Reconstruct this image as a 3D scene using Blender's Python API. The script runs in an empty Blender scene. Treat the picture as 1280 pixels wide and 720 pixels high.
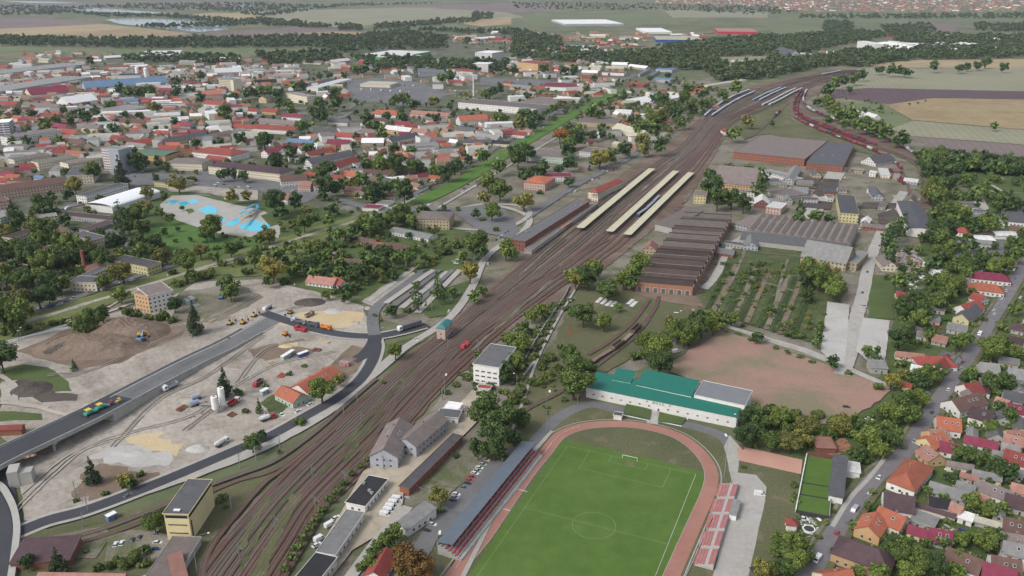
import bpy, math, random
import numpy as np
from math import radians, sin, cos, pi, atan2, sqrt, floor
from mathutils import Vector

# ------------------------------------------------ camera, sky, sun, exposure
SC = bpy.context.scene
FPX, TH, HC = 1050.0, 0.35814, 218.65
cam_d = bpy.data.cameras.new("camera"); cam = bpy.data.objects.new("camera", cam_d)
SC.collection.objects.link(cam); SC.camera = cam
cam.location = (0, 0, HC); cam.rotation_euler = (pi/2-TH, 0, 0)
cam_d.sensor_width = 36; cam_d.lens = 36*FPX/1280; cam_d.clip_start = 1; cam_d.clip_end = 40000
SUN_EL, SUN_AZ = radians(44), radians(-125)     # high behind the viewer's left shoulder, veiled by cloud
W = bpy.data.worlds.new("World"); SC.world = W; W.use_nodes = True
nt = W.node_tree; bg = nt.nodes["Background"]
sky = nt.nodes.new("ShaderNodeTexSky"); sky.sky_type = 'NISHITA'; sky.sun_disc = False
sky.sun_elevation = SUN_EL; sky.sun_rotation = SUN_AZ; sky.air_density = 1.0; sky.dust_density = 3.0; sky.ozone_density = 1.0
hs = nt.nodes.new("ShaderNodeHueSaturation"); hs.inputs["Saturation"].default_value = 0.42
nt.links.new(sky.outputs[0], hs.inputs["Color"]); nt.links.new(hs.outputs[0], bg.inputs["Color"])
bg.inputs["Strength"].default_value = 0.15
sd = bpy.data.lights.new("sun", 'SUN'); sd.energy = 1.4; sd.angle = radians(18); sd.color = (1, .97, .93)
so = bpy.data.objects.new("sun", sd); SC.collection.objects.link(so)
d = Vector((sin(SUN_AZ)*cos(SUN_EL), cos(SUN_AZ)*cos(SUN_EL), sin(SUN_EL)))
so.rotation_euler = d.to_track_quat('Z', 'Y').to_euler(); so.location = (0, 0, 400)
SC.view_settings.view_transform = 'Standard'; SC.view_settings.look = 'None'
SC.view_settings.exposure = 0.44; SC.view_settings.gamma = 1
SC.cycles.use_denoising = True; SC.cycles.max_bounces = 5; SC.cycles.diffuse_bounces = 2
SC.cycles.glossy_bounces = 2; SC.cycles.transmission_bounces = 2; SC.cycles.volume_bounces = 0
SC.cycles.use_adaptive_sampling = True
rnd = random.Random(7)
COL = SC.collection

# ------------------------------------------------ geometry of the view
ST, CT = sin(TH), cos(TH)
def at(px, py, z=0.0):
    """point at height z whose sight line runs through pixel px,py of the 1280x720 photo"""
    a, b = (px-640)/FPX, (360-py)/FPX
    dx, dy, dz = a, CT+b*ST, b*CT-ST
    if dz > -0.004: dz = -0.004
    t = (z-HC)/dz
    return Vector((dx*t, dy*t, z))
def topx(p):
    y = p[1]*CT-(p[2]-HC)*ST
    return 640+FPX*p[0]/y, 360-FPX*((p[2]-HC)*CT+p[1]*ST)/y
def pxm(py): return CT*(py+33)/HC            # pixels per metre at image row py
def T(c, r): return (320*c, 180*r)

# ------------------------------------------------ materials
MATS = {}
def newmat(name):
    m = bpy.data.materials.new(name); m.use_nodes = True
    return m, m.node_tree, m.node_tree.nodes["Principled BSDF"]
def mixc(nt, f, a, b, t='MIX'):
    n = nt.nodes.new("ShaderNodeMix"); n.data_type = 'RGBA'; n.blend_type = t
    for s, v in ((0, f), (6, a), (7, b)):
        if hasattr(v, "is_linked") or hasattr(v, "links"): nt.links.new(v, n.inputs[s])
        else: n.inputs[s].default_value = v if s == 0 else (*v[:3], 1)
    return n.outputs[2]
def nz(nt, vec, scale, detail=4, rough=.6, dist=0):
    n = nt.nodes.new("ShaderNodeTexNoise"); n.inputs["Scale"].default_value = scale
    n.inputs["Detail"].default_value = detail; n.inputs["Roughness"].default_value = rough; n.inputs["Distortion"].default_value = dist
    nt.links.new(vec, n.inputs["Vector"]); return n.outputs["Fac"]
def ramp(nt, v, lo, hi):
    n = nt.nodes.new("ShaderNodeMapRange"); n.inputs[1].default_value = lo; n.inputs[2].default_value = hi
    nt.links.new(v, n.inputs[0]); return n.outputs[0]
def ocoord(nt):
    return nt.nodes.new("ShaderNodeTexCoord").outputs["Object"]
def ground(name, c1, c2, c3=None, s=.02, s3=.06, t3=(.55, .65), fine=.35, sf=.9, rough=.95, rows=0, rowa=.3):
    """earth, grass, paving: two tones at scale s, patches of c3, fine grain"""
    if name in MATS: return MATS[name]
    m, nt, b = newmat(name); v = ocoord(nt)
    col = mixc(nt, ramp(nt, nz(nt, v, s, 6, .65), .35, .65), c1, c2)
    if c3: col = mixc(nt, ramp(nt, nz(nt, v, s3, 7, .7, .6), *t3), col, c3)
    if rows:
        w = nt.nodes.new('ShaderNodeTexWave'); w.inputs['Scale'].default_value = rows; w.inputs['Distortion'].default_value = 1.5; w.inputs['Detail'].default_value = 3; w.inputs['Detail Scale'].default_value = .4
        mp = nt.nodes.new('ShaderNodeMapping'); mp.inputs['Rotation'].default_value = (0, 0, rowa); nt.links.new(v, mp.inputs[0]); nt.links.new(mp.outputs[0], w.inputs['Vector'])
        col = mixc(nt, 1.0, col, mixc(nt, w.outputs['Fac'], (.94,)*3, (1.05,)*3), 'MULTIPLY')
    g = ramp(nt, nz(nt, v, sf, 4, .7), .25, .75)
    col = mixc(nt, 1.0, col, mixc(nt, g, (1-fine,)*3, (1+fine*.8,)*3), 'MULTIPLY')
    nt.links.new(col, b.inputs["Base Color"]); b.inputs["Roughness"].default_value = rough
    b.inputs["Specular IOR Level"].default_value = .15
    MATS[name] = m; return m
def surf(name, c, var=.16, s=.35, rough=.8, obj=.0, bands=None, spec=.3, c2=None, metal=0):
    """painted, plastered or tiled surface: blotches, per-object tone, optional seams across x"""
    if name in MATS: return MATS[name]
    m, nt, b = newmat(name); v = ocoord(nt)
    lo = tuple(x*(1-var) for x in c); hi = tuple(min(1, x*(1+var)) for x in (c2 or c))
    col = mixc(nt, ramp(nt, nz(nt, v, s, 5, .7), .3, .7), lo, hi)
    col = mixc(nt, ramp(nt, nz(nt, v, s*6, 3, .6), .2, .8), col, mixc(nt, .5, col, tuple(x*.55 for x in c)))
    if obj:
        oi = nt.nodes.new("ShaderNodeObjectInfo"); r = ramp(nt, oi.outputs["Random"], 0, 1)
        col = mixc(nt, 1.0, col, mixc(nt, r, (1-obj, 1-obj, 1-obj), (1+obj, 1+obj*.9, 1+obj*.8)), 'MULTIPLY')
    if bands:
        w = nt.nodes.new("ShaderNodeTexWave"); w.bands_direction = bands[1]; w.inputs["Scale"].default_value = bands[0]
        nt.links.new(v, w.inputs["Vector"]); col = mixc(nt, ramp(nt, w.outputs["Fac"], .0, .35), tuple(x*.6 for x in c), col)
    nt.links.new(col, b.inputs["Base Color"]); b.inputs["Roughness"].default_value = rough
    b.inputs["Specular IOR Level"].default_value = spec; b.inputs["Metallic"].default_value = metal
    MATS[name] = m; return m
def paint():
    """coachwork that takes each object's own colour"""
    if 'paint' in MATS: return MATS['paint']
    m, nt, b = newmat('coach_paint'); oi = nt.nodes.new("ShaderNodeObjectInfo"); v = ocoord(nt)
    col = mixc(nt, ramp(nt, nz(nt, v, 1.2, 4), .3, .75), oi.outputs["Color"], mixc(nt, .45, oi.outputs["Color"], (.09, .08, .07)))
    nt.links.new(col, b.inputs["Base Color"]); b.inputs["Roughness"].default_value = .42
    MATS['paint'] = m; return m
def facade(name, c, win=(.035, .04, .05), px=3.0, pz=3.0, wf=(.32, .72), zf=(.34, .74)):
    """wall of a far building: plaster with rows of dark panes laid out in metres along the wall"""
    if name in MATS: return MATS[name]
    m, nt, b = newmat(name); uv = nt.nodes.new("ShaderNodeUVMap"); sp = nt.nodes.new("ShaderNodeSeparateXYZ")
    nt.links.new(uv.outputs[0], sp.inputs[0])
    def band(out, per, f):
        q = nt.nodes.new("ShaderNodeMath"); q.operation = 'DIVIDE'; q.inputs[1].default_value = per; nt.links.new(out, q.inputs[0])
        r = nt.nodes.new("ShaderNodeMath"); r.operation = 'FRACT'; nt.links.new(q.outputs[0], r.inputs[0])
        a = nt.nodes.new("ShaderNodeMath"); a.operation = 'GREATER_THAN'; a.inputs[1].default_value = f[0]; nt.links.new(r.outputs[0], a.inputs[0])
        e = nt.nodes.new("ShaderNodeMath"); e.operation = 'LESS_THAN'; e.inputs[1].default_value = f[1]; nt.links.new(r.outputs[0], e.inputs[0])
        k = nt.nodes.new("ShaderNodeMath"); k.operation = 'MULTIPLY'; nt.links.new(a.outputs[0], k.inputs[0]); nt.links.new(e.outputs[0], k.inputs[1])
        return k.outputs[0]
    k = nt.nodes.new("ShaderNodeMath"); k.operation = 'MULTIPLY'
    nt.links.new(band(sp.outputs[0], px, wf), k.inputs[0]); nt.links.new(band(sp.outputs[1], pz, zf), k.inputs[1])
    v = ocoord(nt)
    oi = nt.nodes.new("ShaderNodeObjectInfo")
    base = mixc(nt, ramp(nt, nz(nt, v, .3, 5), .3, .7), tuple(x*.8 for x in c), c)
    base = mixc(nt, 1.0, base, mixc(nt, oi.outputs["Random"], (.86,)*3, (1.1, 1.08, 1.05)), 'MULTIPLY')
    nt.links.new(mixc(nt, k.outputs[0], base, win), b.inputs["Base Color"]); b.inputs["Roughness"].default_value = .85
    MATS[name] = m; return m

ROOF = dict(r=(.30, .055, .04), o=(.42, .115, .055), b=(.135, .075, .06), m=(.23, .028, .065), s=(.10, .10, .115), g=(.23, .23, .225),
            l=(.62, .62, .61), u=(.12, .22, .36), t=(.03, .16, .125), k=(.028, .028, .032), p=(.36, .17, .13), c=(.20, .38, .40),
            w=(.80, .80, .80), y=(.75, .55, .06), e=(.46, .44, .34), n=(.19, .155, .145), d=(.085, .05, .058), q=(.145, .145, .15))
ROOFW = dict(r='red', o='orange', b='brown', m='crimson', s='slate grey', g='grey', l='pale grey', u='blue', t='green', k='black',
             p='salmon', c='turquoise', w='white', y='yellow', e='cream', n='grey brown', d='dark maroon', q='dark grey')
WALL = dict(w=(.68, .67, .64), c=(.64, .58, .46), o=(.52, .34, .18), g=(.38, .37, .35), p=(.50, .36, .30), y=(.55, .50, .28), B=(.26, .10, .065),
            G=(.42, .5, .42), u=(.30, .36, .42), r=(.24, .10, .07), b=(.40, .33, .22), k=(.36, .38, .42), Y=(.62, .53, .30))
WALLW = dict(w='white', c='cream', o='ochre', g='grey', p='pink', y='yellow', B='brick', G='pale green', u='blue grey', r='red brick', b='beige', k='blue grey', Y='sand yellow')
def roofmat(k):
    seams = k in 'gluqctw'
    c = ROOF[k]; g_ = sum(c)/3; c = tuple(x*.86+g_*.14 for x in c)
    return surf('roof_'+ROOFW[k].replace(' ', '_'), c, .3, .3, .8 if not seams else .65, .24, (.55, 'X') if seams else (.9, 'Y'))
def wallmat(k): return surf('plaster_'+WALLW[k].replace(' ', '_'), WALL[k], .1, .3, .9, .1)
def farwall(k): return facade('facade_'+WALLW[k].replace(' ', '_'), WALL[k])
M_GLASS = surf('window_glass', (.03, .036, .045), .3, .8, .12, spec=.6)
M_FRAME = surf('window_frame', (.6, .6, .58), .05, 1, .6)
M_CONC = surf('concrete', (.36, .35, .33), .2, .25, .9)
M_DARK = surf('dark_metal', (.05, .05, .052), .3, 1, .5)
M_STEEL = surf('galvanised_steel', (.26, .28, .28), .15, 1, .5)
M_RUST = surf('rusty_steel', (.14, .06, .04), .4, .6, .9, .2, c2=(.22, .11, .07))
M_TYRE = surf('tyre_rubber', (.02, .02, .02), .2, 3, .9)
M_WHITE = surf('white_paint', (.78, .78, .76), .08, .5, .6)

# ------------------------------------------------ mesh builder
class MB:
    def __init__(s): s.v = []; s.f = []; s.m = []; s.uv = []
    def add(s, vs, fs, mi=0):
        o = len(s.v); s.v += [tuple(p) for p in vs]
        for f in fs: s.f.append(tuple(o+i for i in f)); s.m.append(mi)
    def box(s, x0, x1, y0, y1, z0, z1, mi=0, tx=0, ty=0):
        s.add([(x0, y0, z0), (x1, y0, z0), (x1, y1, z0), (x0, y1, z0), (x0+tx, y0+ty, z1), (x1-tx, y0+ty, z1), (x1-tx, y1-ty, z1), (x0+tx, y1-ty, z1)],
              [(3, 2, 1, 0), (4, 5, 6, 7), (0, 1, 5, 4), (1, 2, 6, 5), (2, 3, 7, 6), (3, 0, 4, 7)], mi)
    def prism(s, prof, a0, a1, axis='x', mi=0):
        """profile polygon extruded along an axis: for x the profile is (y,z), for y it is (x,z), for z it is (x,y)"""
        n = len(prof)
        g = {'x': lambda a, p: (a, p[0], p[1]), 'y': lambda a, p: (p[0], a, p[1]), 'z': lambda a, p: (p[0], p[1], a)}[axis]
        s.add([g(a0, p) for p in prof]+[g(a1, p) for p in prof],
              [tuple(range(n))[::-1], tuple(range(n, 2*n))]+[(i, (i+1) % n, n+(i+1) % n, n+i) for i in range(n)], mi)
    def tube(s, p, q, r, r2=None, n=6, mi=0):
        p, q = Vector(p), Vector(q); w = (q-p).normalized(); r2 = r if r2 is None else r2
        a = w.orthogonal().normalized(); b = w.cross(a)
        s.add([p+(a*cos(t)+b*sin(t))*r for t in (2*pi*i/n for i in range(n))]+[q+(a*cos(t)+b*sin(t))*r2 for t in (2*pi*i/n for i in range(n))],
              [tuple(range(n))[::-1], tuple(range(n, 2*n))]+[(i, (i+1) % n, n+(i+1) % n, n+i) for i in range(n)], mi)
    def path(s, pts, r, n=6, mi=0):
        for a, b in zip(pts, pts[1:]): s.tube(a, b, r, r, n, mi)
    def mesh(s, name, mats, uv=False):
        me = bpy.data.meshes.new(name); me.from_pydata(s.v, [], s.f)
        for m in (mats if isinstance(mats, (list, tuple)) else [mats]): me.materials.append(m)
        me.polygons.foreach_set("material_index", s.m)
        if uv:
            L = me.uv_layers.new(name="UVMap")
            for p in me.polygons:
                n = p.normal; t = Vector((-n.y, n.x, 0))
                t = t.normalized() if t.length > 1e-4 else Vector((1, 0, 0))
                for li in p.loop_indices:
                    c = me.vertices[me.loops[li].vertex_index].co
                    L.data[li].uv = (c.dot(t), c.z) if abs(n.z) < .5 else (-.1, -.1)
        me.update(); return me
    def build(s, name, mats, parent=None, uv=False, loc=None, rz=0):
        return put(name, s.mesh(name, mats, uv), parent, loc, rz)
def put(name, me, parent=None, loc=None, rz=0, scale=None):
    o = bpy.data.objects.new(name, me); COL.objects.link(o)
    if parent: o.parent = parent
    if loc is not None: o.location = loc
    if rz: o.rotation_euler = (0, 0, rz)
    if scale: o.scale = scale
    return o
AUTO = []
def thing(name, cat, label, loc, rz=0, group=None, me=None, auto=True):
    o = put(name, me, None, loc, rz); o['category'] = cat
    if group: o['group'] = group
    if auto: AUTO.append((o, label, cat))
    else: o['label'] = label
    return o
def structure(o, kind='structure'): o['kind'] = kind; return o

# ------------------------------------------------ ground sheets, roads
ZL = [0.0]
ZSTEP = [.012]
def nextz(): ZL[0] += ZSTEP[0]; return ZL[0]
AREAS = []           # every flat sheet with its height, for setting things down on the right surface
def area(name, P, z):
    a = np.array([(p[0], p[1]) for p in P]); AREAS.append((name, a, a.min(0), a.max(0), z))
def inside(a, x, y):
    X, Y = a[:, 0], a[:, 1]; X2, Y2 = np.roll(X, -1), np.roll(Y, -1); c = (Y > y) != (Y2 > y)
    return bool(np.count_nonzero(c & (x < (X2-X)*(y-Y)/np.where(c, Y2-Y, 1)+X)) & 1)
def gz(p):
    z = 0
    for n, a, lo, hi, h in AREAS:
        if h > z and lo[0] < p[0] < hi[0] and lo[1] < p[1] < hi[1] and inside(a, p[0], p[1]): z = h
    return z
def on_road(p):
    for n, a, lo, hi, h in AREAS:
        if n in ROADN and lo[0] < p[0] < hi[0] and lo[1] < p[1] < hi[1] and inside(a, p[0], p[1]): return True
    return False
ROADN = ('road', 'street', 'path', 'pavement', 'railway_land', 'station_platform', 'running_track', 'plaza', 'football_turf', 'works_road', 'grass_bank', 'parking_lot', 'pool_paving', 'pool_water', 'concrete_yard', 'parking_bay', 'parking_lane', 'dirt_pitch', 'railway_track', 'car_park', 'town_square', 'approach_road', 'access_road', 'sand_yard', 'court', 'pond_water')
def jitter(pts, amp, step):
    out = []
    for i, a in enumerate(pts):
        b = pts[(i+1) % len(pts)]; n = max(1, min(40, int((b-a).length/step)))
        for k in range(n):
            p = a.lerp(b, k/n)
            if k: p = p+Vector((rnd.uniform(-amp, amp), rnd.uniform(-amp, amp), 0))
            out.append(p)
    return out
def pts(s): return [tuple(float(q) for q in w.split(',')) for w in s.split()]
def sheet(name, world, mat, z=None, kind='structure'):
    z = nextz() if z is None else z
    import bmesh
    bm = bmesh.new(); f = bm.faces.new([bm.verts.new((p.x, p.y, 0)) for p in world])
    if f.normal.z < 0: bmesh.ops.reverse_faces(bm, faces=[f])
    bm.normal_update(); bmesh.ops.triangulate(bm, faces=bm.faces[:], ngon_method='EAR_CLIP')
    bm.normal_update()
    for f in bm.faces:
        if f.normal.z < 0: f.normal_flip()
    me = bpy.data.meshes.new(name); bm.to_mesh(me); bm.free(); me.materials.append(mat)
    if z > 0: area(name, world, z)
    o = put(name, me, loc=(0, 0, z)); return structure(o, kind)
def patch(name, mat, s, jit=0.0, z=None, step=6, tile=None, kind='structure'):
    ox, oy, k = (tile[0], tile[1], .25) if tile else (0, 0, 1)
    w = [at(ox+x*k, oy+y*k) for x, y in pts(s)]
    if jit: w = jitter(w, jit, step)
    return sheet(name, w, mat, z, kind)
def spline(P, n=8):
    out = []; P = [P[0]*2-P[1]]+list(P)+[P[-1]*2-P[-2]]
    for i in range(1, len(P)-2):
        a, b, c, e = P[i-1:i+3]
        for k in range(n):
            t = k/n
            out.append(.5*((2*b)+(c-a)*t+(2*a-5*b+4*c-e)*t*t+(3*b-a-3*c+e)*t**3))
    out.append(P[-2]); return out
def line(s, n=8, z=0): return spline([at(x, y, z) for x, y in pts(s)], n)
def normals(P):
    N = []
    for i in range(len(P)):
        t = (P[min(i+1, len(P)-1)]-P[max(i-1, 0)]); t.z = 0; t.normalize(); N.append(Vector((-t.y, t.x, 0)))
    return N
def ribbon(name, P, w, mat, z=None, off=0, kind='structure', thick=0, jit=0):
    z = nextz() if z is None else z; N = normals(P); m = MB()
    L = [p+n*(off+w/2+rnd.uniform(-jit, jit)) for p, n in zip(P, N)]; R = [p+n*(off-w/2+rnd.uniform(-jit, jit)) for p, n in zip(P, N)]
    n = len(P)
    if not thick and z < 1.5 and max(p.z for p in P) < .1: area(name, L+R[::-1], z)
    vs = [(a.x, a.y, a.z+z) for a in L]+[(a.x, a.y, a.z+z) for a in R]
    m.add(vs, [(i, n+i, n+i+1, i+1) for i in range(n-1)])
    if thick:
        m.add([(a.x, a.y, a.z+z-thick) for a in L]+[(a.x, a.y, a.z+z-thick) for a in R], [(i, i+1, n+i+1, n+i) for i in range(n-1)])
        q = 2*n
        for i in range(n-1): m.f += [(i, i+1, q+i+1, q+i), (n+i+1, n+i, q+n+i, q+n+i+1)]; m.m += [0, 0]
        m.f += [(0, q, q+n, n), (n-1, 2*n-1, q+2*n-1, q+n-1)]; m.m += [0, 0]
    return structure(m.build(name, mat), kind)
def dashes(name, P, w, mat, on=3, offl=4, z=None, off=0):
    z = nextz() if z is None else z; m = MB(); acc = 0; per = on+offl; N = normals(P)
    for i in range(len(P)-1):
        a, b = P[i]+N[i]*off, P[i+1]+N[i+1]*off; L = (b-a).length; t = (b-a)/L; n = Vector((-t.y, t.x, 0))*w/2; s = -acc
        while s < L:
            s0, s1 = max(s, 0), min(s+on, L)
            if s1 > s0:
                p, q = a+t*s0, a+t*s1; m.add([p-n, q-n, q+n, p+n], [(0, 1, 2, 3)])
            s += per
        acc = (acc+L) % per
    return structure(m.build(name, mat, loc=(0, 0, z)))
# ------------------------------------------------ shared small pieces
def window_mesh(frame=True):
    m = MB()
    if frame: m.box(-.5, .5, -.03, .0, -.5, .5, 0)
    m.add([(-.42, -.04, -.42), (.42, -.04, -.42), (.42, -.04, .42), (-.42, -.04, .42)], [(0, 1, 2, 3)], 1)
    m.add([(-.02, -.05, -.42), (.02, -.05, -.42), (.02, -.05, .42), (-.02, -.05, .42)], [(0, 1, 2, 3)], 0)
    return m.mesh('window', [M_FRAME, M_GLASS])
WIN = window_mesh()
def door_mesh(mat):
    m = MB(); m.box(-.5, .5, -.05, 0, 0, 1, 0); m.box(-.42, .42, -.08, -.05, .0, .95, 1); return m.mesh('door', [M_FRAME, mat])
DOOR = door_mesh(surf('door_brown', (.12, .07, .045), .2, 2, .6)); GATE = door_mesh(surf('gate_grey', (.10, .11, .12), .2, 1, .6))
CHIM = MB(); CHIM.box(-.35, .35, -.35, .35, -.9, 1.1); CHIM.box(-.42, .42, -.42, .42, 1.1, 1.25)
CHIM = CHIM.mesh('chimney', surf('chimney_brick', (.30, .16, .11), .2, 2, .9))
SKYL = MB(); SKYL.box(-.55, .55, -.7, .7, 0, .12, 0); SKYL.add([(-.45, -.6, .13), (.45, -.6, .13), (.45, .6, .13), (-.45, .6, .13)], [(0, 1, 2, 3)], 1); SKYL = SKYL.mesh('skylight', [M_FRAME, M_GLASS])
VENT = MB(); VENT.box(-.6, .6, -.5, .5, 0, .9); VENT.box(-.7, .7, -.6, .6, .9, 1.0); VENT = VENT.mesh('roof_vent', M_STEEL)

BPOS = []
def near_building(p, m=3):
    for x, y, a, b, rz in BPOS:
        dx, dy = p[0]-x, p[1]-y
        if dx*dx+dy*dy < (a+b+m)**2:
            u, v = dx*cos(rz)+dy*sin(rz), -dx*sin(rz)+dy*cos(rz)
            if abs(u) < a+m and abs(v) < b+m: return True
    return False
def facing(rz, n, c):
    """does a wall with local outward normal n face the photograph's viewpoint (used only to leave out what nobody sees)"""
    w = Vector((n[0]*cos(rz)-n[1]*sin(rz), n[0]*sin(rz)+n[1]*cos(rz)))
    return w.dot(Vector((-c[0], -c[1])).normalized()) > .05
def put_windows(root, c, rz, L, Wd, h, lo=0.0, storey=3.0, pitch=3.2, ww=1.3, wh=1.4, door=None, lim=90):
    n = 0
    for (nx, ny, l, o) in ((0, -1, L, Wd/2), (0, 1, L, Wd/2), (1, 0, Wd, L/2), (-1, 0, Wd, L/2)):
        if not facing(rz, (nx, ny), c): continue
        cnt = int((l-.9)/pitch); fl = max(1, int((h-lo+.4)/storey))
        if cnt < 1: continue
        for f in range(fl):
            for k in range(cnt):
                if n >= lim: return
                a = (k-(cnt-1)/2)*pitch; z = lo+f*storey+1.65
                if z+wh/2 > h-.1: continue
                ang = {(0, -1): 0, (0, 1): pi, (1, 0): pi/2, (-1, 0): -pi/2}[(nx, ny)]
                x, y = (a*(-ny), ny*o) if nx == 0 else (nx*o, a*nx)
                if door and f == 0 and k == cnt//2 and nx == 0:
                    put('door', door, root, (x, y, .02), ang, (1.2, 1, 2.2))
                else: put('window', WIN, root, (x, y, z), ang, (ww, 1, wh))
                n += 1
def walls_mb(L, Wd, h, hr=None, gable=None):
    m = MB()
    if gable == 'gable':
        m.prism([(-Wd/2, 0), (Wd/2, 0), (Wd/2, h), (0, hr-.06), (-Wd/2, h)], -L/2, L/2, 'x')
    elif gable == 'shed':
        m.prism([(-Wd/2, 0), (Wd/2, 0), (Wd/2, hr), (-Wd/2, h)], -L/2, L/2, 'x')
    else: m.box(-L/2, L/2, -Wd/2, Wd/2, 0, h)
    return m
def roof_mb(kind, L, Wd, h, hr, oh=.45, th=.18):
    m = MB(); a, b = L/2+oh, Wd/2+oh; s = (hr-h)/(Wd/2) if Wd else 0
    if kind == 'gable':
        e = h-s*oh
        m.prism([(-b, e), (0, hr), (b, e), (b, e+th), (0, hr+th), (-b, e+th)], -a, a, 'x')
    elif kind == 'hip':
        r = max(.2, L/2-Wd/2*.9)
        m.add([(-a, -b, h-.05), (a, -b, h-.05), (a, b, h-.05), (-a, b, h-.05), (-a, -b, h+th), (a, -b, h+th), (a, b, h+th), (-a, b, h+th), (-r, 0, hr+th), (r, 0, hr+th)],
              [(3, 2, 1, 0), (0, 1, 5, 4), (1, 2, 6, 5), (2, 3, 7, 6), (3, 0, 4, 7), (4, 5, 9, 8), (5, 6, 9), (6, 7, 8, 9), (7, 4, 8)])
    elif kind == 'shed':
        s = (hr-h)/Wd
        m.prism([(-b, h-s*oh), (b, hr+s*oh), (b, hr+s*oh+th), (-b, h-s*oh+th)], -a, a, 'x')
    elif kind == 'flat':
        m.add([(-a, -b, h), (a, -b, h), (a, b, h), (-a, b, h), (-a, -b, h+.38), (a, -b, h+.38), (a, b, h+.38), (-a, b, h+.38)],
              [(3, 2, 1, 0), (0, 1, 5, 4), (1, 2, 6, 5), (2, 3, 7, 6), (3, 0, 4, 7)], 1)
        i, j = a-.16, b-.16
        m.add([(-a, -b, h+.38), (a, -b, h+.38), (a, b, h+.38), (-a, b, h+.38), (-i, -j, h+.38), (i, -j, h+.38), (i, j, h+.38), (-i, j, h+.38),
               (-i, -j, h+.16), (i, -j, h+.16), (i, j, h+.16), (-i, j, h+.16)],
              [(0, 1, 5, 4), (1, 2, 6, 5), (2, 3, 7, 6), (3, 0, 4, 7), (4, 5, 9, 8), (5, 6, 10, 9), (6, 7, 11, 10), (7, 4, 8, 11)], 1)
        m.add([(-i, -j, h+.16), (i, -j, h+.16), (i, j, h+.16), (-i, j, h+.16)], [(0, 1, 2, 3)], 0)
    elif kind == 'barrel':
        P = [(b*cos(t), h+(hr-h)*sin(t)) for t in (pi*i/10 for i in range(11))]
        m.prism(P+[(x*1.0, z+th) for x, z in P[::-1]], -a, a, 'x')
    return m
def building(c, rz, L, Wd, h, kind='gable', hr=None, roof='b', wall='w', label=None, cat='house', name='house', det=None, chim=0, vents=0, group=None,
             storey=3.0, pitch=3.2, zlo=0.0, door=DOOR, wins=True, oh=.45, ww=1.3, wh=1.4, wm=None, rm=None):
    """a building: root Empty at its base, walls, roof (> chimney), doors and windows where they can be seen"""
    px, py = topx((c[0], c[1], h)); sc = pxm(py); BPOS.append((c[0], c[1], max(L, Wd)/2, min(L, Wd)/2, rz if L >= Wd else rz+pi/2))
    if det is None: det = 2 if sc > 1.75 else (1 if sc > .45 else 0)
    if hr is None: hr = h+Wd*.34 if kind in ('gable', 'hip') else h+Wd*.12
    root = thing(name, cat, label or (ROOFW[roof]+{'gable': ' gabled', 'hip': ' hipped'}.get(kind, ' flat' if kind == 'flat' else '')+' roofed '+WALLW[wall]+' '+name.replace('_', ' ')),
                 (c[0], c[1], 0), rz, group, auto=label is None)
    if label: root['label'] = label
    far = det < 2 or not wins
    walls_mb(L, Wd, h, hr, kind).build('wall', wm or (farwall(wall) if (far and wins) else wallmat(wall)), root, uv=True)
    ro = roof_mb(kind, L, Wd, h, hr, oh).build('roof', [rm or roofmat(roof), wallmat(wall)], root)
    if chim and det >= 1:
        for k in range(chim):
            x = (k-(chim-1)/2)*L/(chim+.6)+L*.1; put('chimney', CHIM, ro, (x, Wd*.12, hr-.12*(hr-h)*2 if kind != 'flat' else h+.9))
    if det >= 2 and kind == 'gable' and min(L, Wd) > 8 and h > 2.5 and rnd.random() < .6:
        sl = math.atan((hr-h)/(Wd/2)); n_s = rnd.randint(1, 3)
        for sg_ in (-1, 1):
            for k in range(n_s):
                e = put('skylight', SKYL, ro, ((k-(n_s-1)/2)*2.8+L*.12, sg_*Wd*.22, h+(hr-h)*.56+.19)); e.rotation_euler = (-sg_*sl, 0, 0)
    if vents and det >= 1:
        for k in range(vents): put('roof_vent', VENT, ro, (rnd.uniform(-.42, .42)*L, rnd.uniform(-.36, .36)*Wd, h+.2 if kind == 'flat' else h+.4))
    if det >= 2 and wins: put_windows(root, c, rz, L, Wd, h, zlo, storey, pitch, ww, wh, door)
    return root
def blk(tile, A, B, C, h, kind='flat', roof='g', wall='w', label=None, **kw):
    """from the picture: A-B a long roof edge, C a point on the opposite edge, all at eave height h"""
    ox, oy = tile; a, b, c = [at(ox+p[0]/4, oy+p[1]/4, h) for p in (A, B, C)]
    u = (b-a); L = u.length; u.normalize(); n = Vector((-u.y, u.x, 0)); w = (c-a).dot(n); ctr = (a+b)/2+n*w/2
    rz = atan2(u.y, u.x)
    if w < 0 and kind == 'shed': rz += pi
    if kind in ('gable', 'hip') and abs(w) > L: L, w = abs(w), L; rz += pi/2
    kw.setdefault('name', 'building'); kw.setdefault('cat', 'building')
    return building((ctr.x, ctr.y), rz, L, abs(w), h, kind, kw.pop('hr', None), roof, wall, label, **kw)
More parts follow.
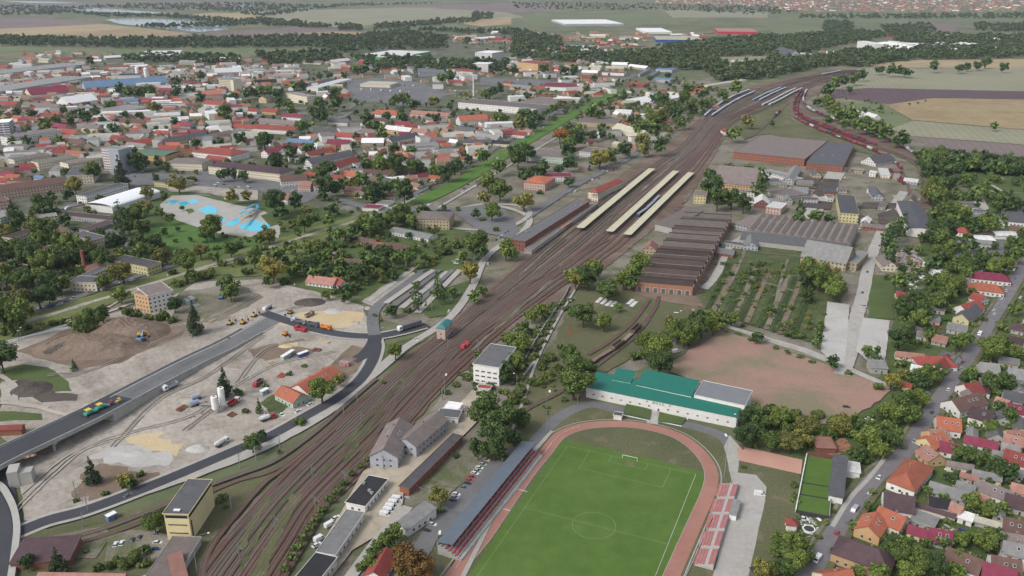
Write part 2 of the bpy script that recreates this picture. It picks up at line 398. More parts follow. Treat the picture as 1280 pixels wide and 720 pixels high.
def houses(tile, s, h=3.1, group='houses of the town', walls='wcocpgYb'):
    """x1 y1 x2 y2 width colour[h for hipped, f flat]: ridge ends in the tile's zoomed pixels"""
    ox, oy = tile
    for rec in s.split(','):
        q = rec.split()
        if not q: continue
        x1, y1, x2, y2, w = map(float, q[:5]); k = q[5]; kind = 'hip' if 'h' in k[1:] else ('flat' if 'f' in k[1:] else 'gable')
        hh = float(q[6]) if len(q) > 6 else h; wl = q[7] if len(q) > 7 else rnd.choice(walls)
        top = hh+w*.34 if kind != 'flat' else hh
        a, b = at(ox+x1/4, oy+y1/4, top), at(ox+x2/4, oy+y2/4, top); d = b-a; L = max(d.length, w*.9)
        if kind == 'hip': L += w*.75
        c = (a+b)/2
        building((c.x, c.y), atan2(d.y, d.x), L, w, hh, kind, None, k[0], wl, group=group, chim=1 if kind != 'flat' and w > 7 else 0)

# ------------------------------------------------ trees
def leafmat(name, c, c2):
    if name in MATS: return MATS[name]
    m, nt, b = newmat(name); v = ocoord(nt); oi = nt.nodes.new("ShaderNodeObjectInfo"); g = nt.nodes.new("ShaderNodeNewGeometry")
    col = mixc(nt, ramp(nt, nz(nt, v, 2.2, 4, .7), .3, .7), c, c2)
    col = mixc(nt, 1.0, col, mixc(nt, g.outputs["Random Per Island"], (.6,)*3, (1.35, 1.3, 1.15)), 'MULTIPLY')
    col = mixc(nt, 1.0, col, mixc(nt, oi.outputs["Random"], (.7, .74, .78), (1.32, 1.2, 1.0)), 'MULTIPLY')
    nt.links.new(col, b.inputs["Base Color"]); b.inputs["Roughness"].default_value = .75; b.inputs["Specular IOR Level"].default_value = .2
    MATS[name] = m; return m
LEAF = {k_: tuple(tuple(x_*1.22 for x_ in c_) for c_ in v_) for k_, v_ in dict(g=((.066, .108, .028), (.115, .160, .046)), d=((.038, .072, .027), (.068, .106, .038)), y=((.12, .135, .036), (.18, .17, .06)),
            o=((.14, .085, .03), (.21, .115, .035)), m=((.035, .018, .025), (.06, .028, .035)), c=((.022, .042, .026), (.042, .062, .036)),
            p=((.038, .072, .027), (.062, .096, .036)), b=((.062, .098, .028), (.10, .13, .044))).items()}
LEAFW = dict(g='green broadleaf', d='dark green broadleaf', y='yellowish green', o='orange and yellow autumn', m='dark purple leaved', c='dark conifer', p='tall narrow poplar', b='low bushy green')
BARK = surf('bark', (.09, .07, .055), .3, 2, .95)
def crown_arrays(shape, seed, n, leaf):
    """leaf faces of a crown of radius 1: clumps spread through the crown, leaves on and inside each clump"""
    R = np.random.RandomState(seed)
    if shape == 'round':
        k = 24; P = R.normal(size=(k, 3)); P /= np.linalg.norm(P, axis=1)[:, None]; P *= R.uniform(.30, .86, (k, 1)); P[:, 2] *= R.uniform(.75, 1.0); P[:, 0] *= R.uniform(.85, 1.1); rad = R.uniform(.18, .40, k); cz, P[0] = 1.25, 0
    elif shape == 'bush':
        k = 9; P = R.uniform(-1, 1, (k, 3)); P *= (.62, .62, .25); rad = R.uniform(.28, .45, k); cz = .45
    elif shape == 'poplar':
        k = 26; P = R.normal(size=(k, 3))*.3; P[:, 2] = np.linspace(-2.0, 2.1, k); w = 1-(np.abs(P[:, 2]+.5)/2.9)**2; P[:, :2] *= w[:, None]; rad = .66*w+.12; cz = 2.6
    else:
        k = 30; z = np.linspace(-1.3, 1.9, k); w = (1.95-z)/3.3; a = R.uniform(0, 6.28, k); P = np.stack([np.cos(a)*w*.55, np.sin(a)*w*.55, z], 1); rad = w*.52+.06; cz = 1.75
    wt = rad**2; idx = R.choice(k, n, p=wt/wt.sum())
    D = R.normal(size=(n, 3)); D /= np.linalg.norm(D, axis=1)[:, None]
    rr = rad[idx]*R.uniform(.55, 1.12, n)
    C = P[idx]+D*rr[:, None]*np.array([1, 1, .85]); C[:, 2] += cz; C[:, 2] = np.maximum(C[:, 2], .08)
    N = D+R.normal(size=(n, 3))*.55; N /= np.linalg.norm(N, axis=1)[:, None]
    U = np.cross(N, R.normal(size=(n, 3))); U /= np.linalg.norm(U, axis=1)[:, None]; V = np.cross(N, U)
    s = leaf*R.uniform(.6, 1.3, (n, 1)); U = U*s; V = V*s*.75
    Q = np.stack([C-U-V*.3, C-V*.9+U*.2, C+U, C+V], 1)
    return Q                                             # n,4,3
def quads_mesh(name, Q, mat):
    n = len(Q); me = bpy.data.meshes.new(name); me.vertices.add(n*4); me.loops.add(n*4); me.polygons.add(n)
    me.vertices.foreach_set("co", Q.reshape(-1).astype(np.float32)); me.loops.foreach_set("vertex_index", np.arange(n*4, dtype=np.int32))
    me.polygons.foreach_set("loop_start", np.arange(0, n*4, 4, dtype=np.int32)); me.update(calc_edges=True); me.materials.append(mat); return me
def trunk_mesh(shape, seed):
    r = random.Random(seed); m = MB()
    if shape == 'round':
        m.tube((0, 0, 0), (.03, .02, .75), .075, .05)
        for k in range(5):
            a = k*1.26+r.random(); e = (cos(a)*.45, sin(a)*.45, 1.15+r.random()*.5); m.tube((.03, .02, .7), e, .045, .02, 5); m.tube(e, (e[0]*1.5, e[1]*1.5, e[2]+.3), .02, .008, 4)
    elif shape == 'bush':
        for k in range(4): m.tube((0, 0, 0), (cos(k*1.6)*.3, sin(k*1.6)*.3, .5), .03, .01, 4)
    elif shape == 'poplar': m.tube((0, 0, 0), (0, 0, 4.2), .12, .02)
    else: m.tube((0, 0, 0), (0, 0, 3.4), .07, .01)
    return m.mesh('trunk', BARK)
SHAPE = dict(g='round', d='round', y='round', o='round', m='round', c='conifer', p='poplar', b='bush')
HK = dict(round=1.25, bush=.45, poplar=2.6, conifer=1.75)
TV = {}
def tree_meshes(k, big):
    v = rnd.randrange(3 if big < 2 else 4); key = (k, big, v)
    if key not in TV:
        sh = SHAPE[k]; n = (520, 1900, 5200)[big]; lf = (.18, .10, .064)[big]
        if sh == 'poplar': n = int(n*1.6); lf *= 1.25
        sd = hash((ord(k), v)) % 1000+v*17
        TV[key] = (quads_mesh('crown', crown_arrays(sh, sd, n, lf), leafmat('leaves_'+LEAFW[k].replace(' ', '_'), *LEAF[k])), trunk_mesh(sh, sd))
    return TV[key]
TREES = []           # (pixel radius, kind, base, radius)
def trees(tile, s):
    for rec in s.split(','):
        q = rec.split()
        if not q: continue
        x, y, r = tile[0]+float(q[0])/4, tile[1]+float(q[1])/4, float(q[2])/4; k = q[3]
        h = HK[SHAPE[k]]; rw = 4.0
        for _ in range(6):
            p = at(x, y, h*rw); _, py = topx(p); rw = r/pxm(py)*1.04; rw = max(.8, min(rw, 13))
        p = at(x, y, h*rw); TREES.append((r, k, Vector((p.x, p.y, gz(p)-.05)), rw))
def tree_at(x, y, rw, k):
    """a tree on the ground point under pixel x,y with crown radius rw metres"""
    p = at(x, y); TREES.append((rw*pxm(y), k, p, rw))
def plant_all(limit=290):
    T_ = sorted(TREES, key=lambda t: -t[0]); near, rest = T_[:limit], T_[limit:]
    for r, k, p, rw in near:
        cm, tm = tree_meshes(k, 2 if r > 13 else (1 if r > 5 else 0)); sh = SHAPE[k]
        nm = {'round': 'tree', 'bush': 'shrub', 'poplar': 'poplar_tree', 'conifer': 'conifer_tree'}[sh]
        size = 'big' if r > 16 else ('small' if r < 7.5 else 'mid sized')
        o = thing(nm, 'shrub' if sh == 'bush' else 'tree', '%s %s %s' % (size, LEAFW[k], 'shrub' if sh == 'bush' else 'tree'), p, rnd.uniform(0, 6.28), 'trees and shrubs around the town')
        s = (rw, rw*rnd.uniform(.9, 1.08), rw*rnd.uniform(.88, 1.08))
        put('crown', cm, o, scale=s); put('trunk', tm, o, scale=s)
    R = np.random.RandomState(3); by = {}
    for r, k, p, rw in rest: by.setdefault(k if k in 'gdyb' else ('d' if k in 'cmp' else 'y'), []).append((k, p, rw, r))
    out = []
    base = {}
    for kk, L in by.items():
        for k, p, rw, r in L:
            lod = 0 if r > 3 else 1
            sh = SHAPE[k]; key = (sh, R.randint(4), lod)
            if key not in base: base[key] = crown_arrays(sh, 50+key[1], (210, 80)[lod], (.23, .37)[lod])
            a = R.uniform(0, 6.28); ca, sa = cos(a), sin(a); Q = base[key]*np.array([rw, rw, rw*R.uniform(.85, 1.15)])
            Q = np.stack([Q[..., 0]*ca-Q[..., 1]*sa+p.x, Q[..., 0]*sa+Q[..., 1]*ca+p.y, Q[..., 2]+p.z], -1); out.append((kk, Q))
    if not out: return
    # one object for all the small trees of the town, four leaf colours
    me = quads_mesh('small_trees', np.concatenate([q for _, q in out]), leafmat_world('leaves_far_g', *LEAF['g']))
    keys = ['g', 'd', 'y', 'b']
    for k in keys[1:]: me.materials.append(leafmat_world('leaves_far_'+k, *LEAF[k]))
    me.polygons.foreach_set("material_index", np.concatenate([np.full(len(q), keys.index(k)) for k, q in out]).astype(np.int32))
    o = put('town_foliage', me); o['kind'] = 'stuff'; o['label'] = 'small far off trees massed between the roofs of the town'; o['category'] = 'trees'
def leafmat_world(name, c, c2):
    if name in MATS: return MATS[name]
    m, nt, b = newmat(name); v = ocoord(nt); g = nt.nodes.new("ShaderNodeNewGeometry")
    col = mixc(nt, ramp(nt, nz(nt, v, .11, 3, .6), .35, .65), tuple(x*.8 for x in c), tuple(x*1.1 for x in c2))
    col = mixc(nt, 1.0, col, mixc(nt, g.outputs["Random Per Island"], (.65,)*3, (1.3, 1.28, 1.2)), 'MULTIPLY')
    nt.links.new(col, b.inputs["Base Color"]); b.inputs["Roughness"].default_value = .8; b.inputs["Specular IOR Level"].default_value = .15
    MATS[name] = m; return m
def inpoly(x, y, P):
    r = False; j = len(P)-1
    for i in range(len(P)):
        if (P[i][1] > y) != (P[j][1] > y) and x < (P[j][0]-P[i][0])*(y-P[i][1])/(P[j][1]-P[i][1])+P[i][0]: r = not r
        j = i
    return r
def scatter(poly, n, kinds, r0, r1, skip=()):
    """n ground pixels inside a picture polygon, even over the ground (denser towards the far side)"""
    P = pts(poly); ys = [p[1] for p in P]; xs = [p[0] for p in P]; y0, y1 = min(ys), max(ys); c = 0; tries = 0
    S = [pts(s) for s in skip]; out = []
    while c < n and tries < n*60:
        tries += 1
        u = rnd.random(); a, b = (y0+33)**-1.2, (y1+33)**-1.2; y = (a+(b-a)*u)**(-1/1.2)-33; x = rnd.uniform(min(xs), max(xs))
        if not inpoly(x, y, P) or any(inpoly(x, y, s) for s in S): continue
        if blocked(x, y): continue
        p = at(x, y)
        if on_road(p) or near_building(p, 1.5): continue
        c += 1
        if kinds: tree_at(x, y, rnd.uniform(r0, r1), rnd.choice(kinds))
        else: out.append((x, y))
    return out
CLEAR = []           # picture polygons of roads and yards that stay free of scattered trees
def blocked(x, y): return any(inpoly(x, y, c) for c in CLEAR)

# ------------------------------------------------ vehicles
WHEEL = MB(); WHEEL.tube((0, -.11, 0), (0, .11, 0), .33, n=12, mi=0); WHEEL.tube((0, -.13, 0), (0, .13, 0), .18, n=8, mi=1); WHEEL = WHEEL.mesh('wheel', [M_TYRE, M_STEEL])
LAMP = MB(); LAMP.box(-.03, .03, -.18, .18, -.08, .08); LAMP = LAMP.mesh('headlight', surf('headlight_glass', (.75, .75, .7), .05, 1, .2))
def car_meshes():
    out = {}
    def body(prof, w):
        m = MB(); m.prism(prof, -w/2, w/2, 'y')
        return m
    def cabin(b, t, w, h0, h1, tw):     # tapered glasshouse, with a painted roof
        g = MB(); x0, x1 = b; X0, X1 = t
        g.add([(x0, -w/2, h0), (x1, -w/2, h0), (x1, w/2, h0), (x0, w/2, h0), (X0, -tw/2, h1), (X1, -tw/2, h1), (X1, tw/2, h1), (X0, tw/2, h1)],
              [(4, 5, 6, 7), (0, 1, 5, 4), (1, 2, 6, 5), (2, 3, 7, 6), (3, 0, 4, 7)])
        return g
    b = body([(-2.1, .3), (2.1, .3), (2.15, .62), (1.95, .82), (.95, .93), (-1.5, .95), (-2.05, .86), (-2.12, .6)], 1.74)
    b.box(-1.22, .22, -.6, .6, 1.425, 1.455)
    out['car'] = (b.mesh('body', paint()), cabin((-1.75, .95), (-1.25, .25), 1.62, .9, 1.43, 1.26).mesh('windows', M_GLASS), 1.3, .8)
    b = body([(-2.5, .35), (2.5, .35), (2.55, .8), (2.1, 1.15), (1.45, 1.95), (1.2, 2.2), (-2.45, 2.25), (-2.52, .8)], 1.9)
    g = MB(); g.add([(2.03, -.8, 1.28), (2.03, .8, 1.28), (1.5, .72, 1.95), (1.5, -.72, 1.95)], [(0, 1, 2, 3)]); g.box(.5, 1.45, -.965, .965, 1.25, 1.85)
    out['van'] = (b.mesh('body', paint()), g.mesh('windows', M_GLASS), 1.6, .86)
    return out
CARS = car_meshes()
CARC = dict(w=(.72, .73, .73), s=(.36, .38, .4), k=(.02, .022, .026), r=(.36, .02, .03), b=(.03, .07, .22), g=(.13, .14, .15), y=(.6, .42, .05), t=(.05, .2, .14))
CARW = dict(w='white', s='silver', k='black', r='red', b='blue', g='dark grey', y='yellow', t='green')
def car(x, y, dx, dy, c='w', kind='car', where=None, group='parked cars', z=0.0):
    """on ground pixel x,y heading towards x+dx,y+dy"""
    p = at(x, y, z); q = at(x+dx, y+dy, z); rz = atan2(q.y-p.y, q.x-p.x)
    b, g, ax, tr = CARS[kind]; z += ZL[0]*0
    o = thing('parked_'+kind, kind, CARW[c]+' parked '+kind if not where else '%s %s %s' % (CARW[c], kind, where), (p.x, p.y, z+.02), rz, group)
    for n, me in (('body', b), ('windows', g)):
        e = put(n, me, o); e.color = (*CARC[c], 1)
    if pxm(y) > 1.2:
        for i in (-1, 1):
            for j in (-1, 1): put('wheel', WHEEL, o, (i*ax, j*tr, .33))
        if pxm(y) > 2: 
            for j in (-.6, .6): put('headlight', LAMP, o, (2.12 if kind == 'car' else 2.5, j, .68))
    return o
def cars(tile, s, group='parked cars'):
    """x y dx dy colour[v for van]"""
    for rec in s.split(','):
        q = rec.split()
        if q: car(tile[0]+float(q[0])/4, tile[1]+float(q[1])/4, float(q[2]), float(q[3]), q[4][0], 'van' if 'v' in q[4][1:] else 'car', None, group)
def truck(x, y, dx, dy, cab, bed, kind='tipper', label='', z=0, s=1):
    p = at(x, y, z); q = at(x+dx, y+dy, z); rz = atan2(q.y-p.y, q.x-p.x); z = max(z, gz(p)); o = thing('truck', 'truck', label, (p.x, p.y, z+.03), rz, auto=False)
    o.scale = (s, s, s)
    L = 14 if kind == 'lorry' else 8
    m = MB(); m.prism([(L/2-2.1, .7), (L/2, .7), (L/2, 1.9), (L/2-.35, 2.9), (L/2-2.1, 3.0)], -1.2, 1.2, 'y'); e = m.build('cab', paint(), o); e.color = (*cab, 1)
    m = MB(); m.add([(L/2+.02, -1.05, 1.75), (L/2+.02, 1.05, 1.75), (L/2-.3, 1.0, 2.75), (L/2-.3, -1.0, 2.75)], [(0, 1, 2, 3)]); m.box(L/2-1.6, L/2-.6, -1.22, 1.22, 1.8, 2.6); m.build('windows', M_GLASS, o)
    m = MB(); m.box(-L/2, L/2-.3, -.5, .5, .6, .95); m.build('chassis', M_DARK, o)
    m = MB()
    if kind == 'tipper':
        m.box(-L/2, L/2-2.3, -1.2, 1.2, 1.0, 1.15); m.box(-L/2, L/2-2.3, -1.25, -1.15, 1.1, 2.3); m.box(-L/2, L/2-2.3, 1.15, 1.25, 1.1, 2.3); m.box(L/2-2.4, L/2-2.3, -1.2, 1.2, 1.1, 2.5); m.box(-L/2-.06, -L/2, -1.2, 1.2, 1.1, 2.3)
        e = m.build('tipping_body', paint(), o)
    elif kind == 'lorry': m.box(-L/2, L/2-2.4, -1.25, 1.25, 1.0, 3.2, tx=.05, ty=.05); e = m.build('trailer_box', paint(), o)
    else:
        m.prism([(cos(t)*1.2, 2.2+sin(t)*1.2) for t in (i*pi/6 for i in range(12))], -L/2+.8, L/2-3.4, 'x'); m.tube((-L/2+.8, 0, 2.2), (-L/2-.3, 0, 2.7), 1.15, .5, 12); m.tube((L/2-3.4, 0, 2.2), (L/2-2.4, 0, 2.0), 1.2, .8, 12); e = m.build('mixer_drum', paint(), o)
    e.color = (*bed, 1)
    for x_ in ((L/2-1.2, -L/2+1.2, -L/2+2.5) if kind != 'lorry' else (L/2-1.2, L/2-3.6, -L/2+1.2, -L/2+2.4, -L/2+3.6)):
        for j in (-1.05, 1.05): put('wheel', WHEEL, o, (x_, j, .48), scale=(1.45, 1.5, 1.45))
    return o
def excavator(x, y, dx, dy, c, label, z=0, roller=False, paver=False, s=1):
    p = at(x, y, z); q = at(x+dx, y+dy, z); rz = atan2(q.y-p.y, q.x-p.x); z = max(z, gz(p))
    nm = 'road_roller' if roller else ('asphalt_paver' if paver else 'excavator')
    o = thing(nm, nm.replace('_', ' '), label, (p.x, p.y, z+.03), rz, auto=False); o.scale = (s, s, s)
    def prt(n, m, mt):
        e = m.build(n, mt, o); e.color = (*c, 1); return e
    if roller:
        m = MB(); m.box(-1.6, 1.5, -.8, .8, .8, 1.5, tx=.15, ty=.1); m.box(-.5, .9, -.75, .75, 2.4, 2.5); prt('body', m, paint())
        m = MB(); [m.tube((a, b, 1.4), (a, b, 2.4), .05) for a in (-.4, .8) for b in (-.7, .7)]; prt('canopy_post', m, M_DARK)
        for a in (-1.5, 1.4): m = MB(); m.tube((a, -.85, .6), (a, .85, .6), .6, n=14); prt('drum', m, M_STEEL)
    elif paver:
        m = MB(); m.box(-2.6, 2.2, -1.2, 1.2, .7, 1.7, tx=.2); m.box(2.2, 3.4, -1.4, 1.4, .5, 1.2); prt('body', m, paint())
        m = MB(); m.box(-3.3, -2.6, -2.6, 2.6, .1, .7); prt('screed', m, M_DARK)
        m = MB(); m.box(-1.9, 1.0, -1.35, 1.35, 3.0, 3.15); e = m.build('canopy', surf('canopy_yellow', (.65, .5, .06), .1, 1, .5), o)
        m = MB(); [m.tube((a, b, 1.6), (a, b, 3.0), .05) for a in (-1.7, .8) for b in (-1.1, 1.1)]; prt('canopy_post', m, M_DARK)
        for b in (-1, 1): m = MB(); m.prism([(-2, .15), (2, .15), (2.3, .5), (2, .8), (-2, .8), (-2.3, .5)], b-.2, b+.2, 'y'); prt('crawler_track', m, M_TYRE)
    else:
        m = MB(); m.box(-1.9, 1.3, -1.3, 1.3, 1.1, 2.1, tx=.15, ty=.08); m.box(-1.9, -.5, -1.2, 1.2, 2.1, 2.5, tx=.2, ty=.15); prt('body', m, paint())
        m = MB(); m.box(.1, 1.3, .35, 1.25, 2.1, 3.0, tx=.08, ty=.05); prt('cab', m, M_GLASS)
        m = MB(); P = [(1.2, -.2, 1.9), (2.8, -.2, 4.3), (4.6, -.2, 4.1)]; m.tube(P[0], P[1], .32, .26, 4); m.tube(P[1], P[2], .26, .2, 4); m.tube(P[2], (5.6, -.2, 1.8), .22, .16, 4); prt('boom', m, paint())
        m = MB(); m.prism([(5.3, 1.9), (5.9, 1.5), (5.9, .6), (5.1, .3), (4.9, 1.1)], -.7, .3, 'y'); prt('bucket', m, M_DARK)
        for b in (-1.1, 1.1): m = MB(); m.prism([(-1.8, .1), (1.8, .1), (2.1, .5), (1.8, .95), (-1.8, .95), (-2.1, .5)], b-.3, b+.3, 'y'); prt('crawler_track', m, M_TYRE)
    return o

# ------------------------------------------------ railway stock
def coach_meshes():
    b = MB(); b.box(-12, 12, -1.42, 1.42, 1.0, 3.1, 0)
    for sgn in (-1, 1):
        y = sgn*1.44
        for k in range(10): x = -10+k*2.2; b.add([(x, y, 2.0), (x+1.5, y, 2.0), (x+1.5, y, 2.85), (x, y, 2.85)], [(0, 1, 2, 3) if sgn < 0 else (3, 2, 1, 0)], 1)
    r = MB(); r.prism([(1.42*cos(t), 3.1+.75*sin(t)) for t in (pi*i/8 for i in range(9))], -12, 12, 'x')
    g = MB(); g.box(-1.6, 1.6, -1.2, 1.2, .35, .95)
    for x in (-1.1, 1.1): g.tube((x, -.8, .46), (x, .8, .46), .46, n=10)
    return b.mesh('body', [paint(), M_GLASS]), r.mesh('roof', paint()), g.mesh('bogie', M_DARK)
COACH = coach_meshes()
def wagon_meshes():
    out = {}
    m = MB(); m.box(-6.5, 6.5, -1.4, 1.4, 1.0, 1.25); m.box(-6.5, 6.5, -1.42, -1.3, 1.2, 3.0); m.box(-6.5, 6.5, 1.3, 1.42, 1.2, 3.0); m.box(-6.5, -6.38, -1.3, 1.3, 1.2, 3.0); m.box(6.38, 6.5, -1.3, 1.3, 1.2, 3.0)
    for k in range(9):
        for y in (-1.5, 1.42): m.box(-6.3+k*1.55, -6.18+k*1.55, y, y+.08, 1.1, 3.0)
    out['open'] = m.mesh('body', paint())
    m = MB(); m.box(-7, 7, -1.35, 1.35, 1.0, 1.3)
    for k in range(8):
        for y in (-1.4, 1.3): m.box(-6.8+k*1.93, -6.7+k*1.93, y, y+.1, 1.3, 2.4)
    out['flat'] = m.mesh('body', paint())
    m = MB(); m.box(-6.5, 6.5, -1.4, 1.4, 1.0, 3.1); m.prism([(1.45*cos(t), 3.1+.6*sin(t)) for t in (pi*i/8 for i in range(9))], -6.55, 6.55, 'x')
    out['box'] = m.mesh('body', paint())
    m = MB(); m.prism([(1.35*cos(t), 2.4+1.35*sin(t)) for t in (i*pi/7 for i in range(14))], -6, 6, 'x'); m.box(-6.6, 6.6, -1.2, 1.2, .9, 1.15); m.tube((0, 0, 3.7), (0, 0, 4.0), .4)
    out['tank'] = m.mesh('body', paint())
    return out
WAG = wagon_meshes()
def pathlen(P): return [0]+list(np.cumsum([(b-a).length for a, b in zip(P, P[1:])]))
def along(P, S, s):
    s = max(0, min(s, S[-1]-.01)); i = int(np.searchsorted(S, s, 'right'))-1; i = min(i, len(P)-2); t = (s-S[i])/(S[i+1]-S[i]); d = P[i+1]-P[i]; return P[i].lerp(P[i+1], t), atan2(d.y, d.x)
def rake(P, s0, seq, colours, what, group, gap=1.2, top=None):
    """a string of vehicles along a track: seq holds 'coach' or a wagon kind for each"""
    S = pathlen(P); s = s0
    for i, kind in enumerate(seq):
        L = 24.6 if kind == 'coach' else 13.4; s += L/2
        if s > S[-1]-L/2: break
        p, a = along(P, S, s); c = colours[i % len(colours)]; z = gz(p)+.12
        o = thing('passenger_coach' if kind == 'coach' else 'freight_wagon', 'coach' if kind == 'coach' else 'wagon', what, (p.x, p.y, z), a, group)
        if kind == 'coach':
            e = put('body', COACH[0], o); e.color = (*c, 1); e = put('roof', COACH[1], o); e.color = (*(top or (.5, .52, .54)), 1)
            for x in (-8.5, 8.5): put('bogie', COACH[2], o, (x, 0, 0))
        else:
            e = put('body', WAG[kind], o); e.color = (*c, 1)
            for x in (-4.3, 4.3): put('bogie', COACH[2], o, (x, 0, 0))
        s += L/2+gap
BALLAST = ground('track_ballast', (.105, .070, .052), (.165, .118, .092), (.21, .18, .15), .012, .02, (.48, .7), .35, 1.2)
def track_material():
    """ballast strip with sleepers across it; UV: metres across, metres along"""
    m, nt, b = newmat('sleepers_and_ballast'); uv = nt.nodes.new("ShaderNodeUVMap"); sp = nt.nodes.new("ShaderNodeSeparateXYZ"); nt.links.new(uv.outputs[0], sp.inputs[0])
    f = nt.nodes.new("ShaderNodeMath"); f.operation = 'MULTIPLY'; f.inputs[1].default_value = 1/.65; nt.links.new(sp.outputs[1], f.inputs[0])
    g = nt.nodes.new("ShaderNodeMath"); g.operation = 'FRACT'; nt.links.new(f.outputs[0], g.inputs[0])
    k = nt.nodes.new("ShaderNodeMath"); k.operation = 'LESS_THAN'; k.inputs[1].default_value = .4; nt.links.new(g.outputs[0], k.inputs[0])
    v = ocoord(nt); big = nz(nt, v, .018, 4, .6); fine = nz(nt, v, .8, 4, .7)
    base = mixc(nt, ramp(nt, big, .38, .62), (.110, .050, .032), (.175, .115, .088)); base = mixc(nt, ramp(nt, fine, .3, .7), base, mixc(nt, .5, base, (.05, .03, .025)))
    nt.links.new(mixc(nt, k.outputs[0], base, mixc(nt, ramp(nt, fine, .3, .7), (.07, .05, .04), (.16, .13, .11))), b.inputs["Base Color"]); b.inputs["Roughness"].default_value = .95
    return m
SLEEP = track_material()
RAILM = surf('rail_steel', (.19, .13, .11), .3, .1, .45, metal=.3)
SLEEPS = [SLEEP]
for nm_, lo_, hi_ in (('rusty', (.115, .046, .030), (.165, .088, .064)), ('greyish', (.12, .09, .072), (.185, .145, .12)), ('weedy', (.085, .080, .045), (.15, .115, .08))):
    q = SLEEP.copy(); q.name = 'sleepers_'+nm_
    for n in q.node_tree.nodes:
        if n.type == 'MIX' and not n.inputs[6].is_linked and abs(n.inputs[6].default_value[0]-.110) < 1e-4 and abs(n.inputs[6].default_value[1]-.050) < 1e-4: n.inputs[6].default_value = (*lo_, 1); n.inputs[7].default_value = (*hi_, 1)
    SLEEPS.append(q)
def track(P, name='railway_track', base=.0, mt=None):
    """one railway track: sleepered strip with two rails"""
    N = normals(P); n = len(P); z = nextz()+base; area(name, [p+q*1.35 for p, q in zip(P, N)]+[p-q*1.35 for p, q in zip(P, N)][::-1], z)
    me = bpy.data.meshes.new(name); vs = []; S = pathlen(P)
    for sd in (1.35, -1.35): vs += [(p.x+q.x*sd, p.y+q.y*sd, p.z+z) for p, q in zip(P, N)]
    fs = [(i, n+i, n+i+1, i+1) for i in range(n-1)]
    mi = [0]*len(fs)
    for c in (.76, -.76):
        o = len(vs)
        for dx, dz in ((.05, 0), (.05, .16), (-.05, .16), (-.05, 0)): vs += [(p.x+q.x*(c+dx), p.y+q.y*(c+dx), p.z+z+dz) for p, q in zip(P, N)]
        for j in range(3): fs += [(o+j*n+i, o+(j+1)*n+i, o+(j+1)*n+i+1, o+j*n+i+1) for i in range(n-1)]
        mi += [1]*(3*(n-1))
    me.from_pydata(vs, [], fs); me.materials.append(mt or rnd.choice(SLEEPS)); me.materials.append(RAILM); me.polygons.foreach_set("material_index", mi)
    U = me.uv_layers.new(name="UVMap")
    for p in me.polygons:
        for li in p.loop_indices:
            vi = me.loops[li].vertex_index; U.data[li].uv = (0 if vi < n else 2.7, S[vi % n])
    me.update(); return structure(put(name, me))
def mast(x, y, dx, dy, h=8, arm=3.2, label='steel catenary mast with a bracket arm', both=False):
    p = at(x, y); q = at(x+dx, y+dy); rz = atan2(q.y-p.y, q.x-p.x); o = thing('catenary_mast', 'mast', label, p, rz, 'catenary masts along the railway')
    m = MB(); m.box(-.16, .16, -.16, .16, 0, h, tx=.05, ty=.05); m.box(-.4, .4, -.4, .4, 0, .4); m.build('pole', MASTM, o)
    for sg in ((1, -1) if both else (1,)):
        m = MB(); m.path([(0, 0, h-1.8), (sg*arm, 0, h-1.1), (0, 0, h-.4)], .05, 4); m.tube((sg*arm, 0, h-1.1), (sg*arm, 0, h-1.9), .04, n=4); m.build('bracket_arm', MASTM, o)
    return o
MASTM = surf('mast_green_grey', (.20, .24, .22), .15, 1, .6)
def lamp_post(x, y, dx, dy, h=9, arm=2, label='grey street lamp post', name='street_lamp', heads=1):
    p = at(x, y); q = at(x+dx, y+dy); rz = atan2(q.y-p.y, q.x-p.x); o = thing(name, 'lamp', label, p, rz, 'lamp posts')
    m = MB(); m.tube((0, 0, 0), (0, 0, h), .14, .08, 8); m.path([(0, 0, h), (arm*.5, 0, h+.5), (arm, 0, h+.6)], .06); m.build('pole', M_STEEL, o)
    for k in range(heads): m = MB(); m.box(arm-.35, arm+.55, -.3+k*.8-(heads-1)*.4, .3+k*.8-(heads-1)*.4, h+.45, h+.68, tx=.08, ty=.08); m.build('lamp_head', M_WHITE, o)
    return o
def heap(tile, cx, cy, rx, ry, h, mat, name='earth_heap', rough=.25, rot=0, seed=1, z0=0):
    """a mound of loose earth: centre and half sizes in the tile's pixels"""
    c = at(tile[0]+cx/4, tile[1]+cy/4); ax = (at(tile[0]+(cx+rx)/4, tile[1]+cy/4)-c).length; ay = (at(tile[0]+cx/4, tile[1]+(cy-ry)/4)-at(tile[0]+cx/4, tile[1]+(cy+ry)/4)).length/2
    r = np.random.RandomState(seed); n = 56; vs = []; ph = r.uniform(0, 6.28, 12); fr = r.uniform(.8, 4, (12, 2))*r.choice([-1, 1], (12, 2))
    for j in range(n+1):
        for i in range(n+1):
            u, v = i/n*2-1, j/n*2-1; d = sqrt(u*u+v*v)
            q = sum(sin(fr[k][0]*u*2+fr[k][1]*v*2+ph[k])/(1+k*.3) for k in range(12))*rough*.3
            q2 = math.sin(u*23+ph[3]+3*math.sin(v*9))*math.sin(v*19+ph[4]+2*math.sin(u*11))*.06+r.uniform(-.02, .02); e = max(0, 1-(d*(1+.25*q))**2)**1.1*(1+q+q2); vs.append((u*ax, v*ay, h*e-.03))
    me = bpy.data.meshes.new(name); me.from_pydata(vs, [], [(j*(n+1)+i, j*(n+1)+i+1, (j+1)*(n+1)+i+1, (j+1)*(n+1)+i) for j in range(n) for i in range(n)])
    me.materials.append(mat); me.update()
    o = put(name, me, loc=(c.x, c.y, z0), rz=rot); o['kind'] = 'structure'; return o
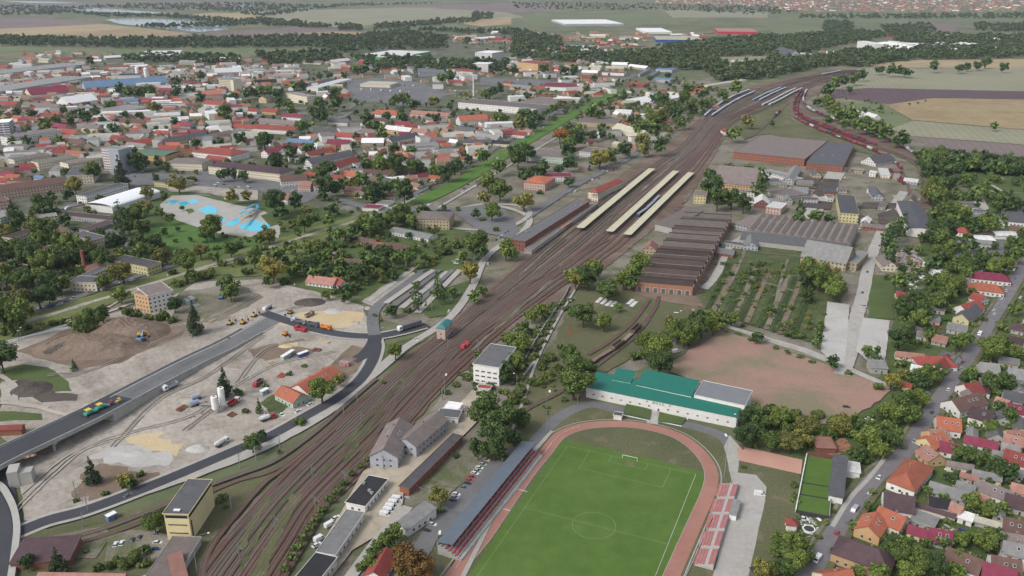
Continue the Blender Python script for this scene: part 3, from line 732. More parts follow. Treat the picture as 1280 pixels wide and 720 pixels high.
# ------------------------------------------------ ground and fields
G_GRASS = ground('dry_grass', (.085, .095, .045), (.13, .125, .07), (.20, .165, .12), .02, .05, (.55, .72))
G_GREEN = ground('meadow_grass', (.060, .090, .032), (.095, .125, .045), None, .03)
G_LUSH = ground('embankment_grass', (.068, .135, .026), (.095, .17, .036), (.10, .125, .05), .05, .03, (.6, .75))
G_TOWN = ground('town_ground', (.070, .085, .042), (.12, .12, .085), (.20, .19, .17), .018, .03, (.5, .65), .4, .3)
G_YARD = ground('yard_ground', (.14, .125, .095), (.23, .205, .17), (.10, .115, .055), .03, .04, (.5, .62), .35, .8)
G_SAND = ground('bare_sand', (.27, .24, .205), (.39, .355, .31), (.19, .165, .135), .022, .026, (.5, .66), .32, .35)
G_SANDY = ground('yellow_sand', (.44, .34, .20), (.5, .41, .27), None, .03, fine=.2)
G_GRAVEL = ground('pale_gravel', (.36, .35, .325), (.43, .42, .40), (.30, .285, .26), .02, .03, (.5, .8), .12, .5)
G_EARTH = ground('brown_earth', (.155, .115, .085), (.215, .165, .13), (.12, .085, .065), .04, .06, (.5, .7), .3)
G_RUT = ground('pale_ruts', (.33, .30, .26), (.39, .36, .315), None, .04, fine=.2); G_EARTH2 = ground('dull_ruts', (.23, .20, .17), (.29, .255, .215), None, .04, fine=.2)
G_DARKE = ground('dark_earth', (.065, .055, .05), (.10, .085, .075), None, .06, fine=.4)
G_ASPH = ground('asphalt', (.125, .125, .13), (.165, .165, .168), (.115, .115, .12), .03, .1, (.55, .7), .15)
G_NEWA = ground('fresh_asphalt', (.050, .052, .060), (.066, .068, .076), None, .03, fine=.12)
G_STREET = ground('street_asphalt', (.15, .14, .15), (.19, .18, .185), (.13, .125, .13), .03, .12, (.5, .7), .15)
G_PAVE = ground('light_paving', (.32, .305, .28), (.38, .365, .34), (.27, .26, .24), .03, .06, (.5, .75), .13, .5)
G_TRACK = ground('red_running_track', (.285, .14, .11), (.34, .175, .14), (.24, .15, .12), .05, .08, (.5, .8), .1, 2)
G_REDG = ground('reddish_dirt_pitch', (.27, .175, .14), (.33, .20, .165), (.19, .17, .11), .012, .02, (.42, .62), .14, .6)
G_PITCH = ground('football_turf', (.070, .125, .026), (.090, .148, .036), None, .035, fine=.14, sf=.12)
G_OLIVE = ground('olive_bank', (.11, .145, .045), (.15, .175, .065), (.13, .12, .07), .04, .05, (.5, .7), .3, .6)
G_BROWNF = ground('ploughed_field', (.15, .115, .115), (.19, .15, .14), None, .004, fine=.1, sf=.05, rows=.03)
G_TANF = ground('stubble_field', (.30, .235, .14), (.36, .28, .17), (.22, .18, .12), .004, .006, (.5, .7), .14, .05, rows=.02, rowa=1.2)
G_PALEF = ground('pale_harvested_field', (.20, .20, .14), (.25, .24, .165), None, .004, fine=.1, sf=.05, rows=.03)
G_GREENF = ground('green_field', (.11, .14, .07), (.15, .17, .09), (.13, .12, .08), .004, .006, (.5, .7), .14, .05, rows=.02, rowa=.9)
G_PURPF = ground('dark_ploughed_field', (.095, .065, .075), (.115, .08, .085), None, .004, fine=.1, sf=.05, rows=.03)
G_OCHRE = ground('ochre_stubble', (.25, .195, .11), (.31, .24, .14), (.2, .15, .1), .006, .02, (.5, .7), .18, .06, rows=.03, rowa=1.4)
G_BASE = ground('country_ground', (.085, .11, .055), (.14, .145, .085), (.20, .17, .12), .0025, .005, (.5, .62), .3, .02)
G_SCRUB = ground('scrub_ground', (.055, .08, .028), (.085, .105, .045), (.13, .12, .07), .06, .08, (.5, .7), .45, .5)
WATER = newmat('pond_water'); MATS['pond_water'] = WATER[0]
WATER[2].inputs["Base Color"].default_value = (.32, .38, .42, 1); WATER[2].inputs["Roughness"].default_value = .12
POOLW = surf('pool_water', (.05, .52, .70), .06, .5, .12, spec=.5)

sheet('ground', [Vector(p) for p in ((-9000, -300, 0), (9000, -300, 0), (12000, 16000, 0), (-12000, 16000, 0))], G_BASE, 0)
patch('town_ground', G_TOWN, '-60,78 240,68 440,64 640,38 760,52 800,90 790,110 700,150 640,180 520,250 420,300 200,352 -60,430', 6, step=60)
patch('town_ground', G_YARD, '640,180 790,108 900,95 930,110 880,150 800,220 700,300 640,330 560,420 480,400 440,330 520,255', 3, step=30)
patch('yard_ground', G_YARD, '880,160 960,120 1000,115 1050,150 1160,175 1175,240 1170,300 1130,360 1110,470 900,420 780,470 640,560 560,720 400,790 340,790 560,480 700,330 820,240', 2, step=20)
patch('suburb_ground', G_GREEN, '1165,250 1290,240 1500,400 1500,860 900,860 930,600 1100,470', 2, step=20)
# fields of the horizon, left to right
for m, s in ((G_BROWNF, '-80,22 60,22 130,29 100,35 0,39 -80,40'), (G_TANF, '-80,40 130,30 232,41 160,49 -80,48'), (G_OCHRE, '30,47 160,35 240,42 170,49'),
             (G_BROWNF, '170,50 235,43 320,37 430,36 470,40 480,46 320,49'), (G_GREENF, '-80,57 220,61 400,57 420,64 380,70 220,69 -80,65'),
             (G_TANF, '240,17 320,15 330,25 260,25'), (G_PALEF, '320,15 540,8 622,13 660,22 500,27 430,35 320,25'), (G_BROWNF, '322,38 370,34 490,40 480,48 330,49'),
             (G_OCHRE, '330,43 420,39 480,42 470,49 335,49'), (G_BROWNF, '430,8 700,4 700,12 640,16 540,10'), (G_GREENF, '500,34 575,31 606,37 520,41'), (G_GREENF, '650,18 830,17 850,28 660,32'),
             (G_PALEF, '830,12 960,16 960,22 840,22'), (G_BROWNF, '0,6 300,2 300,8 0,10'), (G_TANF, '560,26 640,22 640,30 600,33'),
             (G_PALEF, '880,72 960,70 950,84 900,86'), (G_GREENF, '960,18 1300,18 1300,26 1000,30'), (G_GREENF, '960,30 1060,34 1040,48 970,46'), (G_BROWNF, '1150,28 1200,30 1190,40 1150,38'),
             (G_TANF, '1085,80 1150,75 1400,73 1400,83 1230,86 1090,84'), (G_PALEF, '1062,90 1085,82 1150,86 1400,84 1400,117 1085,111 1042,113'),
             (G_PURPF, '1038,121 1046,113 1085,110 1400,116 1400,127 1165,122 1170,130 1110,130'), (G_OCHRE, '1108,131 1165,123 1400,127 1400,163 1290,163 1140,150'),
             (G_PALEF, '1110,160 1140,151 1290,164 1400,166 1400,186 1280,181 1136,170'), (G_BROWNF, '1135,171 1280,182 1400,187 1400,216 1290,208 1180,192'),
             (G_GREEN, '1200,208 1400,218 1400,250 1275,240 1205,232'), (G_GREENF, '1050,128 1105,130 1140,152 1110,162 1090,150')):
    patch('field', m, s, 8, step=120)
for s in ('84,11 105,9 150,12 218,17 205,18 150,15 100,14', '130,24 165,23 230,25 282,32 285,37 250,40 215,37 180,33 150,30', '290,7 320,6 320,9 296,10', '0,1 60,2 110,4 40,4'):
    patch('pond_water', MATS['pond_water'], s, 6, step=60)
ZSTEP[0] = .0035
G_LAWN = ground('park_lawn', (.065, .13, .03), (.09, .16, .045), (.10, .12, .05), .04, .05, (.55, .7), .2, .5)
# town squares, parks, lots
for nm, m, s, j in (('park_grass', G_GREEN, '145,262 215,240 300,250 420,262 450,275 330,318 250,340 215,325 160,290', 1), ('lawn', G_LAWN, '160,290 255,270 270,296 320,300 320,306 240,322 200,316', 1),
                    ('sand_yard', G_SAND, '208,236 260,229 322,236 322,250 300,252 262,242 214,240', 1), ('football_meadow', G_GREEN, '222,148 240,138 300,142 286,158 255,158', 1),
                    ('pool_paving', G_PAVE, '200,256 215,245 245,244 285,254 330,264 352,282 348,298 300,296 262,290 240,282 222,276 202,264', .5), ('parking_lot', G_ASPH, '430,101 470,97 530,104 560,118 540,130 500,132 440,124', 2),
                    ('parking_lot', G_ASPH, '600,97 690,101 680,108 600,107', 2), ('town_square', G_ASPH, '120,248 170,215 260,220 330,222 400,245 380,255 320,238 230,232 180,232', .5),
                    ('tesco_lot', G_PAVE, '455,76 540,72 560,80 460,86', 1), ('sandy_lot', G_SAND, '190,94 250,86 300,92 330,104 280,100 210,100', 2), ('pool_lawn', G_GREEN, '326,270 344,264 352,280 338,284', .3)):
    patch(nm if nm != 'tesco_lot' else 'parking_lot', m, s, j, step=8)
z0 = nextz()
for s in ('208,252 217,250 222,254 212,257', '222,254 232,252 238,254 228,259', '236,251 245,249 250,252 240,256', '247,263 261,257 272,261 270,267 258,268', '273,273 282,273 282,278 274,277', '281,280 297,273 303,276 292,283 283,283', '299,282 318,275 338,282 337,288 318,290 302,287'):
    patch('pool_water', POOLW, s, 0, z=z0+.04)
for s in ('256,279 262,277 268,280 262,284', '232,262 240,261 244,265 236,268', '344,262 350,260 354,266 346,268'): patch('park_grass', G_LUSH, s)
# construction site
patch('site_ground', G_SAND, '0,430 60,415 95,405 165,385 215,372 250,352 330,350 420,372 455,384 462,412 470,440 452,468 400,512 330,550 215,600 105,640 30,652 22,560 0,545', 1.0)
patch('site_ground', G_EARTH, '18,440 95,408 120,398 222,398 240,410 220,425 180,440 150,455 95,462 55,450', 1.5)
patch('site_grass', G_GREEN, '0,462 30,456 60,460 86,478 90,490 60,492 45,480 20,476 0,478', 1)
patch('site_grass', G_GREEN, '0,515 52,518 54,526 0,528', 1); patch('dirt_heap', G_DARKE, '18,478 30,474 50,478 70,492 98,494 96,502 52,504 28,492', 1)
patch('site_ground', G_SANDY, '335,405 360,392 420,388 455,392 452,405 420,412 380,410', 1); patch('site_ground', G_SANDY, '145,545 190,542 230,556 222,570 180,566', 3.2, step=3.5)
patch('site_gravel', G_GRAVEL, '110,572 140,552 180,562 215,570 212,582 180,585 130,580', 3.2, step=3.5); patch('site_ground', G_EARTH, '100,600 125,580 160,590 200,596 170,612 130,622 95,625', 3.2, step=3.5)
patch('site_ground', G_SANDY, '340,430 372,427 372,437 345,438', 1); patch('site_gravel', G_EARTH, '310,440 345,430 400,440 380,447 330,452', 3.2, step=3.5)
patch('site_ground', G_EARTH, '405,465 440,432 462,438 455,460 430,475', 1); patch('site_grass', G_SCRUB, '325,505 350,490 365,505 345,525', 1)
patch('site_grass', G_SCRUB, '480,432 560,412 540,424 520,432 480,462 462,478 470,450', .6); patch('site_ground', G_YARD, '225,365 300,355 330,372 280,400 240,408 215,395', 2)
patch('site_grass', G_GREEN, '455,300 540,268 600,300 575,345 540,338 500,345 450,380 430,365 380,340 330,325', 2)
patch('site_ground', G_SAND, '452,378 512,333 520,330 528,340 470,385', .6); patch('site_grass', G_GREEN, '520,380 545,365 590,350 572,392 536,398', 1)
patch('green_strip', G_OLIVE, '-20,415 130,378 330,318 450,280 520,258 530,270 430,305 330,345 230,350 80,400 -20,440', 1)
patch('back_gardens', G_GREEN, '330,340 420,300 520,300 560,330 500,345 440,378 345,350', 1)
CLEAR += [pts('-20,396 130,357 200,336 330,298 460,262 530,248 530,257 460,276 330,322 200,360 60,404 -20,430'), pts('18,430 95,405 215,372 330,350 455,384 470,440 330,550 30,652'), pts('248,740 330,620 505,450 655,330 755,240 853,183 905,130 1050,90 1080,92 950,150 900,183 850,260 725,360 580,450 357,740')]
# railway land
patch('railway_land', BALLAST, '236,740 262,690 318,625 362,582 412,540 458,495 502,450 560,405 612,362 655,320 705,270 770,222 822,188 860,160 900,128 940,108 985,97 1030,88 1082,88 1078,98 1050,108 1012,122 985,150 950,158 905,172 890,200 872,232 850,262 800,300 757,336 720,364 640,412 590,455 545,498 508,540 462,585 410,635 365,700 345,740', 1.2)
patch('railway_land', G_GRASS, '30,670 215,625 300,602 345,590 330,610 300,640 262,690 236,740 20,740', 1.2)
patch('railway_land', BALLAST, '985,118 1012,108 1005,130 1020,140 1060,156 1112,172 1150,192 1168,222 1165,262 1150,262 1152,225 1140,200 1100,188 1040,170 1000,156 985,140', 1)
patch('scrap_yard_ground', G_YARD, '1060,205 1130,205 1148,230 1140,262 1095,275 1060,250', 1); patch('verge_grass', G_GRASS, '900,160 985,120 990,150 1040,172 1090,186 1100,196 960,168 930,172', 1)
patch('works_grass', G_SCRUB, '925,298 1005,306 1000,330 1060,360 1035,400 1020,430 930,405 875,370 905,330', 1); patch('garden_rows', G_SCRUB, '880,372 905,325 1000,335 990,380 935,400', 1)
patch('works_grass', G_GRASS, '725,360 800,340 880,372 900,400 800,440 735,480 690,560 640,590 560,720 540,740 480,740 640,500 690,430', 1.5)
patch('works_yard', G_PAVE, '1060,210 1030,262 1010,300 990,290 1040,205', .5); patch('works_grass', G_GREEN, '1085,345 1118,345 1118,400 1085,398', 1)
# sports ground
patch('dirt_pitch', G_REDG, '842,452 900,415 935,424 1000,445 1118,487 1060,530 1008,532 965,532 930,508 870,478 838,466', 1)
patch('sports_grass', G_GRASS, '640,560 690,520 720,505 800,520 900,542 950,560 1000,590 1000,730 930,760 560,760 590,700 650,600', .5)
ribbon('approach_road', line('648,600 660,572 672,550 700,522 735,507 770,513 820,524 870,535 905,548 918,572'), 7, G_ASPH)
patch('plaza', G_PAVE, '912,545 925,560 922,592 945,595 958,610 956,628 940,700 930,740 885,740 897,700 916,610 905,560', .2)
patch('path', G_PAVE, '815,514 826,516 822,532 808,530', 0); patch('football_turf', G_PITCH, '704,551 762,563 822,577 884,593 885,602 868,648 838,730 828,790 545,790 582,728 640,641 676,592', .15, step=3)
patch('dry_grass', G_GRASS, '704,550 722,541 752,537 786,537 815,543 842,553 862,569 876,590 884,592 822,576 762,562', 0)
patch('dirt_pitch', ground('salmon_court', (.42, .24, .19), (.47, .28, .22), None, .05, fine=.08), '921,562 930,560 1003,576 1001,594 924,577', .1)
TRK = line('500,815 573.8,711 605.8,671 633,631 661,592 682,566 699,546 721,536 750,531.5 786,531.5 820,537 850,547.5 874,566 888,588 887,612 871,650 851,695 832,740 800,830', 6)
ribbon('running_track', TRK, 6.2, G_TRACK); ribbon('running_track_kerb', TRK, .2, M_CONC, off=-3.2, thick=0)
ribbon('path', TRK[4:], .5, M_CONC, off=4.4)
LINEW = surf('line_paint', (.60, .62, .58), .1, 1, .8)
U, V, O = Vector((cos(-.4035), sin(-.4035), 0)), Vector((sin(-.4035), -cos(-.4035), 0)), Vector((56.38, 347.95, 0))
def PP(a, b): return O+U*a+V*b
PLINE = surf('worn_line', (.26, .34, .18), .35, .15, .9); zl = nextz(); hw = 31.64
for seg in (((-hw, 0), (hw, 0)), ((hw, 0), (hw, 111)), ((-hw, 0), (-hw, 111)), ((-hw, 55.5), (hw, 55.5)), ((-20, 0), (-20, 16.5)), ((20, 0), (20, 16.5)), ((-20, 16.5), (20, 16.5)), ((-9, 0), (-9, 5.5)), ((9, 0), (9, 5.5)), ((-9, 5.5), (9, 5.5))):
    ribbon('pitch_line', [PP(*seg[0]), PP(*seg[1])], .12 if seg[0][0] != hw else .13, PLINE if seg[0][0] != hw else LINEW, z=zl)
ribbon('pitch_line', [PP(9.15*cos(t), 55.5+9.15*sin(t)) for t in (i*pi/24 for i in range(49))], .12, PLINE, z=zl)
for t in ('648,613 659,616', '625,636 638,640'):
    a, b = [at(*p) for p in pts(t)]; ribbon('lane_line', [a, b], .4, LINEW)
patch('worn_turf', ground('worn_turf', (.12, .13, .055), (.15, .14, .07), None, .1, fine=.3), '783,577 793,580 792,585 782,582', .4, step=2)
# goal
m = MB(); [m.tube(PP(x, 0)+Vector((0, 0, 0)), PP(x, 0)+Vector((0, 0, 2.44)), .09) for x in (-3.66, 3.66)]; m.tube(PP(-3.66, 0)+Vector((0, 0, 2.44)), PP(3.66, 0)+Vector((0, 0, 2.44)), .09)
[m.tube(PP(x, 0)+Vector((0, 0, 2.44)), PP(x, -2)+Vector((0, 0, .1)), .04) for x in (-3.66, 3.66)]; m.tube(PP(-3.66, -2)+Vector((0, 0, .1)), PP(3.66, -2)+Vector((0, 0, .1)), .04)
o = m.build('football_goal', M_WHITE); o['category'] = 'goal'; o['label'] = 'white football goal at the far end of the bright green pitch'

# ------------------------------------------------ roads and paths
R_ = lambda n, s, w, m, **k: ribbon(n, line(s), w, m, **k)
ribbon('grass_bank', line('-20,416 60,394 130,373 200,350 330,311 400,289 450,274 520,249'), 24, G_OLIVE, jit=.8)
R_('path', '-20,418 60,395 200,352 330,312 400,290 450,275 520,248', 5, G_SAND, jit=.5)                # beige track along the disused line
for t in ('120,248 170,215 200,178 235,158 262,142 280,125', '170,215 80,190 0,175', '260,226 250,200 300,165 330,140', '400,243 430,205 480,178 540,160 600,158', '330,228 350,190 400,165 440,140', '0,150 80,140 160,135 235,128', '235,128 330,118 400,110', '540,262 500,225 470,190', '640,180 600,160 560,140 500,135', '0,320 60,318 130,340 135,358', '430,140 470,118 530,96', '640,100 700,90 790,92', '60,262 130,285 180,330', '700,105 690,75 650,50'): ribbon('road', line(t), 7, G_ASPH)
R_('road', '-20,408 30,395 90,375 135,358 175,345 225,330', 7, G_ASPH)
R_('path', '-10,436 60,414 120,396 165,380', 3, G_GRAVEL, jit=.3)
R_('path', '130,388 200,352 330,320', 1.8, G_PAVE)
ribbon('grass_bank', line('522,254 560,236 600,213 640,188 680,164 720,142 775,113'), 21, G_LUSH, jit=.6)
ribbon('road', line('470,262 520,245 570,217 620,188 680,152 740,118 790,98 830,84'), 9, G_ASPH, off=6)
R_('path', '545,262 592,234 642,204 684,179 730,151 768,127', 3, G_PAVE)
ribbon('road', line('-40,300 30,272 110,252 180,226 260,226 330,228 400,243 470,262 540,262 580,262'), 12, G_ASPH)
R_('road', '570,262 610,256 655,268 658,285 610,320 590,360 560,400 500,440 440,492', 6, G_PAVE)         # grey rough street beside the tracks
R_('road', '655,275 680,258 720,232 760,212 790,196 820,175', 9, G_ASPH)
R_('road', '560,285 600,288 640,283 662,268 650,258 600,255', 5, G_PAVE)
R_('path', '500,440 440,492 400,522 330,560 250,592 160,622 30,664', 6.5, G_PAVE, jit=.3)
new = line('20,668 60,652 105,640 160,620 215,598 265,577 300,562 340,545 385,520 420,500 448,478 464,455 470,436 468,424', 6)
ribbon('pavement', new, 11, G_PAVE, z=None); ribbon('road', new, 7.2, G_NEWA)
R_('pavement', '340,388 370,404 400,414 435,420 470,421 500,416 530,408', 12, G_PAVE); R_('road', '330,392 365,404 400,414 435,420 470,421 500,416 534,407', 8.5, G_NEWA)
R_('road', '468,420 466,400 472,384 500,362 530,342', 8, G_ASPH); R_('road', '440,452 455,445 466,432 470,420', 9, G_NEWA)
for k, s in enumerate(('460,378 518,335', '482,380 542,338', '502,386 560,340', '522,392 575,338')): R_('parking_bay', s, 4.6, G_PAVE)
R_('parking_lane', '470,382 530,337', 4, G_ASPH); R_('parking_lane', '492,384 550,338', 4, G_ASPH); R_('parking_lane', '512,390 566,338', 4, G_ASPH)
st = line('970,770 1010,720 1032,685 1060,642 1092,600 1130,568 1160,520 1182,488 1205,455 1235,408 1262,365 1290,315 1330,240', 6)
ribbon('verge', st, 13, G_GRASS); ribbon('pavement', st, 1.3, G_YARD, off=5.6, jit=.3); ribbon('street', st, 7.6, G_STREET)
R_('path', '1040,660 1062,625 1085,600 1105,575', 2, G_PAVE)
wk = '1052,470 1062,440 1070,400 1078,370 1088,325 1100,295 1115,262 1130,240'
R_('works_road', wk, 9, G_PAVE, jit=.3); R_('path', '1118,245 1130,262 1115,280 1100,290', 4, G_SAND); R_('path', '880,362 895,345 912,310 930,296', 6, G_PAVE, jit=.4)
patch('concrete_yard', G_GRAVEL, '1034,378 1062,382 1054,470 1026,440', .3); patch('concrete_yard', G_GRAVEL, '1078,398 1112,402 1106,455 1096,462 1070,440', .3)
ribbon('works_wall_path', line('905,408 960,425 1010,440 1060,462 1115,486'), 5, G_PAVE); R_('path', '1240,232 1262,250 1245,275 1220,300 1205,316', 4, G_PAVE)
R_('path', '1255,225 1230,212 1215,205', 3, G_SAND); patch('yard', G_ASPH, '1178,300 1262,302 1264,318 1240,330 1195,322', .4); patch('yard', G_PAVE, '1190,258 1230,250 1236,262 1210,270', .4)
R_('path', '690,540 640,600 600,680 570,740', 2, G_PAVE); patch('car_park', G_ASPH, '545,640 575,610 598,590 640,560 654,560 610,610 560,668 548,672 540,690 500,740 470,740 520,680', .4)
patch('dirt_lot', G_YARD, '548,606 600,560 605,588 570,612 552,630', .5); patch('yard', ground('beige_paving', (.34, .29, .22), (.42, .37, .29), (.26, .23, .19), .05, .08, (.5, .7), .15), '432,632 455,590 520,560 575,505 600,480 625,500 600,525 545,580 510,600 500,640 470,672 440,690 400,740 370,740', .4)
R_('access_road', '412,760 455,700 480,668 510,635', 5, G_PAVE); patch('station_square', G_ASPH, '560,262 620,255 640,270 650,290 640,300 600,290', .5)
for s in ('730,345 700,395 672,450 655,500 640,540', '655,470 670,450'): ribbon('path', line(s), 1.6, G_PAVE)
patch('orange_ground', G_EARTH, '770,350 872,372 880,385 840,380 790,368', .5)
patch('car_park', G_YARD, '135,672 165,664 200,668 230,678 215,700 170,700 130,708', .5); patch('yard', G_YARD, '20,680 130,660 140,670 120,700 20,700', .4)
R_('road', '-30,570 0,606 8,650 6,700 -6,760', 9, G_NEWA)
for s in ('20,640 60,600 110,560 170,540 240,520 300,480 350,455 420,440', '90,400 150,430 215,410 260,400 320,370', '60,470 110,465 170,440 230,415', '230,540 280,500 330,440 380,425', '140,560 200,500 260,470 330,420', '30,620 90,570 160,545', '345,392 400,378 452,372'):
    P = line(s); mt = rnd.choice([G_RUT, G_EARTH2])
    for off in (-1.1, 1.1): ribbon('wheel_ruts', P, .8, mt, jit=.3, off=off)
for s in ('0,470 20,485 22,505 60,512', '0,505 40,508 90,520 130,500'): ribbon('wheel_ruts', line(s), 3, G_RUT, jit=.3)
G_BED = ground('dark_bed', (.03, .05, .02), (.055, .075, .03), None, .2, fine=.5)
for k in range(14):
    a, b = (884+k*1.2, 388-k*.2), (912+k*1.2, 330+k*.2)
    ribbon('garden_bed', line('%f,%f %f,%f' % (a[0]+k*7, a[1]+k*3, b[0]+k*7, b[1]+k*1.5)), 3.2, (G_BED, G_EARTH, G_SCRUB, G_BED, G_YARD)[k % 5], jit=.3)
for s in ('925,312 960,318 1000,322 1040,330', '905,350 960,356 1015,372', '935,300 925,330 905,372', '985,325 975,355 965,400'): ribbon('path', line(s), 2.2, G_YARD, jit=.4)
for s in ('1000,221 1029,222 1020,237 996,234', '1030,224 1049,225 1046,241 1024,247 1016,243', '1078,254 1105,254 1132,256 1132,263 1074,261', '1097,268 1118,262 1125,272 1100,286', '1008,250 1040,254 1038,263 998,259'): patch('stock_yard', G_DARKE, s, .8, step=3)
# ------------------------------------------------ tracks
ED = {740: (238, 345), 720: (248, 357), 675: (283, 384), 630: (322, 410), 585: (364, 455), 540: (413, 500), 495: (460, 540), 450: (508, 586), 405: (566, 638), 360: (618, 700), 330: (652, 745), 300: (688, 785), 250: (752, 832), 225: (787, 862), 200: (825, 883), 183: (850, 893), 165: (866, 905), 150: (878, 925), 130: (903, 975), 115: (935, 1003), 103: (975, 1032), 95: (1015, 1055), 88: (1055, 1082)}
EY = sorted(ED, reverse=True)
def ytrack(f, y0=760, y1=0):
    return spline([at(ED[y][0]*(1-f)+ED[y][1]*f, y) for y in EY if y1 <= y <= y0], 6)
for k, f in enumerate((.03, .14, .25, .36, .47, .58, .69, .80, .91, 1.0)): track(ytrack(f))
for f, a, b in ((.085, 560, 130), (.195, 740, 300), (.415, 500, 95), (.525, 740, 360), (.635, 450, 115), (.86, 640, 450), (.75, 225, 95), (.305, 200, 88)): track(ytrack(f, a, b))
def conn(f0, ya, f1, yb): # crossover between yard tracks
    P = []
    ys = [y for y in EY if ya >= y >= yb]
    for y in ys:
        t = (ya-y)/(ya-yb); t = t*t*(3-2*t); f = f0+(f1-f0)*t; P.append(at(ED[y][0]*(1-f)+ED[y][1]*f, y))
    track(spline(P, 6))
for a in ((.03, 675, .36, 495), (.91, 630, .47, 450), (.58, 585, .14, 405), (.25, 540, .8, 360), (.69, 330, .3, 225), (.2, 405, .75, 300), (1, 540, .6, 405)): conn(*a)
track(line('20,700 60,690 130,672 215,640 268,615 300,602 345,588 400,548 440,512 480,478 520,440')); track(line('20,690 60,681 130,663 210,632 262,609 300,595 345,577 395,541 430,510 470,475'))
track(line('250,740 262,690 300,640 330,606 352,590 395,556')); track(line('1076,92 1030,98 1008,108 1001,122 1003,132 1020,143 1060,158 1110,174 1142,190 1158,212 1161,240 1160,256'))
T2 = line('1040,100 1010,108 996,122 992,138 1005,150 1042,165 1085,181 1122,195 1146,209 1153,230'); track(T2)
T1 = line('1076,92 1030,100 1012,110 1004,124 1010,136 1036,148 1080,164 1124,182 1148,200 1156,222 1157,250'); track(T1)
T3 = line('992,138 1000,152 1036,168 1076,183 1112,200 1128,216 1136,240 1134,258'); track(T3)
T4 = line('985,130 975,140 962,152 945,168 930,175'); track(T4)
SID = line('728,466 746,452 770,437 790,420 805,405 818,388 824,372'); track(SID); track(line('735,445 760,430 790,405 812,376'))
track(line('636,532 660,513 700,492 728,472 755,452 790,425 812,400')); SCR = line('1112,212 1125,205 1120,216 1112,232'); 
# weeds between the tracks
for s, w in (('318,735 332,700 345,672 358,645 372,620', 5), ('300,690 318,655 338,622', 3.2), ('400,596 430,560 470,515 520,460', 1.8), ('300,716 330,660 372,610', 1.6), ('590,440 640,395 690,352', 2), ('430,580 450,550 480,515', 2.5), ('790,250 830,215 862,185', 2), ('905,150 930,128 965,112', 3), ('650,345 700,300 740,268', 2)): ribbon('weeds', line(s), w, (G_GRASS if w > 3 else G_SCRUB) if w != 2 else G_YARD, jit=.9)
# platforms and shelters of the station
def slab(name, P, w, h, mat): return ribbon(name, P, w, mat, z=h, thick=h)
PAVP = ground('platform_paving', (.26, .235, .22), (.33, .305, .29), (.22, .2, .19), .05, .1, (.5, .7), .2)
for s, w in (('668,331 696,308 725,284 770,247 815,211 836,191', 7.5), ('728,322 760,298 800,255 860,208 876,198', 6.5), ('742,330 770,312 800,282 850,235 872,214 877,205', 6.5)):
    P = line(s); slab('station_platform', P, w, .5, PAVP); ribbon('platform_edge', P, .4, LINEW, z=.515, off=-w/2+.4); ribbon('platform_edge', P, .4, LINEW, z=.515, off=w/2-.4)
def shelter(P0, P1, w, label, h=4.3):
    a, b = at(*P0, h), at(*P1, h); d = b-a; L = d.length; rz = atan2(d.y, d.x); c = (a+b)/2
    o = thing('platform_shelter', 'shelter', label, (c.x, c.y, 0), rz, 'long shelters over the platforms', auto=False)
    m = MB(); m.prism([(-w/2, h), (0, h-.25), (w/2, h), (w/2, h+.18), (0, h-.05), (-w/2, h+.18)], -L/2, L/2, 'x'); m.build('roof', surf('shelter_roof_cream', (.56, .53, .38), .14, .2, .8, bands=(.16, 'X')), o)
    n = int(L/9)
    for k in range(n+1): x = -L/2+1+k*(L-2)/n; m = MB(); m.box(x-.15, x+.15, -.15, .15, .5, h-.2); m.box(x-.1, x+.1, -w/2+.3, w/2-.3, h-.35, h-.2); m.build('post', M_DARK, o)
    return o
shelter((725, 284.5), (815, 210.5), 7.5, 'cream roofed platform shelter nearest the long station building')
shelter((762, 289), (845, 213.5), 7, 'cream roofed platform shelter in the middle of the three')
shelter((784, 293), (864, 215.5), 7.2, 'cream roofed platform shelter nearest the brown sawtooth works')
# ------------------------------------------------ the big landmarks
B00, B10, B20, B30 = T(0, 0), T(1, 0), T(2, 0), T(3, 0)
B01, B11, B21, B31 = T(0, 1), T(1, 1), T(2, 1), T(3, 1)
B02, B12, B22, B32 = T(0, 2), T(1, 2), T(2, 2), T(3, 2)
B03, B13, B23, B33 = T(0, 3), T(1, 3), T(2, 3), T(3, 3)
# station
blk(B21, (66, 488), (386, 286), (-8, 478), 9, roof='q', wall='B', label='long flat roofed station building with brick end wall beside the tracks', name='station_building', cat='station', vents=7, pitch=4.5)
a, b = at(640+80/4, 180+528/4, 4.5), at(640+410/4, 180+294/4, 4.5); d = b-a; c = (a+b)/2
building((c.x, c.y), atan2(d.y, d.x), d.length, 6.5, 4.3, 'flat', None, 'n', 'g', 'narrow grey brown canopy along the station building', name='station_canopy', cat='canopy', wins=False)
blk(B21, (380, 238), (428, 245), (452, 172), 8, 'hip', 'r', 'c', 'cream station house with orange red hipped roof beside the first platform', name='house', hr=11)
blk(B21, (430, 262), (545, 190), (420, 245), 6, 'flat', 'q', 'c', 'low grey roofed annex behind the red roofed station house', name='annex')
blk(B21, (60, 190), (165, 200), (80, 155), 8, 'hip', 'o', 'p', 'pale pink house with orange hipped roof before the station square', name='house', hr=11)
blk(B21, (155, 165), (300, 165), (175, 145), 5, 'flat', 'm', 'w', 'low shop with magenta and pale blue roof near the station', name='shop')
blk(B21, (70, 55), (255, 72), (80, 18), 7, 'flat', 'n', 'G', 'flat roofed office block with pale green window bands near the station', name='office_block')
blk(B21, (335, 38), (440, 48), (340, 12), 6, 'flat', 'n', 'w', 'low white flat roofed building with banded front', name='building')
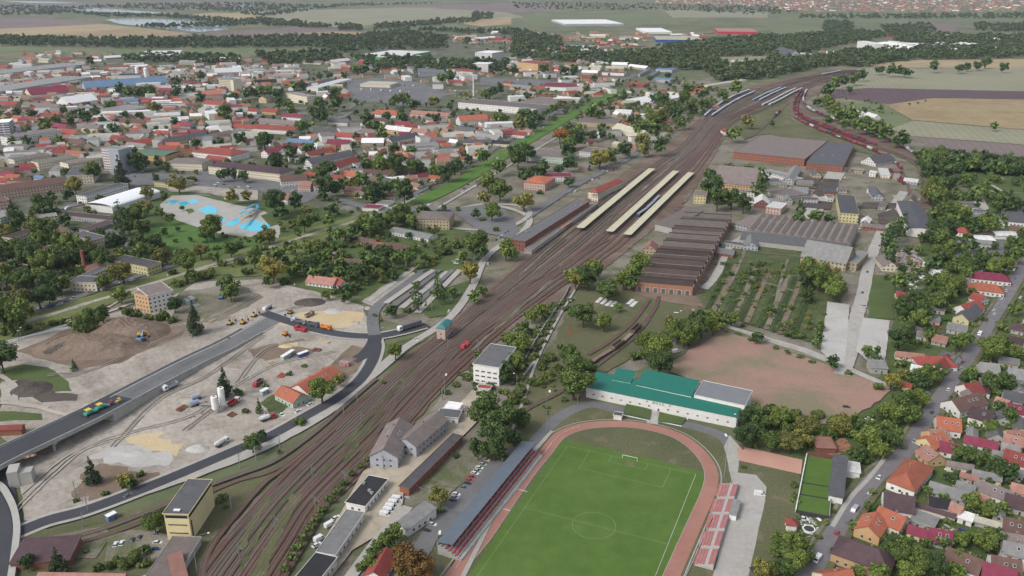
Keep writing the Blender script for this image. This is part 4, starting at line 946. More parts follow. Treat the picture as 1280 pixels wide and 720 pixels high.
# yellow signal tower, pink signal box, white block
sc = blk(B03, (818, 408), (940, 412), (935, 238), 13.5, 'flat', 's', 'Y', 'tall sand yellow railway building with slate flat roof by the lower tracks', name='signal_building', cat='signal building', wins=False)
def box_on(root, name, x0, x1, y0, y1, z0, z1, mat): m = MB(); m.box(x0, x1, y0, y1, z0, z1); return m.build(name, mat, root)
Ls = [o for o in sc.children if o.name.startswith('wall')][0].dimensions; lx, ly = Ls.x/2, Ls.y/2
for z, hh in ((12.1, 1.3),): box_on(sc, 'window_band', -lx+.5, lx-.5, -ly-.06, -ly+.02, z-hh/2, z+hh/2, M_GLASS); box_on(sc, 'window_band', lx-.02, lx+.06, -ly+.5, ly-.5, z-hh/2, z+hh/2, M_GLASS)
for z in (4.2, 8.2): box_on(sc, 'window_band', -lx+1.2, lx-1, -ly-.05, -ly+.02, z-.25, z+.25, M_GLASS)
box_on(sc, 'window_band', lx-.02, lx+.05, -ly+1.2, -ly+2.2, 2, 9.5, M_GLASS); box_on(sc, 'roof_hatch', -1.5, 1.2, -ly+1.2, -ly+2.2, 14, 14.5, M_WHITE)
blk(B12, (903, 200), (945, 205), (985, 165), 8.5, 'hip', 'q', 'p', 'pink signal box with teal roof between road and tracks', name='signal_box', hr=10.5, pitch=2.6, rm=surf('roof_teal', (.05, .19, .2), .15, .5, .7))
blk(B12, (1086, 380), (1215, 400), (1180, 282), 11.5, 'flat', 'q', 'w', 'white four storey office block with flat grey roof beside the tracks', name='office_block', pitch=3.6, ww=2.6, wh=1.0)
blk(B12, (1110, 500), (1170, 505), (1120, 485), 3, 'flat', 'r', 'w', 'small red and blue kiosk below the white office block', name='kiosk', cat='kiosk')
# grey house row along the yard
blk(B13, (568, 118), (655, -40), (690, 165), 6.5, 'gable', 'n', 'k', 'grey house with blue grey gable wall and brown roof beside the tracks', name='house', hr=10.5, chim=2)
blk(B13, (800, 75), (960, -60), (742, 10), 6.5, 'gable', 'n', 'k', 'long grey building with brown roof behind the blue grey gable', name='house', hr=9.5, chim=1)
blk(B12, (905, 640), (1010, 650), (930, 605), 4, 'flat', 'q', 'w', 'low white building with dark roof above the grey house', name='building')
blk(B12, (1010, 612), (1060, 590), (1035, 600), 3.4, 'flat', 'd', 'w', 'small dark roofed garage above the grey house', name='garage')
blk(B12, (940, 600), (1010, 610), (965, 570), 3.4, 'flat', 'w', 'w', 'low pale roofed workshop with white walls above the grey house', name='workshop')
blk(B13, (450, 352), (545, 372), (575, 222), 4, 'flat', 'k', 'w', 'white building with black felt roof patched in white', name='building', vents=3)
blk(B13, (765, 285), (1030, 22), (722, 268), 3.6, 'flat', 's', 'B', 'long narrow grey roofed brick shed beside the grass bank', name='shed', pitch=4)
blk(B13, (700, 455), (758, 490), (798, 342), 3.4, 'shed', 'g', 'w', 'grey metal roofed shed between the vans and the hedge', name='shed')
blk(B13, (305, 600), (395, 615), (480, 395), 4.2, 'flat', 'g', 'w', 'long grey roofed garage block below the parked vans', name='garage_block', pitch=4)
blk(B13, (185, 745), (290, 770), (290, 605), 4.4, 'flat', 'k', 'w', 'black roofed end of the garage block at the picture bottom', name='garage_block')
blk(B13, (540, 720), (640, 735), (640, 605), 3.2, 'gable', 'r', 'w', 'red tiled house half hidden by the orange tree', name='house')
# grandstand west
h = 6.5; a, b = at(556, 680, h), at(661, 553, h); d = b-a; L = d.length; rz = atan2(d.y, d.x); c = (a+b)/2
o = thing('grandstand', 'grandstand', 'covered grandstand with long blue grey roof and red seats', (c.x, c.y, 0), rz, auto=False)
RB = surf('stand_roof_blue_grey', (.125, .152, .185), .12, .3, .6, bands=(.3, 'X')); SEAT = surf('seat_red', (.42, .07, .09), .2, .8, .6); SEATF = surf('seat_faded_red', (.40, .155, .15), .2, .5, .8)
m = MB(); m.prism([(-3.6, h+.6), (3.5, h-.2), (3.5, h), (-3.6, h+.85)], -L/2, L/2, 'x'); m.build('roof', RB, o)
m = MB(); m.prism([(3.1, 0), (3.1, 4.9)]+sum([[(3.1-1.5*k-1.4, 4.9-.6*k), (3.1-1.5*k-1.4, 4.3-.6*k)] for k in range(7)], [])+[(-7.6, .7), (-7.6, 0)], -L/2, L/2, 'x'); m.build('terrace', M_CONC, o)
m = MB(); m.box(-L/2, L/2, 3.1, 3.4, 0, h-.2); m.build('back_wall', wallmat('g'), o)
for k in range(14):
    x = -L/2+L*(k+.5)/14; m = MB()
    for r_ in (1, 2, 3, 4): y_ = 3.1-1.5*r_-2.3; m.box(x-L/28+.5, x+L/28-.5, y_, y_+.8, 4.3-.6*r_+.02, 4.3-.6*r_+.5)
    m.build('seat_block', SEAT, o)
    m = MB(); m.tube((x-L/28, -3.3, 2), (x-L/28, -3.3, h+.5), .12); m.build('post', M_STEEL, o)
# which side is the pitch on? roof local +y must point away from it
if (O+V*55-Vector((c.x, c.y, 0))).dot(Vector((-sin(rz), cos(rz), 0))) > 0: o.rotation_euler.z = rz+pi
# fence line, dugouts
def fence(P, h, label, mat, step=2.5, slats=2, name='fence', t=.05):
    o = thing(name, 'fence', label, P[0], 0, auto=False); m = MB(); S = pathlen(P); n = int(S[-1]/step)
    for k in range(n+1): p, _ = along(P, S, k*step); p = p-P[0]; m.tube(p, p+Vector((0, 0, h)), t, n=4)
    m.build('posts', mat, o); m = MB()
    for z in ([h*(i+1)/slats-.03 for i in range(slats)]):
        m.path([q-P[0]+Vector((0, 0, z)) for q in P], t*.7, 4)
    m.build('rails', mat, o); return o
def wall(P, h, w, label, mat, name='garden_wall'):
    P = [Vector((p.x, p.y, 0)) for p in P]
    o = ribbon(name, P, w, mat, z=h, thick=h+.1); o['kind'] = 'thing'; o['category'] = 'wall'; o['label'] = label; return o
fence(ribbon.__globals__['TRK'][30:44], 1.1, 'white rail fence round the running track curve', M_WHITE)
fence(line('570,712 600,672 640,622 668,585 690,555'), 1.1, 'white rail fence between grandstand and running track', M_WHITE)
wall(line('915,602 903,625 880,672 862,712 845,745'), 1.0, .25, 'pale concrete wall in front of the open red terraces', M_CONC)
for i, (x, y) in enumerate(((651, 595), (630, 617), (618, 638))):
    p, q = at(x, y), at(x+8, y-9); dd = q-p; o = thing('dugout', 'dugout', ('green team dugout nearest the top of the grandstand', 'green team dugout in the middle beside the running track', 'green team dugout lowest beside the running track')[i], p, atan2(dd.y, dd.x), 'team dugouts', auto=False)
    m = MB(); m.prism([(-.8, 0), (.9, 0), (.9, .3), (-.4, .3), (-.4, 1.9), (.6, 2.2), (.6, 2.3), (-.8, 2.0)], -3.5, 3.5, 'x'); m.build('shell', surf('dugout_green', (.05, .22, .13), .1, 1, .5), o); m = MB(); m.box(-3.3, 3.3, -.35, .1, .3, .55); m.build('bench', M_WHITE, o)
# open terraces east: sections of red seats
LE, RE = [(899, 605), (862.5, 712)], [(924, 606), (897, 712)]
e0, e1 = at(899, 605), at(852, 742); w = (at(924, 606)-e0); t_ = (e1-e0).normalized(); nrm = Vector((-t_.y, t_.x, 0)); wid = abs(w.dot(nrm)); sg = 1 if w.dot(nrm) > 0 else -1
rz = atan2(t_.y, t_.x)
for k in range(5):
    s0 = k*12.4; c = e0+t_*(s0+6); o = thing('terrace_section', 'terrace', ('open terrace block of faded red seats, %s from the far end' % ('first', 'second', 'third', 'fourth', 'fifth')[k]), (c.x, c.y, 0), rz, 'open red terraces', auto=False)
    m = MB(); st_ = 7; W8 = wid/st_; pr = [(0, 0)]
    for r_ in range(st_): pr += [(sg*r_*W8, .35*(r_+1)), (sg*(r_+1)*W8, .35*(r_+1))]
    pr += [(sg*wid, 0)]; m.prism(pr if sg < 0 else pr, -6.1, 6.1, 'x'); m.build('steps', surf('terrace_concrete', (.40, .38, .36), .15, .4, .9), o)
    for r_ in (0, 1, 2, 3, 5, 6): m = MB(); y0 = sg*(r_+.12)*W8; y1 = sg*(r_+.86)*W8; m.box(-5.0, 5.0, min(y0, y1), max(y0, y1), .35*(r_+1)+.01, .35*(r_+1)+.3); m.build('seat_row', SEATF, o)
p = e0+t_*20+nrm*sg*(wid+1.5); o = thing('press_box', 'cabin', 'small white glazed cabin behind the open red terraces', p, rz, auto=False); m = MB(); m.box(-6, 6, -1.5, 1.5, 0, 3); m.build('wall', M_WHITE, o); m = MB(); m.box(-6.2, 6.2, -1.7, 1.7, 3, 3.2); m.build('roof', roofmat('g'), o)
for k in range(5): put('window', WIN, o, (-4.8+k*2.4, -1.5, 1.8), 0, (1.9, 1, 1.4)); put('window', WIN, o, (-4.8+k*2.4, 1.5, 1.8), pi, (1.9, 1, 1.4))
# clubhouse with green roof
GR = surf('roof_emerald', (.018, .165, .125), .08, .15, .55, bands=(.5, 'X'))
Wc = wallmat('w')
blk(T(0, 0), (4*733, 4*484), (4*921, 4*522), (4*747, 4*469), 6.2, 'shed', 't', 'w', 'long white clubhouse with emerald green roof behind the pitch', name='clubhouse', cat='clubhouse', hr=8.0, pitch=5.2, ww=1.3, wh=.9, storey=7, zlo=1.0, rm=GR, oh=.25)
blk(T(0, 0), (4*795, 4*481.2), (4*864, 4*496), (4*806, 4*466.5), 7.9, 'shed', 't', 'w', 'raised emerald green middle roof of the clubhouse', name='clubhouse_block', cat='clubhouse', rm=GR, wins=False, oh=.1, hr=10.2)
blk(T(0, 0), (4*764, 4*474.5), (4*788, 4*479), (4*774, 4*464), 7.9, 'shed', 't', 'w', 'green roofed stair block at the left of the clubhouse', name='clubhouse_block', cat='clubhouse', rm=GR, wins=False, oh=.1, hr=9.6)
blk(T(0, 0), (4*868, 4*494), (4*931, 4*507.5), (4*875, 4*475.5), 9.0, 'flat', 'g', 'w', 'grey roofed white hall behind the right end of the clubhouse', name='sports_hall', cat='hall', pitch=4, storey=8, wh=1.2, ww=3.2, oh=.2, rm=surf('roof_hall_grey', (.19, .20, .21), .1, .2, .7))
# the sign over the clubhouse door
fc = at(829, 507, 4.6)
ft = bpy.data.curves.new('clubhouse_sign', 'FONT'); ft.body = 'MTE  1904'; ft.size = 2.2; ft.extrude = .05; ft.align_x = 'CENTER'
# ------------------------------------------------ the railway works
ra, rb, rc = at(794, 352, 8), at(866, 358, 8), at(915, 270, 8)
u = (rb-ra); Lw = u.length; u.normalize(); n_ = Vector((-u.y, u.x, 0)); dep = (rc-ra).dot(n_); rz = atan2(u.y, u.x)
sh_ = (rc-rb).dot(u)
o = thing('sawtooth_works', 'factory', 'long brown sawtooth roofed brick workshop beside the station tracks', (ra.x, ra.y, 0), rz, auto=False)
CAPM = surf('ridge_cap', (.17, .155, .145), .3, .2, .8); SAWD = surf('works_roof_dark', (.052, .038, .034), .2, .15, .85); SAWB, SAWG = surf('works_roof_brown', (.078, .056, .048), .2, .15, .85), surf('works_roof_grey_brown', (.125, .105, .095), .2, .15, .85)
N_ = 17; pit = dep/N_; skew = sh_/dep
m = MB(); f = lambda x, y, z: (x+y*skew, y, z)
m.add([f(0, 0, 0), f(Lw, 0, 0), f(Lw, dep, 0), f(0, dep, 0), f(0, 0, 7.8), f(Lw, 0, 7.8), f(Lw, dep, 7.8), f(0, dep, 7.8)], [(3, 2, 1, 0), (4, 5, 6, 7), (0, 1, 5, 4), (1, 2, 6, 5), (2, 3, 7, 6), (3, 0, 4, 7)]); m.build('wall', surf('works_brick', (.33, .165, .105), .2, .3, .9), o)
for k in range(N_):
    y = k*pit; m = MB(); hh = 10.6 if k % 2 else 11.4
    prof = [(y+.02, 7.8), (y+pit-.02, 7.8), (y+pit-.02, 8.0), (y+pit*.30, hh), (y+.5, 8.0)]
    m.add([f(-.4, a, b) for a, b in prof]+[f(Lw+.4, a, b) for a, b in prof], [tuple(range(5)), tuple(range(9, 4, -1))]+[(i, 5+i, 5+(i+1) % 5, (i+1) % 5) for i in range(5)])
    m.build('roof_bay', (SAWB if k % 3 else SAWD) if k < 8 else (SAWG if k % 3 else SAWB), o)
    m = MB(); P_ = [(y+pit*.26, hh-.3), (y+pit*.34, hh-.3), (y+pit*.34, hh+.12), (y+pit*.26, hh+.12)]; m.add([f(-.5, a, b) for a, b in P_]+[f(Lw+.5, a, b) for a, b in P_], [(0, 1, 2, 3), (7, 6, 5, 4)]+[(i, 4+i, 4+(i+1) % 4, (i+1) % 4) for i in range(4)]); m.build('ridge_cap', CAPM if k % 2 else SAWD, o)
    m = MB(); m.add([f(Lw+.42, y+.1, 7.6), f(Lw+.42, y+.9, 7.6), f(Lw+.42, y+.9, 9.3), f(Lw+.42, y+.1, 9.3), f(Lw+.8, y+.1, 7.6), f(Lw+.8, y+.9, 7.6), f(Lw+.8, y+.9, 9.3), f(Lw+.8, y+.1, 9.3)], [(3, 2, 1, 0), (4, 5, 6, 7), (0, 1, 5, 4), (1, 2, 6, 5), (2, 3, 7, 6), (3, 0, 4, 7)]); m.build('buttress', M_CONC, o)
for k in range(7): put('gate', GATE, o, (3.5+k*(Lw-7)/6, 0, 0), 0, (3.6, 1, 4.6))
for k in range(int(dep/7)): y = 4+k*7; put('window', WIN, o, (Lw+y*skew+.02, y, 4.5), pi/2-math.atan(skew), (2.6, 1, 2.6))
blk(B21, (715, 400), (800, 420), (800, 330), 6, 'shed', 'n', 'g', 'grey lean-to along the track side of the sawtooth workshop', name='lean_to', wins=False)
blk(B21, (655, 525), (720, 530), (690, 500), 4, 'gable', 'p', 'b', 'small orange roofed hut at the corner of the sawtooth workshop', name='hut')
# row of twelve small gables and strip roof
A, B = at(932, 288, 7), at(1063, 305, 7); u = B-A; Lr = u.length; rz = atan2(u.y, u.x); Cd = at(942, 268, 7)-A; n_ = Vector((-sin(rz), cos(rz), 0)); dp = Cd.dot(n_)
o = thing('gabled_workshop', 'factory', 'workshop with a row of twelve grey brown gabled roofs', A-Vector((0, 0, 7)), rz, auto=False)
m = MB(); m.box(0, Lr, 0, dp, 0, 6.9); m.build('wall', wallmat('g'), o); bw = Lr/13
for k in range(13):
    x = k*bw; m = MB(); m.prism([(x+.03, 6.9), (x+bw-.03, 6.9), (x+bw-.03, 7.1), (x+bw/2, 9.8), (x+.03, 7.1)], -.2, dp, 'y'); m.build('roof_bay', surf('asbestos_roof', (.21, .18, .165), .2, .3, .9), o)
blk(T(0, 0), (4*925, 4*299), (4*1060, 4*314), (4*928, 4*292), 5, 'shed', 'q', 'g', 'low teal grey strip roof before the row of gables', name='lean_to', wins=False)
blk(B31, (165, 560), (390, 600), (190, 510), 6, 'gable', 'g', 'b', 'ochre workshop with grey roof below the row of gables', name='workshop', pitch=4)
blk(B31, (390, 590), (445, 600), (395, 525), 6, 'flat', 'g', 'b', 'grey roofed lean-to beside the ochre workshop', name='workshop')
# big hall
blk(T(0, 0), (4*917, 4*190), (4*1006, 4*199), (4*938, 4*168), 9, 'flat', 'n', 'B', 'large low hall with grey brown roof and red brick front', name='factory_hall', cat='factory', vents=6, pitch=6)
blk(T(0, 0), (4*1008, 4*204), (4*1054, 4*208), (4*1012, 4*176), 8, 'flat', 's', 'B', 'blue grey roofed brick hall joined to the large hall', name='factory_hall', cat='factory', vents=4, pitch=6)
blk(B31, (-40, 135), (125, 180), (-30, 118), 5, 'flat', 'g', 'w', 'long pale lean-to before the large brick hall', name='lean_to')
blk(B31, (362, 345), (455, 352), (385, 255), 9, 'flat', 's', 'y', 'yellow green building with dark grey roof amid the scrap yards', name='building', pitch=3.4)
blk(B31, (703, 420), (828, 430), (712, 290), 7.5, 'gable', 's', 'w', 'grey roofed hall with white front and dark gates by the right fence', name='hall', hr=8.6, wins=False)
blk(B31, (-10, 315), (65, 325), (0, 285), 6, 'flat', 'l', 'p', 'pink building with pale grey roof left of the scrap yard', name='building')
blk(B21, (1010, 190), (1215, 210), (1050, 150), 7, 'gable', 'n', 'o', 'long ochre building with brown roof behind the works', name='building')
blk(B21, (910, 258), (970, 262), (920, 232), 8, 'flat', 'n', 'y', 'small yellow house between the station and the works', name='house')
blk(B31, (575, 612), (650, 615), (580, 570), 4, 'gable', 'n', 'c', 'small gabled shed with half red roof beside the poplars', name='shed')
blk(B31, (1020, 490), (1138, 492), (1022, 462), 3.5, 'barrel', 'w', 'w', 'white arched greenhouse in the nursery yard', name='greenhouse', hr=6, wins=False)
blk(B31, (1140, 460), (1248, 462), (1142, 440), 3, 'barrel', 'l', 'w', 'second pale greenhouse behind the white arched one', name='greenhouse', hr=5, wins=False)
blk(B31, (850, 645), (895, 645), (835, 592), 4.5, 'flat', 'w', 'w', 'white roofed shed among the trees of the right fence', name='shed')
blk(B31, (898, 490), (960, 492), (900, 472), 3.5, 'flat', 'g', 'w', 'small grey shed left of the white arched greenhouse', name='shed')
blk(B31, (1205, 388), (1285, 396), (1240, 340), 4, 'shed', 's', 'w', 'house roof covered in dark solar panels at the right edge', name='house')
blk(B21, (1115, 400), (1285, 440), (1140, 360), 5, 'shed', 'n', 'k', 'open grey sheds between sawtooth works and gabled row', name='shed')
blk(B21, (1160, 510), (1230, 515), (1170, 470), 4, 'gable', 'g', 'k', 'small grey gabled store beside the gardens', name='store')
blk(B21, (1210, 300), (1290, 305), (1220, 272), 4, 'gable', 'l', 'r', 'pale roofed red building behind the works', name='building')
blk(B31, (130, 240), (200, 245), (140, 215), 3, 'flat', 'g', 'k', 'grey shed in the scrap yard', name='shed'); blk(B31, (525, 265), (580, 268), (540, 232), 4, 'gable', 's', 'k', 'dark roofed shed in the right scrap yard', name='shed')
blk(B31, (465, 85), (540, 100), (500, 55), 4, 'gable', 's', 'w', 'white shed with blue grey roof by the wagon curve', name='shed'); blk(B31, (565, 155), (612, 158), (570, 122), 4, 'flat', 'l', 'c', 'small cream shed beside the wagon curve', name='shed')
blk(B32, (515, 400), (600, 405), (520, 368), 3.5, 'shed', 'g', 'g', 'grey metal shelter at the end of the concrete yard', name='shed')
blk(B31, (0, 235), (90, 265), (10, 190), 5, 'flat', 'n', 'g', 'grey roofed workshop left of the scrap heaps', name='workshop'); blk(B31, (75, 180), (130, 185), (125, 120), 5, 'gable', 'g', 'g', 'grey gabled workshop beside the large hall', name='workshop')
# construction site buildings
blk(B12, (184, 575), (262, 540), (140, 510), 4, 'gable', 'o', 'G', 'white house end with orange tiled roof on the building site', name='house', hr=7.2)
blk(B12, (262, 530), (430, 430), (215, 470), 4.2, 'gable', 'o', 'w', 'long orange tiled house with roof lights beside the new road', name='house', hr=8, chim=2)
blk(B02, (668, 25), (740, 42), (700, -30), 13, 'flat', 'n', 'o', 'four storey apartment block with orange end and white balconies', name='apartment_block', cat='apartment block', pitch=3)
ap = at(640/4+862/4-160+160-160+160-0, 0) if 0 else None
blk(B02, (741, 40), (862, 12), (700, -5), 13.2, 'flat', 'n', 'w', 'white balconied wing of the orange ended apartment block', name='apartment_block', cat='apartment block', pitch=2.6, ww=2.1, wh=1.7)
blk(B03, (50, 660), (345, 640), (240, 545), 3.6, 'shed', 'd', 'r', 'dark red flat roofed brick building beside the branch line', name='brick_building', wins=False)
blk(B03, (725, 735), (870, 740), (850, 525), 3.8, 'flat', 'n', 'g', 'long grey brown felt roofed shed below the yellow railway building', name='shed', wins=False)
blk(B03, (870, 740), (935, 720), (880, 625), 4.2, 'shed', 'p', 'r', 'red roofed lean-to below the yellow railway building', name='lean_to', wins=False)
blk(B03, (190, 720), (620, 728), (190, 700), 3.4, 'gable', 'p', 'r', 'salmon roof edge at the bottom left of the picture', name='shed', wins=False)
blk(B02, (-10, 710), (105, 705), (-10, 690), 4, 'gable', 'r', 'r', 'red tiled shed against the viaduct at the left edge', name='shed', wins=False)
# town blocks
blk(B01, (-60, 245), (345, 190), (-60, 215), 9.5, 'hip', 'b', 'p', 'long pink apartment building with rust brown hipped roof', name='apartment_building', hr=13)
blk(B01, (330, 160), (465, 152), (250, 122), 10, 'flat', 's', 'c', 'cream flat roofed apartment block beside the long pink building', name='apartment_block')
blk(B01, (505, 22), (590, 30), (520, 5), 29, 'flat', 'g', 'w', 'ten storey grey tower block with dark balcony bands', name='tower_block', cat='tower block', wm=facade('facade_balconies', (.50, .49, .49), (.14, .08, .08), 3.2, 3.0, (.08, .9), (.38, .8)))
blk(B01, (590, 31), (655, 14), (575, 18), 29.2, 'flat', 'g', 'w', 'blank white side wing of the ten storey tower block', name='tower_block', cat='tower block', wm=wallmat('k'))
blk(B01, (560, 318), (800, 240), (475, 288), 6, 'barrel', 'w', 'w', 'white stretched membrane hall beside the pool park', name='tent_hall', cat='hall', hr=9, wins=False, rm=surf('white_membrane', (.80, .81, .82), .04, .2, .6))
blk(B01, (430, 262), (640, 200), (420, 245), 8, 'flat', 's', 'w', 'long white building with slate roof behind the membrane hall', name='building')
blk(B01, (555, 580), (737, 617), (580, 548), 7, 'flat', 's', 'y', 'yellow two storey block with grey flat roof', name='school_block', cat='school')
blk(B01, (350, 455), (462, 484), (390, 428), 8, 'flat', 's', 'c', 'pale block with slate roof beside the maroon roofed market', name='building')
blk(B01, (130, 522), (302, 556), (178, 497), 8, 'flat', 'b', 'c', 'brown roofed cream apartment block among dense trees', name='apartment_block')
blk(B01, (-60, 600), (62, 630), (0, 575), 8, 'flat', 'b', 'c', 'brown roofed cream apartment block at the left edge', name='apartment_block')
blk(B01, (830, 92), (1008, 98), (850, 68), 9, 'hip', 'n', 'c', 'cream ornate town hall like building with grey roof', name='civic_building', hr=11)
blk(B01, (1040, 110), (1400, 150), (1060, 82), 9, 'hip', 'd', 'c', 'long cream building with slate purple roof on the main street', name='civic_building', hr=12)
blk(B01, (958, 38), (1155, 60), (985, 8), 8.5, 'hip', 'r', 'w', 'white school building with large bright red roof', name='school', cat='school', hr=13)
blk(B01, (655, 50), (825, 62), (665, 22), 7, 'barrel', 't', 'o', 'ochre sports hall with faded green roof behind the tower block', name='sports_hall', cat='hall', hr=9, wins=False, rm=surf('roof_faded_green', (.10, .16, .115), .15, .2, .8))
blk(B01, (70, 80), (250, 50), (110, 62), 10, 'flat', 'n', 'c', 'cream flat roofed apartment row, leftmost of three before the tower', name='apartment_block')
blk(B01, (190, 95), (390, 60), (200, 80), 10, 'flat', 'n', 'c', 'cream flat roofed apartment row, middle of three before the tower', name='apartment_block')
blk(B01, (340, 100), (505, 70), (330, 85), 10, 'flat', 'n', 'c', 'cream flat roofed apartment row, nearest to the tower block', name='apartment_block')
blk(B01, (0, 370), (90, 345), (-20, 340), 8, 'flat', 'g', 'k', 'grey block at the left edge below the pink building', name='building'); blk(B01, (-20, 290), (45, 280), (-20, 268), 9, 'flat', 'b', 'p', 'salmon pink block at the left edge', name='building')
blk(B01, (350, 690), (480, 695), (380, 660), 7, 'flat', 's', 'c', 'low flat roofed school wing before the brick chimney', name='school_wing', cat='school'); blk(B01, (440, 665), (555, 610), (430, 645), 6, 'flat', 's', 'c', 'narrow slate roofed wing beside the brick chimney', name='school_wing', cat='school')
blk(B01, (770, 190), (900, 205), (800, 165), 5, 'flat', 's', 'y', 'small yellow building on the main street corner', name='building')
blk(B00, (-20, 615), (42, 612), (-20, 598), 22, 'flat', 'w', 'w', 'white high rise with dark window bands at the left edge', name='tower_block', cat='tower block', wm=facade('facade_bands', (.6, .6, .62), (.04, .05, .09), 60, 3.3, (.01, .99), (.3, .8)))
m = MB(); p = at(107, 342); o = thing('brick_chimney', 'chimney', 'tall red brick chimney among the flat roofed blocks', p, auto=False); m.tube((0, 0, 0), (0, 0, 18), 1.6, 1.1, 8); m.build('shaft', wallmat('B'), o); m = MB(); m.tube((0, 0, 18), (0, 0, 18.8), 1.4, 1.4, 8); m.build('cap', wallmat('B'), o)
blk(B00, (1092, 395), (1165, 400), (1100, 388), 22, 'flat', 'u', 'y', 'tall cream office block with blue roof edge on the left', name='office_block', cat='office block', wm=facade('facade_office', (.58, .54, .40), (.10, .10, .11), 3.0, 3.3, (.15, .85), (.35, .75)))
blk(B00, (1165, 400), (1205, 396), (1160, 390), 22.4, 'flat', 'u', 'y', 'blank side of the tall cream office block', name='office_block', cat='office block', wm=wallmat('c'))
blk(B20, (28, 310), (130, 320), (35, 296), 20, 'flat', 'r', 'o', 'ochre seven storey hotel block with red roof edge', name='apartment_tower', cat='apartment block')
blk(B10, (1095, 262), (1180, 266), (1100, 250), 24, 'flat', 'w', 'w', 'white high rise block behind the car parks', name='tower_block', cat='tower block'); blk(B10, (1082, 320), (1160, 322), (1086, 310), 18, 'flat', 'w', 'w', 'white mid rise block beside the tall factory chimney', name='apartment_block')
blk(B10, (1010, 512), (1400, 545), (1030, 490), 10, 'flat', 'n', 'w', 'long white office slab with green stripe by the canal road', name='office_block', cat='office block')
blk(B10, (555, 278), (690, 290), (600, 258), 8, 'flat', 'g', 'w', 'wide superstore with pale roof and green edge', name='superstore', cat='store', wins=False, rm=roofmat('l'), wm=surf('store_grey', (.2, .22, .22), .1, 1, .8))
blk(B10, (690, 288), (870, 258), (600, 262), 8.1, 'flat', 'g', 'w', 'right part of the green edged superstore', name='superstore', cat='store', wins=False, rm=roofmat('l'), wm=surf('store_green', (.06, .42, .08), .1, 1, .7))
for k in ('',):
    p = at(320+1088/4, 480/4); o = thing('factory_chimney', 'chimney', 'tall pale factory chimney beside the white office slab', p, auto=False); m = MB(); m.tube((0, 0, 0), (0, 0, 40), 1.5, 1.0, 10); m.build('shaft', wallmat('w'), o)
    p = at(320+740/4, 540/4); o = thing('lattice_mast', 'mast', 'thin red and white radio mast among the trees', p, auto=False); m = MB(); m.tube((0, 0, 0), (0, 0, 62), .9, .3, 4); m.build('lattice', surf('mast_red', (.3, .2, .19), .2, .1, .7), o)
for xx, yy in ((692, 400), (735, 405)):
    p = at(xx/4, yy/4); o = thing('silo', 'silo', 'tall white silo tower, %s of the pair on the left' % ('left' if xx < 700 else 'right'), p, auto=False, group='silos'); m = MB(); m.tube((0, 0, 0), (0, 0, 26), 4, 4, 12); m.build('shaft', M_WHITE, o); m = MB(); m.tube((0, 0, 26), (0, 0, 29), 4, .6, 12); m.build('cap', M_WHITE, o)
# far stores
blk(B20, (720, 198), (950, 200), (760, 180), 9, 'flat', 'e', 'u', 'far superstore with cream roof and blue edge', name='superstore', cat='store', wins=False, rm=roofmat('e'), wm=surf('store_blue', (.03, .08, .30), .1, 1, .7))
blk(B20, (1030, 158), (1230, 160), (1070, 140), 9, 'flat', 'g', 'r', 'far superstore with bright red walls', name='superstore', cat='store', wins=False, wm=surf('store_red', (.5, .02, .05), .1, 1, .7), rm=roofmat('p'))
blk(B20, (265, 120), (560, 118), (290, 98), 8, 'flat', 'w', 'u', 'wide far shopping centre with white roof', name='shopping_centre', cat='store', wins=False); blk(B20, (665, 160), (800, 160), (700, 140), 7, 'flat', 'w', 'w', 'far white roofed warehouse between the shopping centre and the blue store', name='warehouse', cat='warehouse', wins=False)
blk(B30, (490, 235), (700, 245), (520, 208), 12, 'barrel', 'w', 'u', 'white and blue factory hall at the far wood edge', name='factory_hall', cat='factory', hr=17, wins=False); blk(B30, (535, 222), (580, 222), (540, 205), 24, 'flat', 'w', 'w', 'white tower on the left of the far factory hall', name='factory_tower', cat='factory', wins=False)
blk(B30, (695, 222), (730, 222), (700, 205), 22, 'flat', 'w', 'w', 'white tower on the right of the far factory hall', name='factory_tower', cat='factory', wins=False)
blk(B30, (960, 225), (1090, 220), (970, 205), 8, 'flat', 'w', 'u', 'long white roofed warehouse far right beyond the fields', name='warehouse', cat='warehouse', wins=False); blk(B30, (660, 184), (748, 184), (680, 172), 8, 'flat', 'r', 'r', 'far red roofed warehouse in the woods', name='warehouse', cat='warehouse', wins=False)
blk(B30, (80, 290), (185, 290), (100, 268), 7, 'gable', 's', 'k', 'slate roofed farm hall before the far woods', name='hall', wins=False); blk(B30, (250, 295), (470, 293), (270, 275), 7, 'flat', 'e', 'c', 'cream roofed hall group before the far woods', name='hall', wins=False)
blk(B00, (700, 280), (895, 275), (740, 255), 12, 'flat', 'w', 'k', 'large white roofed warehouse before the green belt', name='warehouse', cat='warehouse', wins=False)
blk(B00, (-40, 465), (460, 385), (-40, 435), 9, 'flat', 'g', 'k', 'very long grey factory hall, nearer of the two at the left', name='factory_hall', cat='factory', wins=False); blk(B00, (-40, 375), (430, 322), (0, 350), 9, 'flat', 'g', 'k', 'very long grey factory hall, farther of the two at the left', name='factory_hall', cat='factory', wins=False)
blk(B00, (425, 440), (840, 412), (430, 430), 7, 'gable', 'u', 'k', 'long blue roofed shed beyond the town', name='shed', wins=False); blk(B00, (150, 470), (345, 452), (160, 460), 6, 'gable', 'm', 'c', 'long low shed with crimson roof, left of the blue shed', name='shed', wins=False)
blk(B00, (340, 520), (490, 498), (380, 500), 6, 'gable', 'w', 'w', 'white roofed shed before the crimson roofed one', name='shed', wins=False); blk(B00, (590, 378), (700, 375), (600, 368), 14, 'flat', 'k', 'w', 'dark roofed loading hall beside the silos', name='hall', wins=False)
